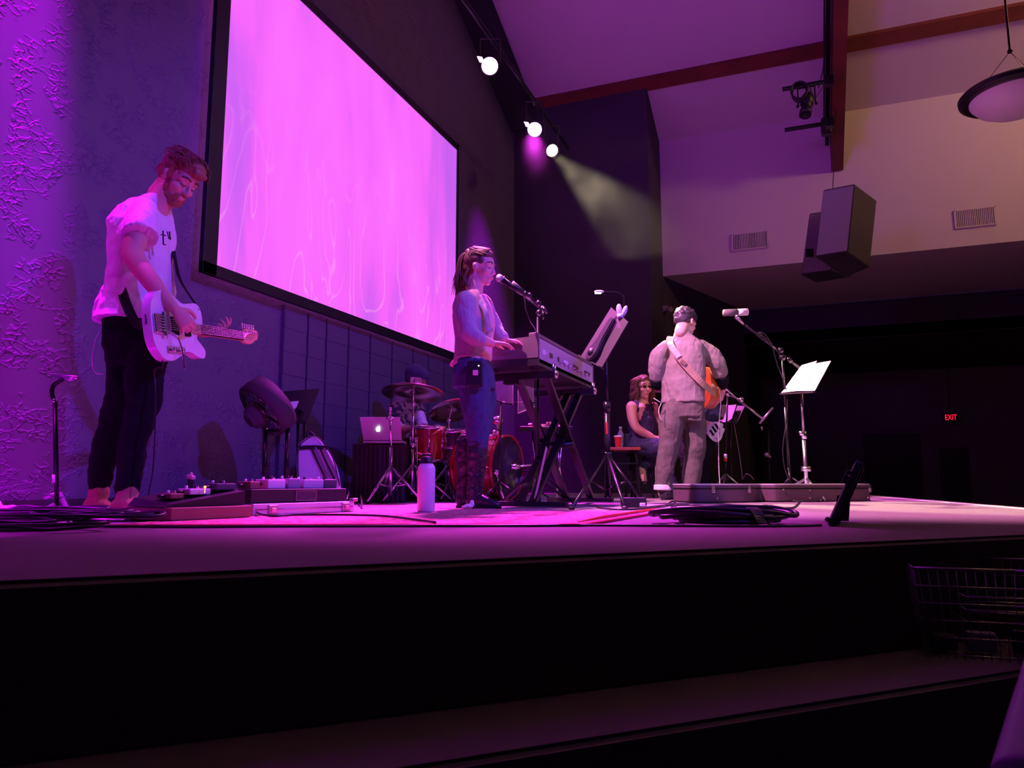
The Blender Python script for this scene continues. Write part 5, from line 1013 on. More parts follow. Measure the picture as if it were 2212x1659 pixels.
bm = BM(); ball(bm, PD(1294, 630, D0-0.16), (0.036, 0.018, 0.011), Matrix.Rotation(YAW, 4, 'Z')); hd = link('lamp_head', bm, M['white'], t2, True)
bm = BM(); box(bm, PD(1292, 633, D0-0.16), (0.045, 0.022, 0.008), Euler((0, 0, YAW))); link('lamp_diffuser', bm, M['lamp_cool'], hd)
# ---- microphones and booms
def mic(t_or_none, label, a, b, r=0.024, body=M['black_metal']):
    a, b = Vector(a), Vector(b); d = (b-a).normalized(); t = thing('microphone', label, 'microphone', a)
    bm = BM(); ball(bm, a, r*1.05); h = link('grille', bm, M['mesh'] if 'mesh' in M else M.setdefault('mesh', mat('mic_mesh', (0.45, 0.43, 0.46), 0.35, 0.7, bump=(900, 0.8, 0.002))), t, True)
    bm = BM(); rod(bm, a+d*r*0.8, b, r*0.85, r*0.5); link('handle', bm, body, t, True)
    bm = BM(); rod(bm, a+d*r*0.7, a+d*r*1.0, r*1.12); link('band', bm, M['black_gloss'], t, True)
    return t
Db = 4.62
mic(None, 'handheld-style microphone on a boom at the singer mouth', PD(1079, 601, Db-0.05), PD(1124, 630, Db+0.02))
bp = G(1162, 1080); Dm = (bp-C0).dot(FH); Dm = 5.15; bp = Vector((PD(1162, 1040, Dm).x, PD(1162, 1040, Dm).y, 0))
t = thing('microphone_stand', 'boom stand behind the keyboard holding the singer microphone', 'microphone stand', bp)
bm = BM(); rod(bm, Vector((bp.x, bp.y, 0.2)), PD(1162, 685, Dm), 0.010); link('pole', bm, M['black_metal'], t, True)
bm = BM(); rod(bm, PD(1112, 622, Db), PD(1170, 668, Dm), 0.0085); link('boom', bm, M['black_metal'], t, True)
bm = BM(); rod(bm, PD(1104, 614, Db-0.01), PD(1130, 633, Db+0.02), 0.026, 0.02); link('clip', bm, M['black'], t, True)
bm = BM(); rod(bm, PD(1134, 632, Db+0.1), PD(1150, 650, Db+0.25), 0.014); ball(bm, PD(1144, 638, Db+0.2), 0.017); ball(bm, PD(1163, 655, Dm-0.1), 0.02); ball(bm, PD(1172, 668, Dm), 0.024); ball(bm, PD(1164, 676, Dm), 0.022); rod(bm, PD(1172, 664, Dm-0.05), PD(1183, 676, Dm-0.05), 0.012); rod(bm, PD(1173, 672, Dm-0.05), PD(1174, 690, Dm-0.05), 0.007); link('boom_clutch', bm, M['black_gloss'], t, True)
tripod(t, bp, 0.26, 0.30, 0.009, M['black_metal'], 0.9)
bm = BM(); tube(bm, [PD(1128, 634, Db+0.03), PD(1133, 645, Db+0.08), PD(1136, 668, Db+0.15), PD(1146, 695, Db+0.2), PD(1158, 722, Db+0.3), Vector((bp.x, bp.y-0.05, 0.9)), Vector((bp.x, bp.y-0.05, 0.3))], 0.0035, 8)
tag(link('microphone_cable', bm, M['cable_m'], None, True), 'thin cable looping from the singer microphone down to the keyboard', 'cable')
# broadcast microphone on the right
Db = 6.3
t = thing('microphone', 'large grey broadcast microphone high on a boom, right of the man in grey', 'microphone', PD(1590, 676, Db))
bm = BM(); rod(bm, PD(1564, 676, Db-0.03), PD(1592, 675, Db), 0.030, 0.031, 24); link('grille', bm, M['mesh2'] if 'mesh2' in M else M.setdefault('mesh2', mat('foam_grey', (0.13, 0.125, 0.11), 0.7)), t, True)
bm = BM(); rod(bm, PD(1592, 675, Db), PD(1614, 674, Db+0.02), 0.031, 0.031, 24); link('body', bm, M['sock'], t, True)
bm = BM(); rod(bm, PD(1590, 684, Db-0.03), PD(1606, 700, Db), 0.018, 0.012); ball(bm, PD(1592, 684, Db-0.03), 0.02); link('yoke', bm, M['steel'], t, True)
bp = PD(1709, 1045, 6.45); bp.z = 0; t = thing('microphone_stand', 'tall boom stand holding the broadcast microphone beside the white pages', 'microphone stand', bp)
j = PD(1690, 772, 6.42)
bm = BM(); rod(bm, PD(1704, 1010, 6.45)-Vector((0, 0, 0.0)), PD(1697, 880, 6.44), 0.013); rod(bm, PD(1697, 890, 6.44), j, 0.009); rod(bm, Vector((bp.x, bp.y, 0.05)), PD(1704, 1010, 6.45), 0.013); link('pole', bm, M['black_metal'], t, True)
bm = BM(); rod(bm, PD(1603, 697, Db), PD(1688, 765, 6.40), 0.010); rod(bm, PD(1688, 765, 6.40), PD(1726, 794, 6.44), 0.012); link('boom', bm, M['black_metal'], t, True)
bm = BM(); rod(bm, PD(1640, 722, 6.34), PD(1680, 757, 6.38), 0.016); ball(bm, PD(1642, 722, 6.34), 0.022); ball(bm, PD(1686, 757, 6.38), 0.026); ball(bm, PD(1690, 772, 6.40), 0.030); rod(bm, PD(1700, 773, 6.4), PD(1710, 782, 6.4), 0.02); rod(bm, PD(1680, 757, 6.38), j, 0.014); link('boom_clutch', bm, M['black_gloss'], t, True)
tripod(t, bp, 0.20, 0.28, 0.010, M['black_metal'], 0.2)
bm = BM(); tube(bm, [PD(1612, 703, Db), PD(1632, 718, 6.3), PD(1652, 722, 6.3), PD(1668, 748, 6.35), PD(1680, 790, 6.38), PD(1695, 830, 6.40), PD(1701, 870, 6.40), PD(1697, 920, 6.40), PD(1691, 970, 6.40), PD(1695, 1010, 6.40), PD(1704, 1036, 6.38)], 0.0045, 8)
tag(link('microphone_cable', bm, M['cable_m'], None, True), 'cable spiralling down the tall boom stand on the right', 'cable')
# music stand with bright pages
bp = PD(1742, 1045, 6.35); bp.z = 0; t = thing('music_stand', 'music stand on the right, its open pages lit bright white', 'music stand', bp)
bm = BM(); rod(bm, Vector((bp.x, bp.y, 0.05)), PD(1736, 940, 6.35), 0.016); rod(bm, PD(1736, 945, 6.35), PD(1731, 835, 6.35), 0.011); link('pole', bm, M['steel'], t, True)
bm = BM(); ball(bm, PD(1731, 936, 6.32), 0.022); rod(bm, PD(1736, 932, 6.35), PD(1737, 948, 6.35), 0.024); link('collar', bm, M['chrome'], t, True)
bm = BM(); rod(bm, PD(1741, 1008, 6.35), PD(1741, 1018, 6.35), 0.04); link('hub', bm, M['steel'], t, True)
tripod(t, bp, 0.19, 0.30, 0.011, M['steel'], 1.0)
L0, L1, L2, L3 = PD(1688, 850, 6.42), PD(1727, 797, 6.62), PD(1795, 782, 6.28), PD(1760, 846, 6.06)
bm = BM(); quadslab(bm, [L0, L1, L2, L3], -0.006); bmesh.ops.recalc_face_normals(bm, faces=bm.faces); dk = link('desk', bm, M['desk'], t)
bm = BM(); bar(bm, L0+Vector((0, 0, -0.005)), L3+Vector((0, 0, -0.005)), 0.04, 0.008); link('lip', bm, M['desk'], dk)
nn = (L1-L0).cross(L3-L0).normalized(); nn = nn if nn.z > 0 else -nn
def pg(f0, f1, up_, sk): 
    A = L0.lerp(L3, f0); B = L1.lerp(L2, f0); C_ = L1.lerp(L2, f1); D_ = L0.lerp(L3, f1); return [A+nn*(0.010+sk[0]), B+nn*(0.012+sk[0])+(B-A)*up_, C_+nn*(0.012+sk[1])+(C_-D_)*up_, D_+nn*(0.010+sk[1])]
t2 = thing('song_sheets', 'two bright white sheets of music on the right music stand', 'paper', L0)
bm = BM(); quadslab(bm, pg(0.03, 0.55, 0.10, (0, 0.008)), 0.002); link('sheet', bm, M['paper'], t2)
bm = BM(); quadslab(bm, pg(0.50, 1.02, 0.0, (0.008, 0.0)), 0.002); link('sheet', bm, M['paper'], t2)
# ---- acoustic guitar
F_, S_, _u = frame(FH*0.42 + RH*0.90); a = S_*1.0 + UP*0.10
T = basis(PD(1553, 838, 6.80) + F_*0.02, a, F_)        # x along the neck from the butt, z out of the sound board
outl = smooth_outline([(0, 0), (.012, .10), (.06, .17), (.13, .198), (.20, .185), (.27, .145), (.31, .138), (.37, .148), (.43, .150), (.48, .11), (.50, .05), (.50, -.05), (.48, -.11), (.43, -.150), (.37, -.148), (.31, -.138), (.27, -.145), (.20, -.185), (.13, -.198), (.06, -.17), (.012, -.10)], 4)
bm = BM(); prism(bm, outl, -0.11, -0.004); beveled(bm, 0.003); g_ = part('acoustic_guitar', bm, M['orange_wood'], T, None); tag(g_, 'orange wooden acoustic guitar at the right side of the man in grey', 'acoustic guitar')
bm = BM(); prism(bm, outl, -0.004, 0.0); part('soundboard', bm, M['spruce'], T, g_)
bm = BM(); rod(bm, (0.35, 0, 0.001), (0.35, 0, 0.002), 0.05, None, 32); part('sound_hole', bm, M['black'], T, g_)
bm = BM(); box(bm, (0.13, 0, 0.006), (0.03, 0.15, 0.012), bev=0.002); part('bridge', bm, M['rosewood'], T, g_)
bm = BM(); box(bm, (0.66, 0, 0.0), (0.44, 0.052, 0.02), bev=0.003); part('neck', bm, M['maple'], T, g_)
bm = BM(); box(bm, (0.95, 0, -0.01), (0.17, 0.075, 0.015), bev=0.003); part('headstock', bm, M['rosewood'], T, g_)
bm = BM(); rod(bm, (0.0, 0, -0.055), (-0.018, 0, -0.055), 0.009); part('strap_button', bm, M['chrome'], T, g_)
bm = BM(); q = T @ Vector((-0.015, 0, -0.055)); tube(bm, [q, q+Vector((0.02, -0.02, -0.02)), q+Vector((0.03, -0.03, -0.15)), q+Vector((0.0, -0.02, -0.45)), Vector((q.x, q.y, 0.1)), Vector((q.x+0.1, q.y, 0.008))], 0.0035, 8)
tag(link('guitar_lead', bm, M['sock'], None, True), 'pale lead hanging from the acoustic guitar down to the floor', 'cable')
# ---- white bass
def B(x, y, d=0.0): return PD(x, y, 7.12+d)
pts = [(1522, 909), (1537, 911), (1552, 912), (1561, 917), (1560, 924), (1564, 928), (1560, 938), (1556, 949), (1548, 955), (1538, 951), (1527, 936), (1520, 920)]
cpt = B(1541, 931); e1 = (B(1551, 931)-B(1531, 931)).normalized(); e2 = (B(1541, 921)-B(1541, 941)).normalized()
e1 = (e1 - FH*0.25).normalized(); nb = e1.cross(e2).normalized(); nb = nb if nb.dot(FH) < 0 else -nb
sc = 1600/7.12
Tb = Matrix.Translation(cpt) @ Matrix((e1, nb.cross(e1), nb)).transposed().to_4x4()
sg = 1 if (nb.cross(e1)).z > 0 else -1
ol = smooth_outline([((x-1541)/sc*1.03, sg*-(y-931)/sc) for x, y in pts], 4)
bm = BM(); prism(bm, ol, -0.02, 0.022); bmesh.ops.recalc_face_normals(bm, faces=bm.faces); beveled(bm, 0.004); b_ = part('bass_guitar', bm, M['guitar_white'], Tb, None); tag(b_, 'white bass guitar body with three black pickups showing beside grey trousers', 'bass guitar')
for (x0, y0_, x1, y1_) in ((1534, 929, 1541, 941), (1539, 922, 1547, 934), (1545, 916, 1553, 929)):
    bm = BM(); A_ = Vector(((x0-1541)/sc, sg*-(y0_-931)/sc, 0.024)); B_ = Vector(((x1-1541)/sc, sg*-(y1_-931)/sc, 0.024)); bar(bm, A_, B_, 0.020, 0.010); part('pickup', bm, M['black_gloss'], Tb, b_)
for (x, y) in ((1546, 944), (1552, 942), (1548, 949), (1554, 936)):
    bm = BM(); A_ = Vector(((x-1541)/sc, sg*-(y-931)/sc, 0.022)); rod(bm, A_, A_+Vector((0, 0, 0.014)), 0.008); part('knob', bm, M['chrome'], Tb, b_, True)
bm = BM(); bar(bm, B(1530, 918, -0.01), B(1452, 868, -0.15), 0.055, 0.022, tuple(nb)); link('neck', bm, M['maple'], b_)
# ---- drum kit
def shell(t, c, ax, r, d, m, top_m, hoop=M['chrome'], lugs=8, name='shell'):
    ax = Vector(ax).normalized(); mt = Matrix.Translation(Vector(c)) @ ax.to_track_quat('Z', 'Y').to_matrix().to_4x4()
    bm = BM(); lathe(bm, [(r, -d/2), (r, d/2)], 48, mt); sh = link(name, bm, m, t, True)
    bm = BM(); lathe(bm, [(0, d/2+0.002), (r*0.985, d/2+0.002), (r*0.99, d/2-0.002)], 48, mt); link('drumhead', bm, top_m, t, True)
    bm = BM(); lathe(bm, [(r*0.99, -d/2+0.002), (r*0.985, -d/2-0.002), (0, -d/2-0.002)], 48, mt); link('drumhead', bm, M['drumhead'], t, True)
    for s in (-1, 1):
        bm = BM(); z = s*d/2; lathe(bm, [(r*1.0, z-0.018*s), (r*1.045, z-0.018*s), (r*1.045, z+0.012*s), (r*0.985, z+0.012*s), (r*0.985, z), (r*1.0, z-0.018*s)], 48, mt); link('hoop', bm, hoop, t, True)
    for k in range(lugs):
        a = k*2*PI/lugs; x, y = r*1.03*math.cos(a), r*1.03*math.sin(a); bm = BM()
        for s in (-1, 1): rod(bm, mt @ Vector((x, y, s*d/2)), mt @ Vector((x, y, s*d*0.22)), 0.004)
        rod(bm, mt @ Vector((x, y, -d*0.20)), mt @ Vector((x, y, d*0.20)), 0.009); link('lug', bm, M['chrome'], t, True)
    return mt
c = PD(1096, 1015, 6.05); ax = RH*0.86-FH*0.50; c.z = 0.275
t = thing('bass_drum', 'red bass drum lying on its side with a dark blue front head', 'bass drum', (c.x, c.y, 0))
shell(t, c-ax.normalized()*0.19, ax, 0.255, 0.38, M['red_drum'], M['darkhead'], M['red_drum'], 8)
for s in (1, -1):
    bm = BM(); q = c-ax.normalized()*0.10 + FH*0.0 + (FH if s < 0 else -FH)*0.245 + UP*-0.04; rod(bm, q, Vector((q.x, q.y, 0.012)) + RH*0.06 - FH*0.06*s, 0.011); ball(bm, q, 0.026); link('spur', bm, M['chrome'], t, True)
bm = BM(); q = PD(1075, 908, 6.0); ball(bm, q, (0.045, 0.045, 0.035)); rod(bm, q, Vector((q.x, q.y, 0.50)), 0.012); ball(bm, q-Vector((0.03, 0, 0.10)), 0.022); rod(bm, q-Vector((0, 0, 0.12)), q-Vector((0.10, 0.02, 0.14)), 0.009); link('tom_mount', bm, M['chrome'], t, True)
t = thing('microphone_stand', 'low stand with a small microphone aimed at the bass drum head', 'microphone stand', G(1150, 1080))
b0 = G(1150, 1080); bm = BM(); rod(bm, b0, b0+Vector((0, 0, 0.30)), 0.008); rod(bm, PD(1150, 1004, 5.9), PD(1120, 1008, 5.85), 0.007); link('pole', bm, M['chrome'], t, True)
bm = BM(); rod(bm, PD(1122, 1008, 5.85), PD(1104, 1009, 5.83), 0.018, 0.024); link('mic_head', bm, M['chrome'], t, True); tripod(t, b0, 0.12, 0.16, 0.006, M['black_metal'])
# floor tom
c = PD(927, 958, 6.25); t = thing('floor_tom', 'deep red drum standing behind the white bottle', 'drum', (c.x, c.y, 0))
shell(t, c, (0.05, -0.1, 1), 0.150, 0.28, M['red_drum'], M['drumhead'])
for k in range(3):
    a = 0.4+k*2*PI/3; x, y = c.x+0.17*math.cos(a), c.y+0.17*math.sin(a); bm = BM(); rod(bm, (x, y, c.z+0.05), (x, y, 0.01), 0.006); lg = link('leg', bm, M['chrome'], t, True); bm = BM(); ball(bm, (x, y, 0.014), 0.014, None, 10, 8); link('rubber_foot', bm, M['black'], lg, True)
# snare
c = PD(982, 948, 6.35); t = thing('snare_drum', 'shallow dark drum with chrome rims behind the singer boots', 'drum', (c.x, c.y, 0))
shell(t, c, (0.0, -0.12, 1), 0.165, 0.14, M['black_gloss'], M['drumhead'])
bm = BM(); rod(bm, (c.x, c.y, 0.12), (c.x, c.y, c.z-0.08), 0.012); link('stand_pole', bm, M['chrome'], t, True); tripod(t, Vector((c.x, c.y, 0)), 0.26, 0.24, 0.008, M['chrome'], 0.5, 0.10)
def cymbal(label, px, py, D, r, tilt, base, foot=0.28, a0=0.4, hat=False, polecol=M['chrome'], grp='cymbals of the drum kit'):
    c = PD(px, py, D); b0 = Vector((PD(base, 1040, D).x, PD(base, 1040, D).y, 0)); t = thing('cymbal', label, 'cymbal', b0, 0, grp)
    mt = Matrix.Translation(c) @ Vector(tilt).normalized().to_track_quat('Z', 'Y').to_matrix().to_4x4()
    for i in range(2 if hat else 1):
        bm = BM(); s = -1 if i else 1; z = -0.03*i
        lathe(bm, [(0, z+0.028*s), (r*0.06, z+0.026*s), (r*0.17, z+0.012*s), (r*0.2, z+0.006*s), (r*0.6, z-0.004*s), (r, z-0.016*s), (r, z-0.0175*s), (r*0.6, z-0.0055*s), (r*0.2, z+0.0045*s), (r*0.17, z+0.0105*s), (0, z+0.0265*s)], 56, mt); link('plate', bm, M['cymbal'], t, True)
    bm = BM(); rod(bm, (b0.x, b0.y, 0.06), (b0.x, b0.y, 0.45), 0.0135); rod(bm, (b0.x, b0.y, 0.45), (b0.x, b0.y, c.z-0.10), 0.009); rod(bm, (b0.x, b0.y, c.z-0.10), c+Vector((0, 0, 0.05)), 0.006); rod(bm, (b0.x, b0.y, 0.43), (b0.x, b0.y, 0.47), 0.019); ball(bm, (b0.x, b0.y, c.z-0.10), 0.020); ball(bm, c+Vector((0, 0, 0.05)), 0.011); link('pole', bm, polecol, t, True)
    tripod(t, b0, 0.30, foot, 0.010, M['chrome'], a0, 0.12)
    return t
cymbal('largest cymbal, hanging in front of the drummer face', 893, 846, 5.95, 0.255, UP+FH*0.22+RH*0.03, 890, 0.33, 0.3)
cymbal('smaller cymbal between the drummer and the singer legs', 978, 884, 6.45, 0.215, UP+FH*0.40-RH*0.25, 968, 0.26, 1.2)
b0 = PD(843, 1040, 5.62); b0.z = 0; t = thing('drum_stand', 'chrome drum stand in front of the silver laptop', 'stand', b0)
bm = BM(); rod(bm, (b0.x, b0.y, 0.06), (b0.x, b0.y, 0.42), 0.0135); rod(bm, (b0.x, b0.y, 0.42), PD(843, 884, 5.62), 0.009); link('pole', bm, M['chrome'], t, True)
bm = BM(); rod(bm, PD(843, 900, 5.62), PD(843, 908, 5.62), 0.02); rod(bm, PD(834, 904, 5.6), PD(852, 903, 5.6), 0.009); ball(bm, PD(843, 884, 5.62), 0.015); link('clamp', bm, M['chrome'], t, True)
tripod(t, b0, 0.28, 0.25, 0.010, M['chrome'], 0.35, 0.12)
t = thing('drum_stick', 'stick over the deep red drum in place of a mic boom', 'drum stick', PD(934, 938, 6.05)); bm = BM(); rod(bm, PD(934, 938, 6.0), PD(958, 924, 6.1), 0.007); link('shaft', bm, M['maple'], t, True)  # maple stick stands in for a chrome mic boom
bm = BM(); tube(bm, [PD(899, 978, 5.9), PD(915, 983, 5.9), PD(930, 986, 5.9)], 0.007); bm2 = link('drum_stick', bm, M['maple'], None, True); tag(bm2, 'drum stick lying across the lower rim behind the white bottle', 'drum stick')
c = PD(862, 1040, 6.85); t = thing('drum_throne', 'round black stool under the drummer', 'stool', (c.x, c.y, 0))
bm = BM(); lathe(bm, [(0, 0.30), (0.15, 0.30), (0.165, 0.315), (0.165, 0.355), (0.15, 0.37), (0, 0.372)], 32, Matrix.Translation((c.x, c.y, 0))); link('seat', bm, M['black'], t, True)
bm = BM(); rod(bm, (c.x, c.y, 0.08), (c.x, c.y, 0.31), 0.016); link('post', bm, M['chrome'], t, True); tripod(t, Vector((c.x, c.y, 0)), 0.22, 0.24, 0.010, M['chrome'])
q = G(920, 1083, 0); t = thing('floor_rack', 'low black metal rack lying on the floor below the drums', 'rack', q)
for k in (0, 1):
    bm = BM(); a_ = G(862, 1083-k*4); b_1 = G(982, 1083-k*4); bar(bm, a_+UP*0.03, b_1+UP*0.03, 0.05, 0.04); link('rail', bm, M['black'], t)
for x in (870, 905, 940, 975): bm = BM(); bar(bm, G(x, 1083)+UP*0.055, G(x, 1079)+UP*0.055, 0.05, 0.02); link('cross_piece', bm, M['black_metal'], t)
# black box, laptop
b0, b1 = PD(757, 1088, 5.85), PD(872, 1088, 5.85); topz = PD(810, 958, 5.85).z
cb = (b0+b1)/2 + FH*0.22
bm = BM(); box(bm, (cb.x, cb.y, topz/2), ((b1-b0).length, 0.42, topz), Euler((0, 0, YAW)), 0.01); t = link('equipment_box', bm, M['table']); tag(t, 'black box holding the silver laptop, beside the drums', 'box')
bm = BM(); n_ = 12
for k in range(n_): q = b0.lerp(b1, (k+0.5)/n_) - FH*0.004; box(bm, (q.x, q.y, topz*0.5), (0.012, 0.012, topz*0.96), Euler((0, 0, YAW)))
link('cloth_pleats', bm, M['table'], t)
q = PD(826, 955, 5.78); q.z = topz+0.002; t = thing('laptop', 'open silver laptop with a glowing white emblem on its lid', 'laptop', q)
bm = BM(); box(bm, q + FH*0.14 + Vector((0, 0, 0.009)), (0.315, 0.22, 0.016), Euler((0, 0, YAW)), 0.003); link('base', bm, M['laptop'], t)
l0, l1, l2, l3 = PD(785, 951, 5.80), PD(868, 951, 5.80), PD(864, 901, 5.70), PD(777, 902, 5.70)
bm = BM(); quadslab(bm, [l0, l1, l2, l3], -0.008); bmesh.ops.recalc_face_normals(bm, faces=bm.faces); beveled(bm, 0.002); lid = link('lid', bm, M['laptop'], t)
lc = PD(817, 927, 5.745); ln = (l1-l0).cross(l3-l0).normalized(); ln = ln if ln.dot(FH) < 0 else -ln
Tl = basis(lc + ln*0.0095, (l1-l0), ln)
bm = BM(); ap = smooth_outline([(0, .012), (.008, .016), (.016, .010), (.012, .002), (.016, -.006), (.009, -.017), (0, -.015), (-.009, -.017), (-.016, -.004), (-.015, .009), (-.008, .016)], 4); prism(bm, ap, 0, 0.001)
prism(bm, smooth_outline([(0.001, .018), (.008, .020), (.009, .028), (.002, .026)], 3), 0, 0.001); part('lid_emblem', bm, M['logo_lit'], Tl, lid)
# ---- trap table and acrylic panels behind the keyboard
b0, b1 = PD(1122, 928, 6.4), PD(1234, 926, 6.4); cz = (b0.z+b1.z)/2; cb = (b0+b1)/2; cb.z = 0
t = thing('trap_table', 'small black side table with pink and red things on it', 'table', cb)
bm = BM(); box(bm, (cb.x, cb.y, cz), ((b1-b0).length, 0.34, 0.025), Euler((0, 0, YAW)), 0.006); link('table_top', bm, M['table'], t)
for i, (x, s) in enumerate(((1150, -1), (1215, 1))):
    p0 = PD(x, 935, 6.4); f0 = PD(x+s*(-14), 1040, 6.4); bm = BM(); rod(bm, (p0.x, p0.y, cz-0.02), (f0.x, f0.y, 0.012), 0.010); rod(bm, (f0.x, f0.y, cz-0.02), (p0.x, p0.y, 0.012), 0.010); link('leg', bm, M['chrome'], t, True)
q = PD(1148, 921, 6.33); q.z = cz+0.013; t = thing('tub', 'small red tub with a white lid on the side table', 'tub', q); bm = BM(); lathe(bm, [(0, 0), (0.024, 0), (0.024, 0.02), (0, 0.02)], 24, Matrix.Translation(q)); link('tub', bm, M['red'], t, True); bm = BM(); lathe(bm, [(0, 0.02), (0.028, 0.02), (0.028, 0.032), (0, 0.034)], 24, Matrix.Translation(q)); link('lid', bm, M['white'], t, True)
q = PD(1180, 921, 6.33); q.z = cz+0.013; bm = BM(); box(bm, q+Vector((-0.02, 0, 0.012)), (0.07, 0.05, 0.022), Euler((0, 0, YAW)), 0.004); box(bm, q+Vector((0.02, 0.01, 0.022)), (0.035, 0.04, 0.042), Euler((0, 0, YAW+0.3)), 0.004); tag(link('pink_carton', bm, M['blouse']), 'pink folded carton in the middle of the side table', 'carton')
q = PD(1212, 921, 6.33); q.z = cz+0.013; bm = BM(); lathe(bm, [(0, 0), (0.030, 0), (0.004, 0.095), (0, 0.096)], 12, Matrix.Translation(q)); tag(link('pink_cone', bm, M['blouse'], None, True), 'narrow pink cone standing at the right end of the side table', 'cone')
bp = PD(1161, 1040, 6.2); bp.z = 0; t = thing('acrylic_screen', 'clear acrylic panels with bright edges on a black post behind the keyboard', 'screen', bp)
bm = BM(); rod(bm, bp+Vector((0, 0, 0.02)), PD(1161, 835, 6.2), 0.016); link('post', bm, M['black_metal'], t, True); tripod(t, bp, 0.22, 0.25, 0.010, M['black_metal'], 0.7)
for (x0, x1, yl, yr, d0, d1, yt) in ((1119, 1160, 893, 877, 6.15, 6.3, 800), (1068, 1108, 866, 874, 6.3, 6.15, 800)):
    qs = [PD(x0, yl, d0), PD(x1, yr, d1), PD(x1, yt, d1), PD(x0, yt, d0)]; bm = BM(); quadslab(bm, qs, 0.005); pn = link('panel', bm, M['acrylic'], t)
    bm = BM(); rod(bm, qs[0], qs[1], 0.005); rod(bm, qs[1], qs[2], 0.003); rod(bm, qs[0], qs[3], 0.003); link('panel_edge', bm, M['acry_edge'], pn, True)
    bm = BM(); rod(bm, qs[0].lerp(qs[1], 0.5), PD(1161, (yl+yr)/2, 6.2), 0.006); link('arm', bm, M['black_metal'], t, True)
b0 = PD(1078, 1040, 5.75); b0.z = 0; t = thing('microphone_stand', 'thin black boom stand in front of the bass drum', 'microphone stand', b0)
bm = BM(); rod(bm, b0+Vector((0, 0, 0.01)), PD(1082, 866, 5.75), 0.010); rod(bm, PD(1070, 865, 5.75), PD(1107, 874, 5.7), 0.006); link('pole', bm, M['black_metal'], t, True); tripod(t, b0, 0.16, 0.22, 0.008, M['black_metal'], 0.2)
# ---- table and stool by the seated woman
b0, b1 = PD(1318, 966, 7.3), PD(1378, 966, 7.3); cz = b0.z; cb = (b0+b1)/2+FH*0.15; cb.z = 0
t = thing('side_stool', 'dark stool with a red top carrying a cup and a bottle', 'stool', cb)
bm = BM(); box(bm, (cb.x, cb.y, cz-0.015), ((b1-b0).length+0.05, 0.34, 0.03), Euler((0, 0, YAW)), 0.006); link('top', bm, M['wood_red'], t)
for sx in (-1, 1):
    for sy in (-1, 1): q = cb + RH*sx*0.12 + FH*sy*0.13; q2 = cb + RH*sx*0.15 + FH*sy*0.16; bm = BM(); bar(bm, (q.x, q.y, cz-0.03), (q2.x, q2.y, 0.0), 0.025, 0.025); link('leg', bm, M['black_metal'], t)
bm = BM()
for z in (0.16, 0.34): bar(bm, cb-RH*0.14-FH*0.15+UP*z, cb+RH*0.14-FH*0.15+UP*z, 0.02, 0.02)
link('rung', bm, M['black_metal'], t)
q = PD(1335, 960, 7.40); q.z = cz+0.001; T_ = Matrix.Translation(q); t = thing('cup', 'red takeaway cup with a pale lid on the dark stool', 'cup', q)
bm = BM(); lathe(bm, [(0, 0), (0.026, 0), (0.036, 0.105), (0, 0.105)], 24, T_); link('cup_body', bm, M['red'], t, True); bm = BM(); lathe(bm, [(0, 0.105), (0.040, 0.105), (0.039, 0.118), (0, 0.122)], 24, T_); link('lid', bm, M['paper'], t, True)
q = PD(1341, 958, 7.54); q.z = cz+0.001; T_ = Matrix.Translation(q); t = thing('plastic_bottle', 'clear plastic water bottle behind the red cup', 'bottle', q)
bm = BM(); lathe(bm, [(0, 0), (0.032, 0), (0.033, 0.06), (0.030, 0.075), (0.033, 0.09), (0.033, 0.14), (0.014, 0.185), (0.013, 0.20), (0, 0.20)], 24, T_); link('bottle_body', bm, M['clear'], t, True); bm = BM(); lathe(bm, [(0, 0.20), (0.016, 0.20), (0.016, 0.218), (0, 0.218)], 16, T_); link('cap', bm, M['white'], t, True)
q = PD(1356, 958, 7.46); q.z = cz+0.001; bm = BM(); box(bm, q+Vector((0, 0, 0.07)), (0.06, 0.06, 0.14), Euler((0, 0, YAW)), 0.01); tb = [q+RH*0.05+Vector((0, -0.05, z)) for z in (0.02, 0.10, 0.12, 0.05)]; tag(link('black_pouch', bm, M['black']), 'small black pouch beside the clear bottle on the stool', 'pouch')
cb = PD(1387, 1040, 7.6); cb.z = 0; sz_ = PD(1387, 976, 7.55).z-0.02; t = thing('bar_stool', 'tall dark stool that the woman in dark glasses sits on', 'stool', cb)
bm = BM(); lathe(bm, [(0, sz_-0.03), (0.17, sz_-0.03), (0.175, sz_-0.01), (0.17, sz_), (0, sz_)], 28, Matrix.Translation((cb.x, cb.y, 0))); link('seat', bm, M['black'], t, True)
for k in range(4): a = PI/4+k*PI/2; bm = BM(); rod(bm, (cb.x+0.12*math.cos(a), cb.y+0.12*math.sin(a), sz_-0.03), (cb.x+0.20*math.cos(a), cb.y+0.20*math.sin(a), 0.0), 0.012); link('leg', bm, M['black_metal'], t, True)
bm = BM(); lathe(bm, [(0.165, 0.15), (0.175, 0.15), (0.175, 0.165), (0.165, 0.165), (0.165, 0.15)], 28, Matrix.Translation((cb.x, cb.y, 0))); link('foot_ring', bm, M['black_metal'], t, True)
cb = PD(1508, 1040, 7.65); cb.z = 0; t = thing('bar_stool', 'black stool hidden behind the man in grey, under the bass player', 'stool', cb)
sz_ = PD(1508, 962, 7.6).z-0.10
bm = BM(); lathe(bm, [(0, sz_-0.03), (0.16, sz_-0.03), (0.16, sz_), (0, sz_)], 24, Matrix.Translation((cb.x, cb.y, 0))); link('seat', bm, M['black'], t, True)
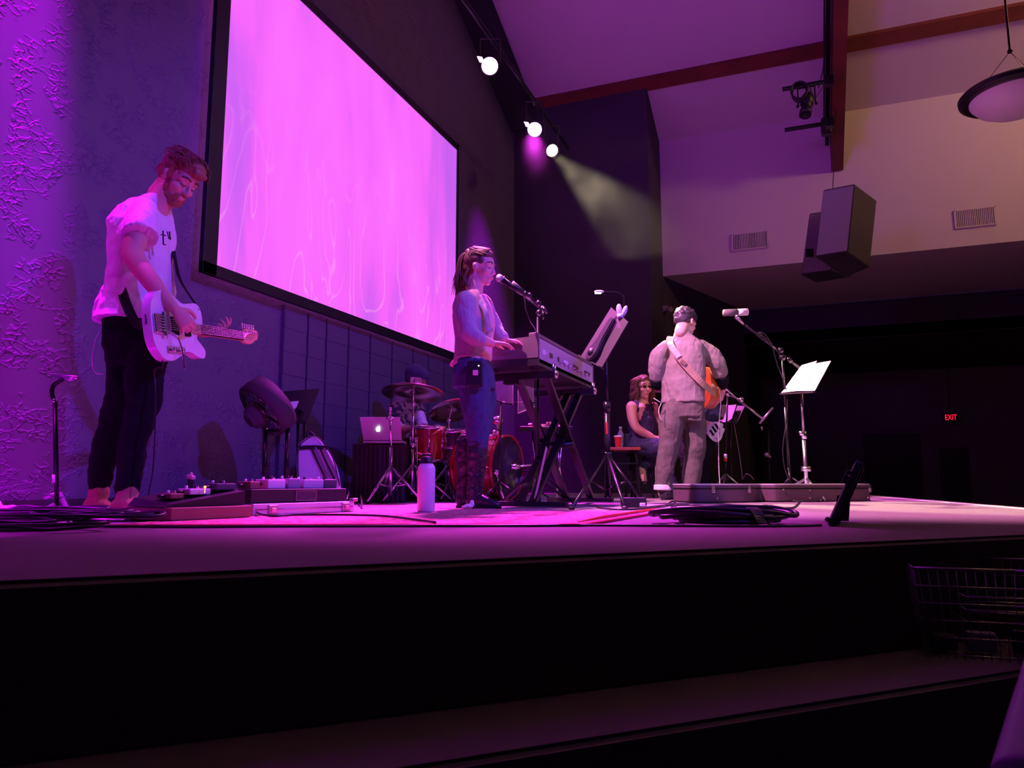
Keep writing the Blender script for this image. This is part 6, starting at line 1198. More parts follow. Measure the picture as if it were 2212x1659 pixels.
for k in range(4): a = PI/4+k*PI/2; bm = BM(); rod(bm, (cb.x+0.11*math.cos(a), cb.y+0.11*math.sin(a), sz_-0.03), (cb.x+0.18*math.cos(a), cb.y+0.18*math.sin(a), 0.0), 0.012); link('leg', bm, M['black_metal'], t, True)
# ---- stands behind the man in grey
Dq = 7.3; bp = PD(1568, 1040, Dq); bp.z = 0; t = thing('microphone_stand', 'boom stand with a long arm pointing down right behind the white bass', 'microphone stand', bp)
bm = BM(); rod(bm, bp+Vector((0, 0, 0.05)), PD(1567, 980, Dq), 0.013); rod(bm, PD(1567, 980, Dq), PD(1572, 850, Dq), 0.009); link('pole', bm, M['black_metal'], t, True)
bm = BM(); rod(bm, PD(1567, 990, Dq-0.01), PD(1567, 981, Dq-0.01), 0.017); link('white_tape', bm, M['label_w'], t, True); bm = BM(); rod(bm, PD(1567, 997, Dq-0.01), PD(1567, 990, Dq-0.01), 0.017); link('red_tape', bm, M['red'], t, True)
bm = BM(); rod(bm, PD(1556, 830, Dq), PD(1604, 872, Dq-0.1), 0.009); rod(bm, PD(1600, 868, Dq-0.1), PD(1648, 905, Dq-0.2), 0.012); link('boom', bm, M['steel'], t, True)
bm = BM(); rod(bm, PD(1640, 915, Dq-0.2), PD(1670, 881, Dq-0.22), 0.011); rod(bm, PD(1645, 922, Dq-0.2), PD(1647, 929, Dq-0.2), 0.006); link('counterweight_bar', bm, M['steel'], t, True)
bm = BM(); ball(bm, PD(1601, 864, Dq-0.12), 0.028); ball(bm, PD(1572, 853, Dq), 0.022); rod(bm, PD(1572, 853, Dq), PD(1601, 864, Dq-0.12), 0.008); link('boom_clutch', bm, M['chrome'], t, True); tripod(t, bp, 0.24, 0.26, 0.010, M['steel'], 0.4)
Dq = 7.5; bp = PD(1578, 1040, Dq); bp.z = 0; t = thing('music_stand', 'dark music stand behind the white bass, its desk turned away', 'music stand', bp)
bm = BM(); rod(bm, bp+Vector((0, 0, 0.05)), PD(1578, 905, Dq), 0.012); link('pole', bm, M['black_metal'], t, True); tripod(t, bp, 0.2, 0.25, 0.009, M['black_metal'], 1.3)
qs = [PD(1556, 874, Dq+0.1), PD(1609, 877, Dq-0.1), PD(1590, 917, Dq-0.2), PD(1548, 908, Dq)]; bm = BM(); quadslab(bm, qs, 0.005); bmesh.ops.recalc_face_normals(bm, faces=bm.faces); dk = link('desk', bm, M['desk'], t)
bm = BM(); bar(bm, PD(1583, 876, Dq-0.08), PD(1570, 913, Dq-0.18), 0.09, 0.02); link('desk_bracket', bm, M['black'], t)
bm = BM(); tube(bm, [PD(1584, 908, 7.4), PD(1592, 950, 7.4), PD(1600, 1000, 7.4), PD(1604, 1036, 7.4)], 0.004); tube(bm, [PD(1604, 1036, 7.4), PD(1612, 1024, 7.3), PD(1622, 1028, 7.3), PD(1628, 1036, 7.3)], 0.004); tag(link('microphone_cable', bm, M['steel'], None, True), 'thin pale cable running down behind the case, right of the dark music stand', 'cable')
Dq = 8.6; bp = PD(1662, 1040, Dq); bp.z = 0; t = thing('microphone_stand', 'barely lit stand standing far back, right of the long boom arm', 'microphone stand', bp)
bm = BM(); rod(bm, bp+Vector((0, 0, 0.02)), PD(1660, 930, Dq), 0.012); link('pole', bm, M['black_metal'], t, True); bm = BM(); ball(bm, PD(1656, 982, Dq-0.02), 0.028); rod(bm, PD(1656, 982, Dq), PD(1665, 988, Dq), 0.02); link('collar', bm, M['steel'], t, True); tripod(t, bp, 0.15, 0.22, 0.01, M['black_metal'])
# ---- long black instrument case
p0, p1 = G(1505, 1087), G(1903, 1083); ex = (p1-p0); L = ex.length; ex.normalize(); ey = UP.cross(ex); CH = 0.150
T = Matrix.Translation(Vector((p0.x, p0.y, 0))) @ Matrix((ex, ey, UP)).transposed().to_4x4()
co = [(0.02, 0.02), (0.10, 0.0), (0.25, 0.0), (0.40, 0.0), (0.48, 0.015), (0.56, 0.065), (0.63, 0.12), (0.685, 0.135), (0.71, 0.06), (0.76, 0.015), (1.00, 0.010), (L-0.22, 0.010), (L-0.10, 0.03), (L-0.02, 0.10), (L, 0.17), (L, 0.28), (L-0.06, 0.34), (0.95, 0.36), (0.80, 0.38), (0.68, 0.34), (0.55, 0.40), (0.40, 0.46), (0.20, 0.46), (0.05, 0.42), (0.0, 0.30), (0.0, 0.08)]
co = smooth_outline(co, 4)
case = thing('instrument_case', 'long black hard guitar case with silver latches and a pale metal rim', 'instrument case', p0)
def ring_lathe(o_, z0_, z1_, k=1.0):
    cx = sum(p[0] for p in o_)/len(o_); cy = sum(p[1] for p in o_)/len(o_); return [(cx+(x-cx)*k, cy+(y-cy)*(1-(1-k)*2.2)) for x, y in o_]
bm = BM(); prism(bm, co, 0.008, CH-0.045); beveled(bm, 0.006); cs = part('lower_shell', bm, M['case'], T, case)
bm = BM(); prism(bm, ring_lathe(co, 0, 0, 1.002), CH-0.047, CH-0.036); part('middle_rim', bm, M['black_metal'], T, case)
bm = BM(); prism(bm, co, CH-0.036, CH-0.012); lidc = part('lid', bm, M['case'], T, case)
bm = BM(); prism(bm, ring_lathe(co, 0, 0, 1.004), CH-0.014, CH-0.004); beveled(bm, 0.003); part('top_rim', bm, M['alu'], T, lidc)
bm = BM(); prism(bm, ring_lathe(co, 0, 0, 1.003), 0.0, 0.012); part('bottom_rim', bm, M['black_metal'], T, case)
for x in (0.145, 0.47, L-0.10):
    y = min(p[1] for p in co if abs(p[0]-x) < 0.08)-0.004; bm = BM(); box(bm, (x, y, CH-0.045), (0.030, 0.010, 0.055), bev=0.003); lt = part('latch', bm, M['chrome'], T, case)
    bm = BM(); box(bm, (x, y-0.007, CH-0.055), (0.016, 0.006, 0.022), bev=0.002); part('latch_tongue', bm, M['steel'], T, lt)
for x, z in ((0.18, 0.035), (0.80, 0.10), (1.05, 0.095), (1.05, 0.03), (L-0.12, 0.03)):
    y = min(p[1] for p in co if abs(p[0]-x) < 0.08)-0.001; bm = BM(); ball(bm, (x, y, z), (0.008, 0.004, 0.008), None, 10, 8); part('stud', bm, M['chrome'], T, case, True)
bm = BM(); rod(bm, (0.88, -0.02, 0.006), (1.14, -0.02, 0.006), 0.007); box(bm, (0.88, -0.008, 0.01), (0.02, 0.03, 0.02)); box(bm, (1.14, -0.008, 0.01), (0.02, 0.03, 0.02)); part('handle', bm, M['black'], T, case, True)
# ---- small tilted flat monitor at the stage edge
b0 = G(1795, 1137); tp = PD(1858, 998, 2.78)
axm = (tp-b0).normalized(); wd = (FH*0.93+RH*0.40).normalized(); th = axm.cross(wd).normalized()
t = thing('floor_monitor', 'black slab-like monitor leaning on the stage carpet, seen edge-on', 'monitor', b0)
Tm = Matrix.Translation(b0) @ Matrix((wd, th, axm)).transposed().to_4x4(); Lm = (tp-b0).length
bm = BM(); box(bm, (0.16, 0.0, Lm/2), (0.34, 0.026, Lm), bev=0.004); part('panel', bm, M['black'], Tm, t)
bm = BM(); box(bm, (0.16, -0.017, Lm*0.5), (0.30, 0.012, Lm*0.88), bev=0.003); bk = part('back_cover', bm, M['black_gloss'], Tm, t)
sgn = -1
for z in (0.72, 0.80, 0.66): bm = BM(); box(bm, (0.0, 0.022, Lm*z), (0.02, 0.018, 0.016), bev=0.003); part('side_knob', bm, M['black_metal'], Tm, t)
bm = BM(); box(bm, (0.0, 0.006, Lm*0.985), (0.02, 0.022, 0.012)); part('top_clip', bm, M['chrome'], Tm, t)
bm = BM(); bar(bm, b0+wd*0.20+axm*Lm*0.45, Vector((b0.x, b0.y, 0.006))+wd*0.34+RH*0.045, 0.05, 0.008); link('prop_leg', bm, M['black'], t)
bm = BM(); ball(bm, (0.0, 0.02, 0.018), 0.010); part('foot', bm, M['black'], Tm, t, True)
# ---- floor fan
c = PD(576, 880, 5.0); ax = (RH*0.58+UP*0.62+FH*0.50).normalized(); bpz = PD(590, 1040, 5.0); bpz.z = 0
t = thing('floor_fan', 'dark drum fan tilted upward on a black stand near the wall', 'fan', bpz)
mt = Matrix.Translation(c) @ ax.to_track_quat('Z', 'Y').to_matrix().to_4x4(); r = 0.205
bm = BM(); lathe(bm, [(r*0.93, -0.06), (r, -0.055), (r*1.02, 0.0), (r, 0.075), (r*0.93, 0.08), (r*0.95, 0.0), (r*0.93, -0.06)], 48, mt); link('shroud', bm, M.setdefault('fan_matte', mat('fan_matte', (0.03, 0.025, 0.035), 0.75)), t, True)
bm = BM()
for k in range(4): rr = r*(0.28+0.2*k); tube(bm, [mt @ Vector((rr*math.cos(j*PI/8), rr*math.sin(j*PI/8), -0.065+0.0*k)) for j in range(16)], 0.0022, 6, 2, True)
for k in range(18): a = k*PI/9; rod(bm, mt @ Vector((0.04*math.cos(a), 0.04*math.sin(a), -0.072)), mt @ Vector((r*0.94*math.cos(a), r*0.94*math.sin(a), -0.056)), 0.0022, None, 6)
link('guard', bm, M['black_metal'], t, True)
bm = BM()
for k in range(3):
    a = k*2*PI/3; pts_ = []
    for j in range(7): rr = 0.03+j*0.024; tw = 0.7-0.05*j; w_ = 0.045+0.012*j; pts_.append((rr, w_, tw))
    rows_ = [[bm.verts.new(mt @ Vector((rr*math.cos(a+s*w_/rr*0.5), rr*math.sin(a+s*w_/rr*0.5), 0.02*s*tw))) for s in (-1, 0, 1)] for rr, w_, tw in pts_]
    for A_, B_ in zip(rows_, rows_[1:]):
        for i in range(2): bm.faces.new((A_[i], A_[i+1], B_[i+1], B_[i]))
link('blades', bm, M['black_gloss'], t, True)
bm = BM(); lathe(bm, [(0, -0.17), (0.045, -0.165), (0.075, -0.14), (0.082, -0.10), (0.078, -0.065), (0, -0.06)], 32, mt @ Matrix.Translation((-0.02, 0.0, 0))); mo = link('motor', bm, M['fan_matte'], t, True)
bm = BM(); q = mt @ Vector((0.055, 0.02, -0.075)); box(bm, PD(586, 873, 4.86), (0.035, 0.004, 0.028), Euler((0, 0.7, YAW))); link('rating_label', bm, M['label_w'], mo)
for (x, yt, yb, fx) in ((574, 925, 1052, 572), (622, 925, 1046, 618)):
    bm = BM(); p1_ = PD(x, yt, 5.0); p2_ = PD(fx, 1040, 5.0); rod(bm, p1_, (p2_.x, p2_.y, 0.03), 0.016, 0.019); rod(bm, (p2_.x, p2_.y, 0.16), (p2_.x, p2_.y, 0.0), 0.02, 0.055); link('post', bm, M['black_metal'], t, True)
bm = BM(); rod(bm, PD(574, 925, 5.0), c - ax*0.09 + (PD(574, 925, 5.0)-c)*0.3, 0.014); rod(bm, PD(622, 925, 5.0), mt @ Vector((r*0.9, 0, 0)), 0.012); rod(bm, PD(574, 930, 5.0), PD(622, 930, 5.0), 0.012); link('yoke', bm, M['black_metal'], t, True)
bm = BM(); bar(bm, PD(560, 1040, 5.0)-Vector((0, 0, 0.145)), PD(640, 1040, 5.0)-Vector((0, 0, 0.145)), 0.30, 0.03); link('base', bm, M['black'], t)
# ---- music stand with a small sheet, behind the fan
Dq = 5.65; bp = PD(644, 1040, Dq); bp.z = 0; t = thing('music_stand', 'black music stand behind the fan holding a small pale sheet', 'music stand', bp)
bm = BM(); rod(bm, bp+Vector((0, 0, 0.03)), PD(644, 905, Dq), 0.012); link('pole', bm, M['black_metal'], t, True); tripod(t, bp, 0.2, 0.24, 0.009, M['black_metal'], 0.6)
qs = [PD(597, 847, Dq+0.12), PD(690, 839, Dq+0.12), PD(661, 914, Dq-0.12), PD(633, 915, Dq-0.12)]; bm = BM(); quadslab(bm, qs, 0.006); bmesh.ops.recalc_face_normals(bm, faces=bm.faces); dk = link('desk', bm, M['black'], t)
bm = BM(); quadslab(bm, [PD(x, y, Dq-0.02+(890-y)*0.0033-0.02) for x, y in ((624, 868), (656, 865), (650, 876), (640, 880), (632, 888))], 0.002); bmesh.ops.recalc_face_normals(bm, faces=bm.faces); tag(link('paper_sheet', bm, M['paper']), 'small pale sheet clipped on the black music stand by the fan', 'paper')
bm = BM(); box(bm, PD(645, 893, Dq-0.12), (0.06, 0.03, 0.07), Euler((0, 0.3, YAW)), 0.006); ball(bm, PD(684, 849, Dq+0.02), 0.008); link('clip', bm, M['black_gloss'], t)
# ---- pale gig bag
Dq = 5.3; o_ = [(643, 1057), (641, 1010), (642, 975), (650, 955), (673, 941), (690, 946), (703, 962), (720, 990), (732, 1022), (737, 1057)]
t = thing('gig_bag', 'pale grey quilted bag with dark straps standing behind the pedals', 'bag', PD(690, 1040, Dq)-Vector((0, 0, 0.16)))
pts3 = [PD(x, y, Dq+(1057-y)*0.0010) for x, y in o_]; pts3 = cr(pts3, 4)
for p in pts3: p.z = max(p.z, 0.10)
bot = [Vector((p.x, p.y, 0.0)) for p in (pts3[-1], pts3[0])]
full = pts3 + bot
bm = BM(); A_ = [bm.verts.new(p) for p in full]; B_ = [bm.verts.new(p+FH*0.14-RH*0.035) for p in full]
bm.faces.new(A_); bm.faces.new(B_[::-1])
for i in range(len(full)): bm.faces.new((A_[i], B_[i], B_[(i+1) % len(full)], A_[(i+1) % len(full)]))
bmesh.ops.recalc_face_normals(bm, faces=bm.faces); beveled(bm, 0.014, 3); bg = link('bag_body', bm, M['bag'], t)
def ong(x, y, d=-0.012): return PD(x, y, Dq+(1057-y)*0.0010+d)
for i in range(4):
    x0 = 671+i*9; bm = BM(); ribbon(bm, [ong(x0, 963), ong(x0+12, 990), ong(x0+26, 1020), ong(x0+36, 1040)], 0.012, -FH, 0.006); link('strap', bm, M['black'] if i % 2 == 0 else M['denim_grey'], t)
bm = BM(); ribbon(bm, [ong(645, 968), ong(675, 966), ong(708, 968)], 0.028, -FH, 0.006); link('dark_band', bm, M['black'], t)
bm = BM(); tube(bm, [ong(645, 1055), ong(643, 1000), ong(644, 975), ong(652, 957), ong(673, 943), ong(690, 948), ong(703, 964), ong(720, 992), ong(734, 1050)], 0.004); link('piping', bm, M['black'], t, True)
bm = BM(); tube(bm, [ong(664, 944, 0.05), ong(666, 934, 0.05), ong(672, 936, 0.05), ong(680, 942, 0.05)], 0.012); link('top_handle', bm, M['black'], t, True)
# ---- pedal boards
def fbox(x0, x1, ybot, ztop, z0, depth, D=None):
    a, b = G(x0, ybot), G(x1, ybot)
    return a, b
def slab_between(a, b, z0, z1, depth, bev=0.004):
    bm = BM(); d = (b-a); L = d.length; ang = math.atan2(d.y, d.x); c_ = (a+b)/2; n_ = Vector((-math.sin(ang), math.cos(ang), 0)); n_ = n_ if n_.dot(FH) > 0 else -n_
    box(bm, Vector((c_.x, c_.y, (z0+z1)/2)) + n_*depth/2, (L, depth, z1-z0), Euler((0, 0, ang)), bev); return bm, ang, n_
a, b = G(546, 1119), G(765, 1109); a.z = b.z = 0
bm, ang, nn_ = slab_between(a, b, 0.010, 0.062, 0.34); sc_ = thing('flight_case', 'flat aluminium case with two catches under the black pedal board', 'case', (a+b)/2)
link('case_body', bm, M['alu'], sc_)
for f_ in (0.17, 0.90):
    q = a.lerp(b, f_)-nn_*0.004; bm = BM(); box(bm, (q.x, q.y, 0.036), (0.050, 0.012, 0.040), Euler((0, 0, ang)), 0.004); lt = link('latch', bm, M['steel'], sc_); bm = BM(); q = q-nn_*0.008; box(bm, (q.x, q.y, 0.034), (0.026, 0.008, 0.018), Euler((0, 0, ang)), 0.002); link('latch_tongue', bm, M['chrome'], lt)
bm = BM(); rod(bm, a.lerp(b, 0.02)+UP*0.036-nn_*0.002, a.lerp(b, 0.98)+UP*0.036-nn_*0.002, 0.003); link('case_seam', bm, M['steel'], sc_, True)
q = b.lerp(a, 0.01); bm = BM(); box(bm, (q.x, q.y, 0.070), (0.035, 0.03, 0.016), Euler((0, 0, ang)), 0.003); link('corner_cap', bm, M['steel'], sc_)
a2 = PD(541, 1095, (a-C0).dot(FH)+0.03); b2 = PD(748, 1090, (b-C0).dot(FH)+0.03); a2.z = b2.z = 0
bm, ang, nn_ = slab_between(a2, b2, 0.064, 0.128, 0.30); pb = thing('pedal_board', 'black pedal board on the aluminium case, a framed badge on its side', 'pedal board', (a2+b2)/2+UP*0.064)
link('board_body', bm, M['black'], pb)
q = a2.lerp(b2, 0.54)-nn_*0.001; bm = BM(); box(bm, (q.x, q.y, 0.095), (0.125, 0.004, 0.046), Euler((0, 0, ang))); bd = link('badge', bm, M['desk'], pb)
bm = BM()
for (dx, dz, sx, sz2) in ((0, 0.023, 0.128, 0.002), (0, -0.023, 0.128, 0.002), (0.064, 0, 0.002, 0.048), (-0.064, 0, 0.002, 0.048)): e_ = (b2-a2).normalized(); p = q + e_*dx - nn_*0.003; box(bm, (p.x, p.y, 0.095+dz), (sx, 0.002, sz2), Euler((0, 0, ang)))
link('badge_frame', bm, M['steel'], bd)
cols = {'brown': mat('pedal_brown', (0.30, 0.12, 0.09), 0.45), 'lav': mat('pedal_white', (0.75, 0.68, 0.74), 0.4), 'grey': mat('pedal_grey', (0.26, 0.26, 0.33), 0.45), 'dk': mat('pedal_dark', (0.07, 0.06, 0.09), 0.45), 'silver': mat('pedal_silver', (0.45, 0.45, 0.55), 0.35)}
labs = [('brown', 0.10, 0.10, 0.035, 'brown effect pedal at the left end of the black pedal board'), ('lav', 0.31, 0.19, 0.045, 'pale wide effect pedal on the black pedal board'), ('grey', 0.49, 0.14, 0.050, 'grey effect pedal right of the pale wide pedal'), ('silver', 0.70, 0.24, 0.045, 'blue-grey double pedal toward the right of the board'), ('dk', 0.89, 0.16, 0.046, 'dark pedal at the right end of the black pedal board')]
def pedal(lab, c_, w_, d_, h_, ang, m, z):
    t = thing('effect_pedal', lab, 'effect pedal', (c_.x, c_.y, z), 0, 'guitar effect pedals')
    bm = BM(); box(bm, (c_.x, c_.y, z+h_/2), (w_, d_, h_), Euler((0, 0, ang)), 0.005); link('housing', bm, m, t)
    ex_ = Vector((math.cos(ang), math.sin(ang), 0)); ey_ = Vector((-math.sin(ang), math.cos(ang), 0)); n_ = max(1, int(w_/0.035))
    for k in range(n_):
        q = c_ + ex_*((k+0.5)/n_-0.5)*w_*0.9 + ey_*d_*0.25; bm = BM(); rod(bm, (q.x, q.y, z+h_), (q.x, q.y, z+h_+0.013), 0.007, 0.006); link('knob', bm, M['white'] if k % 2 == 0 else M['black'], t, True)
    q = c_ - ey_*d_*0.25; bm = BM(); rod(bm, (q.x, q.y, z+h_), (q.x, q.y, z+h_+0.012), 0.006); link('footswitch', bm, M['chrome'], t, True)
    q = c_ - ex_*w_*0.5; bm = BM(); rod(bm, q+UP*(z+h_*0.5), q-ex_*0.03+UP*(z+h_*0.5), 0.006); link('jack_plug', bm, M['black'], t, True)
    return t
Lb = (b2-a2).length
for m_, f_, w_, h_, lab in labs: pedal(lab, a2.lerp(b2, f_)+nn_*0.10, Lb*w_*0.92, 0.10, h_, ang, cols[m_], 0.129)
# left boards
a3, b3 = G(368, 1131), G(543, 1122); a3.z = b3.z = 0
bm, ang3, n3 = slab_between(a3, b3, 0.010, 0.060, 0.36); lc_ = thing('pedal_case', 'dark brown flat case between the bearded man and the aluminium case', 'case', (a3+b3)/2)
link('case_body', bm, cols['brown'], lc_)
bm = BM(); e3 = (b3-a3).normalized(); q0 = a3+n3*0.05+UP*0.062; q1 = b3+n3*0.05+UP*0.062
A_ = [q0, q1, q1+n3*0.26, q0+n3*0.26]; up_l = [q0+UP*0.010+e3*0.03, q1+UP*0.060, q1+UP*0.085+n3*0.26, q0+UP*0.035+n3*0.26+e3*0.03]
v = [bm.verts.new(p) for p in A_+up_l]
for f in ((3, 2, 1, 0), (4, 5, 6, 7), (0, 1, 5, 4), (1, 2, 6, 5), (2, 3, 7, 6), (3, 0, 4, 7)): bm.faces.new([v[i] for i in f])
pb2 = thing('pedal_board', 'black wedge-shaped pedal board on the dark brown case', 'pedal board', q0); link('board_body', bm, M['black'], pb2)
for i, (f_, w_, h_, cc_, lab) in enumerate(((0.18, 0.06, 0.022, 'brown', 'small brown pedal at the low end of the wedge board'), (0.48, 0.10, 0.026, 'lav', 'pale pedal with two knobs on the wedge board'), (0.84, 0.10, 0.030, 'dk', 'dark pedal at the high end of the wedge board'))):
    c_ = up_l[0].lerp(up_l[1], f_)+n3*0.10; pedal(lab, Vector((c_.x, c_.y, 0)), w_, 0.09, h_, ang3, cols[cc_], c_.z+0.012)
c_ = up_l[0].lerp(up_l[1], 0.62)+n3*0.20; bm = BM(); rod(bm, c_, c_+UP*0.07, 0.014); sk = thing('expression_pedal', 'dark upright treadle pedal with a pink tip behind the pale pedal', 'pedal', c_); link('column', bm, M['black'], sk); bm = BM(); box(bm, c_+UP*0.08, (0.036, 0.025, 0.018), Euler((0, 0.2, 0)), 0.005); ball(bm, c_+UP*0.093, 0.008); link('tip', bm, M['blouse'], sk)
M['amber'] = mat('amber_led', (0.5, 0.1, 0.05), emit=((1.0, 0.25, 0.08), 3.0)); bm = BM(); q = PD(443, 1052, (a3-C0).dot(FH)+0.2); ball(bm, q, 0.006, None, 8, 6); rod(bm, q, q-UP*0.025, 0.002); tag(link('indicator_light', bm, M['amber']), 'tiny orange indicator light over the brown pedal', 'light')
# ---- power box and cables
q = G(1371, 1097); t = thing('power_box', 'small black power box on the floor by the music stand foot', 'box', q)
bm = BM(); box(bm, q+UP*0.032+FH*0.05, (0.15, 0.10, 0.062), Euler((0, 0, YAW)), 0.005); link('box_body', bm, M['black'], t)
bm = BM(); box(bm, q+UP*0.02-FH*0.004+RH*0.05, (0.035, 0.02, 0.022), Euler((0, 0, YAW)), 0.003); link('plug', bm, M['white'], t)
def cable(label, pts, r, m=None, z=None, grp=None):
    bm = BM(); P3 = []
    for p in pts: q = G(p[0], p[1]); q.z = r+0.001+(p[2] if len(p) > 2 else 0); P3.append(q)
    tube(bm, P3, r, 8, 8); return tag(link('cable', bm, m or M['cable_m'], None, True), label, 'cable', grp)
cable('long black cable along the front edge of the rug', [(150, 1139), (380, 1142), (560, 1141), (800, 1140), (940, 1139), (1100, 1139), (1240, 1138), (1400, 1139), (1560, 1140), (1700, 1140), (1775, 1138)], 0.0045)
cable('black cable curving from the pedal boards over the rug', [(520, 1092, 0.12), (545, 1114, 0.03), (580, 1122, 0.01), (640, 1121, 0.012), (740, 1121, 0.012), (830, 1124, 0.012), (900, 1132, 0.01), (940, 1138, 0.01)], 0.005)
cable('red cable crossing the carpet at the right corner of the rug', [(1250, 1133), (1300, 1125, 0.008), (1360, 1115, 0.008), (1410, 1107, 0.008), (1440, 1103)], 0.006, M['red'])
cable('thin dark cable snaking in front of the instrument case', [(1440, 1103), (1500, 1099), (1560, 1101), (1620, 1097), (1660, 1094), (1700, 1100), (1722, 1092), (1734, 1071, 0.004)], 0.0055)
cable('blue-lit cable at the left end of the instrument case', [(1380, 1101), (1430, 1095), (1490, 1093), (1530, 1096), (1600, 1099)], 0.006)
cable('black cable loop around the music stand foot', [(1290, 1098), (1330, 1103), (1380, 1102), (1430, 1097), (1452, 1088, 0.01), (1462, 1092), (1450, 1098)], 0.006)
bm = BM(); rnd = random.Random(2); cc_ = G(1545, 1131)
for k in range(5):
    rx = 0.17+0.028*k; ry = 0.12+rnd.uniform(-.03, .03); ox = rnd.uniform(-.02, .02); ph = rnd.uniform(0, .5)
    tube(bm, [cc_ + RH*((rx+rnd.uniform(-.01, .01))*math.cos(j*PI/5+ph)+ox+0.02) + FH*(ry*math.sin(j*PI/5+ph)) + UP*(0.013+0.012*k*(0.35+0.65*abs(math.sin(j*PI/5+ph*3)))) for j in range(10)], 0.0095, 8, 5, True)
tube(bm, [cc_+RH*0.14+UP*0.012+FH*0.02, cc_+RH*0.20+UP*0.01+FH*0.06, cc_+RH*0.29+UP*0.01+FH*0.10], 0.010, 8)
t = link('cable_coil', bm, M['cable_m'], None, True); tag(t, 'coil of thick black cable on the carpet in front of the case', 'cable')
bm = BM(); ribbon(bm, [cc_+RH*0.13-FH*0.16+UP*0.01, cc_+RH*0.12-FH*0.13+UP*0.055, cc_+RH*0.12-FH*0.04+UP*0.06, cc_+RH*0.12+FH*0.02+UP*0.012], 0.045, UP, 0.004); link('tie_strap', bm, M['black'], t)
# ---- heap of cables at the far left
bm = BM(); rnd = random.Random(4)
for k in range(16):
    x = rnd.uniform(-60, 170); y = rnd.uniform(1121, 1150); cc_ = G(x, y); r0 = rnd.uniform(0.10, 0.26); f_ = rnd.uniform(0.5, 0.9)
    tube(bm, [cc_+RH*(r0*math.cos(j*PI/5+k))*1.5+FH*(r0*f_*math.sin(j*PI/5+k)*0.7)+UP*(0.008+0.003*k+rnd.uniform(0, .012)) for j in range(10)], 0.006, 7, 4, True)
t = link('cable_heap', bm, M['cable_m'], None, True); tag(t, 'tangled heap of black cables on the stage at the far left', 'cables', None, 'stuff')
for i, (pts, lab) in enumerate((([(-20, 1150), (60, 1149), (120, 1147), (180, 1141)], 'thick cable bundle lying nearest the stage edge, far left'), ([(150, 1135), (210, 1130), (270, 1128), (320, 1121), (345, 1126)], 'dark cable running past the boots of the bearded man'), ([(300, 1123), (345, 1126), (372, 1128, 0.02), (400, 1105, 0.09), (440, 1092, 0.11)], 'dark cable climbing onto the wedge-shaped pedal board'), ([(748, 1101, 0.05), (757, 1083, 0.10), (768, 1079, 0.11), (778, 1088, 0.06), (782, 1103, 0.0)], 'short pale cable arching off the pedal board'))):
    cable(lab, pts, 0.016 if i == 0 else 0.006)
c_ = G(-18, 1128); bm = BM(); ball(bm, c_+UP*0.03, (0.20, 0.14, 0.035)); ball(bm, c_+UP*0.07-RH*0.08, (0.10, 0.10, 0.04)); tag(flesh('folded_cloth', bm, M['sock'], None, 0.008, 2, [(0.07, 0.03)]), 'magenta-lit pale cloth lying at the left edge', 'cloth')
# three-legged foot of a stand lying in the heap
q0 = G(122, 1119); t = thing('stand_foot', 'folded shiny tripod foot lying around the base of the short mic stand', 'stand', q0)
for (x0, y0_, z0_, x1, y1_, z1_) in ((122, 1112, .10, 92, 1112, .09), (126, 1110, .10, 155, 1128, .01), (118, 1112, .05, 78, 1125, .03)):
    bm = BM(); A_ = G(x0, y0_); B_ = G(x1, y1_); A_.z = z0_; B_.z = z1_; rod(bm, A_, B_, 0.013, 0.009); link('leg', bm, M['steel'], t, True)
# ---- wire baskets on the lower step
bz = -0.294
M['wire'] = mat('basket_wire', (0.30, 0.28, 0.30), 0.35, 0.9)
q0, q1 = G(2010, 1420, bz), G(2330, 1440, bz)
tl = PD(1978, 1228, (q0-C0).dot(FH)-0.03)
zt_ = tl.z; exb = (q1-q0).normalized(); eyb = UP.cross(exb); Wb = 0.40; Db_ = 0.27
T = Matrix.Translation(Vector((q0.x, q0.y, bz))) @ Matrix((exb, eyb, UP)).transposed().to_4x4(); Hb = zt_-bz
t = thing('wire_basket', 'dark wire basket on the lower step at the right edge', 'basket', (q0.x, q0.y, bz))
def rect(bm, z, off, r, dip=0.0):
    c4 = [(-off, -off, z), (Wb/2, -off, z-dip), (Wb+off, -off, z), (Wb+off, Db_/2, z-dip), (Wb+off, Db_+off, z), (Wb/2, Db_+off, z-dip), (-off, Db_+off, z), (-off, Db_/2, z-dip)]
    for i in range(8): rod(bm, T @ Vector(c4[i]), T @ Vector(c4[(i+1) % 8]), r, None, 8)
bm = BM(); rect(bm, Hb, 0.03, 0.004); link('top_rim', bm, M['wire'], t, True)
bm = BM()
for k in range(5): rect(bm, 0.01+Hb*0.19*k, 0.005+0.005*k, 0.0022)
for k in range(21):
    x = Wb*k/20
    for y, s in ((0, -1), (Db_, 1)): rod(bm, T @ Vector((x, y+0.005*s, 0.0)), T @ Vector((x*1.10-0.02, y+0.03*s, Hb)), 0.0012, None, 6)
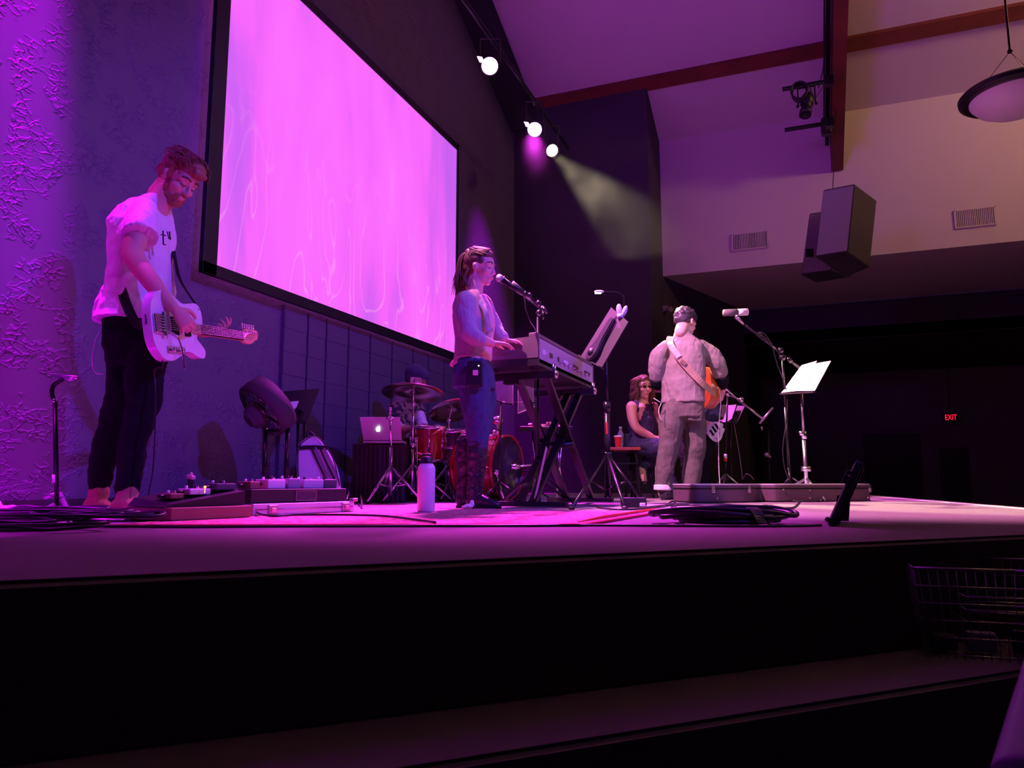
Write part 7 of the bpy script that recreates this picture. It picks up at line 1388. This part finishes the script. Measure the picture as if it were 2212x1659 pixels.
for k in range(14):
    y = Db_*k/13
    for x, s in ((0, -1), (Wb, 1)): rod(bm, T @ Vector((x+0.005*s, y, 0.0)), T @ Vector((x+0.03*s, y*1.15-0.02, Hb)), 0.0012, None, 6)
for k in range(1, 20): rod(bm, T @ Vector((Wb*k/20, 0, 0.004)), T @ Vector((Wb*k/20, Db_, 0.004)), 0.0012, None, 6)
link('wire_mesh', bm, M['wire'], t, True)
t = thing('inner_basket', 'smaller wire tray inside the dark wire basket', 'basket', T @ Vector((0.06, 0.04, 0.09)))
bm = BM()
for z in (0.09, 0.12, 0.155):
    c4 = [(0.10, 0.03, z), (0.30, 0.03, z), (0.32, 0.05, z), (0.32, 0.20, z), (0.10, 0.20, z)]
    for i in range(5): rod(bm, T @ Vector(c4[i]), T @ Vector(c4[(i+1) % 5]), 0.0026, None, 6)
link('tray', bm, M['wire'], t, True)
rnd = random.Random(9)
for k, (x, y, s, m_) in enumerate(((0.05, 0.08, (0.06, 0.05, 0.04), 'black'), (0.14, 0.08, (0.07, 0.04, 0.05), 'denim_grey'), (0.24, 0.09, (0.05, 0.05, 0.06), 'black_gloss'), (0.33, 0.08, (0.05, 0.05, 0.05), 'denim_grey'))):
    bm = BM(); box(bm, (x, y, s[2]/2+0.008), s, Euler((0, 0, rnd.uniform(-0.4, 0.4))), 0.006); bm.transform(T)
    tag(link('adapter', bm, M[m_]), ['small black adapter at the left end inside the wire basket', 'grey adapter second from the left inside the wire basket', 'glossy black adapter under the inner wire tray', 'grey adapter at the right end inside the wire basket'][k], 'adapter', 'adapters in the wire basket')
# ---- chair arm rising at the lower right corner
M['rail_m'] = mat('rail_paint', (0.42, 0.38, 0.46), 0.45)
bm = BM(); a_, b_2 = PD(2212, 1700, 0.62), PD(2290, 1400, 0.75); tube(bm, [a_, a_.lerp(b_2, 0.4), b_2, b_2+(b_2-a_)*0.6], 0.024, 16, 6)
t = link('handrail', bm, M['rail_m'], None, True); tag(t, 'pale rounded rail rising at the lower right corner', 'rail')
bm = BM(); rod(bm, a_, Vector((a_.x, a_.y, -0.59)), 0.015); link('rail_post', bm, M['rail_m'], t, True)
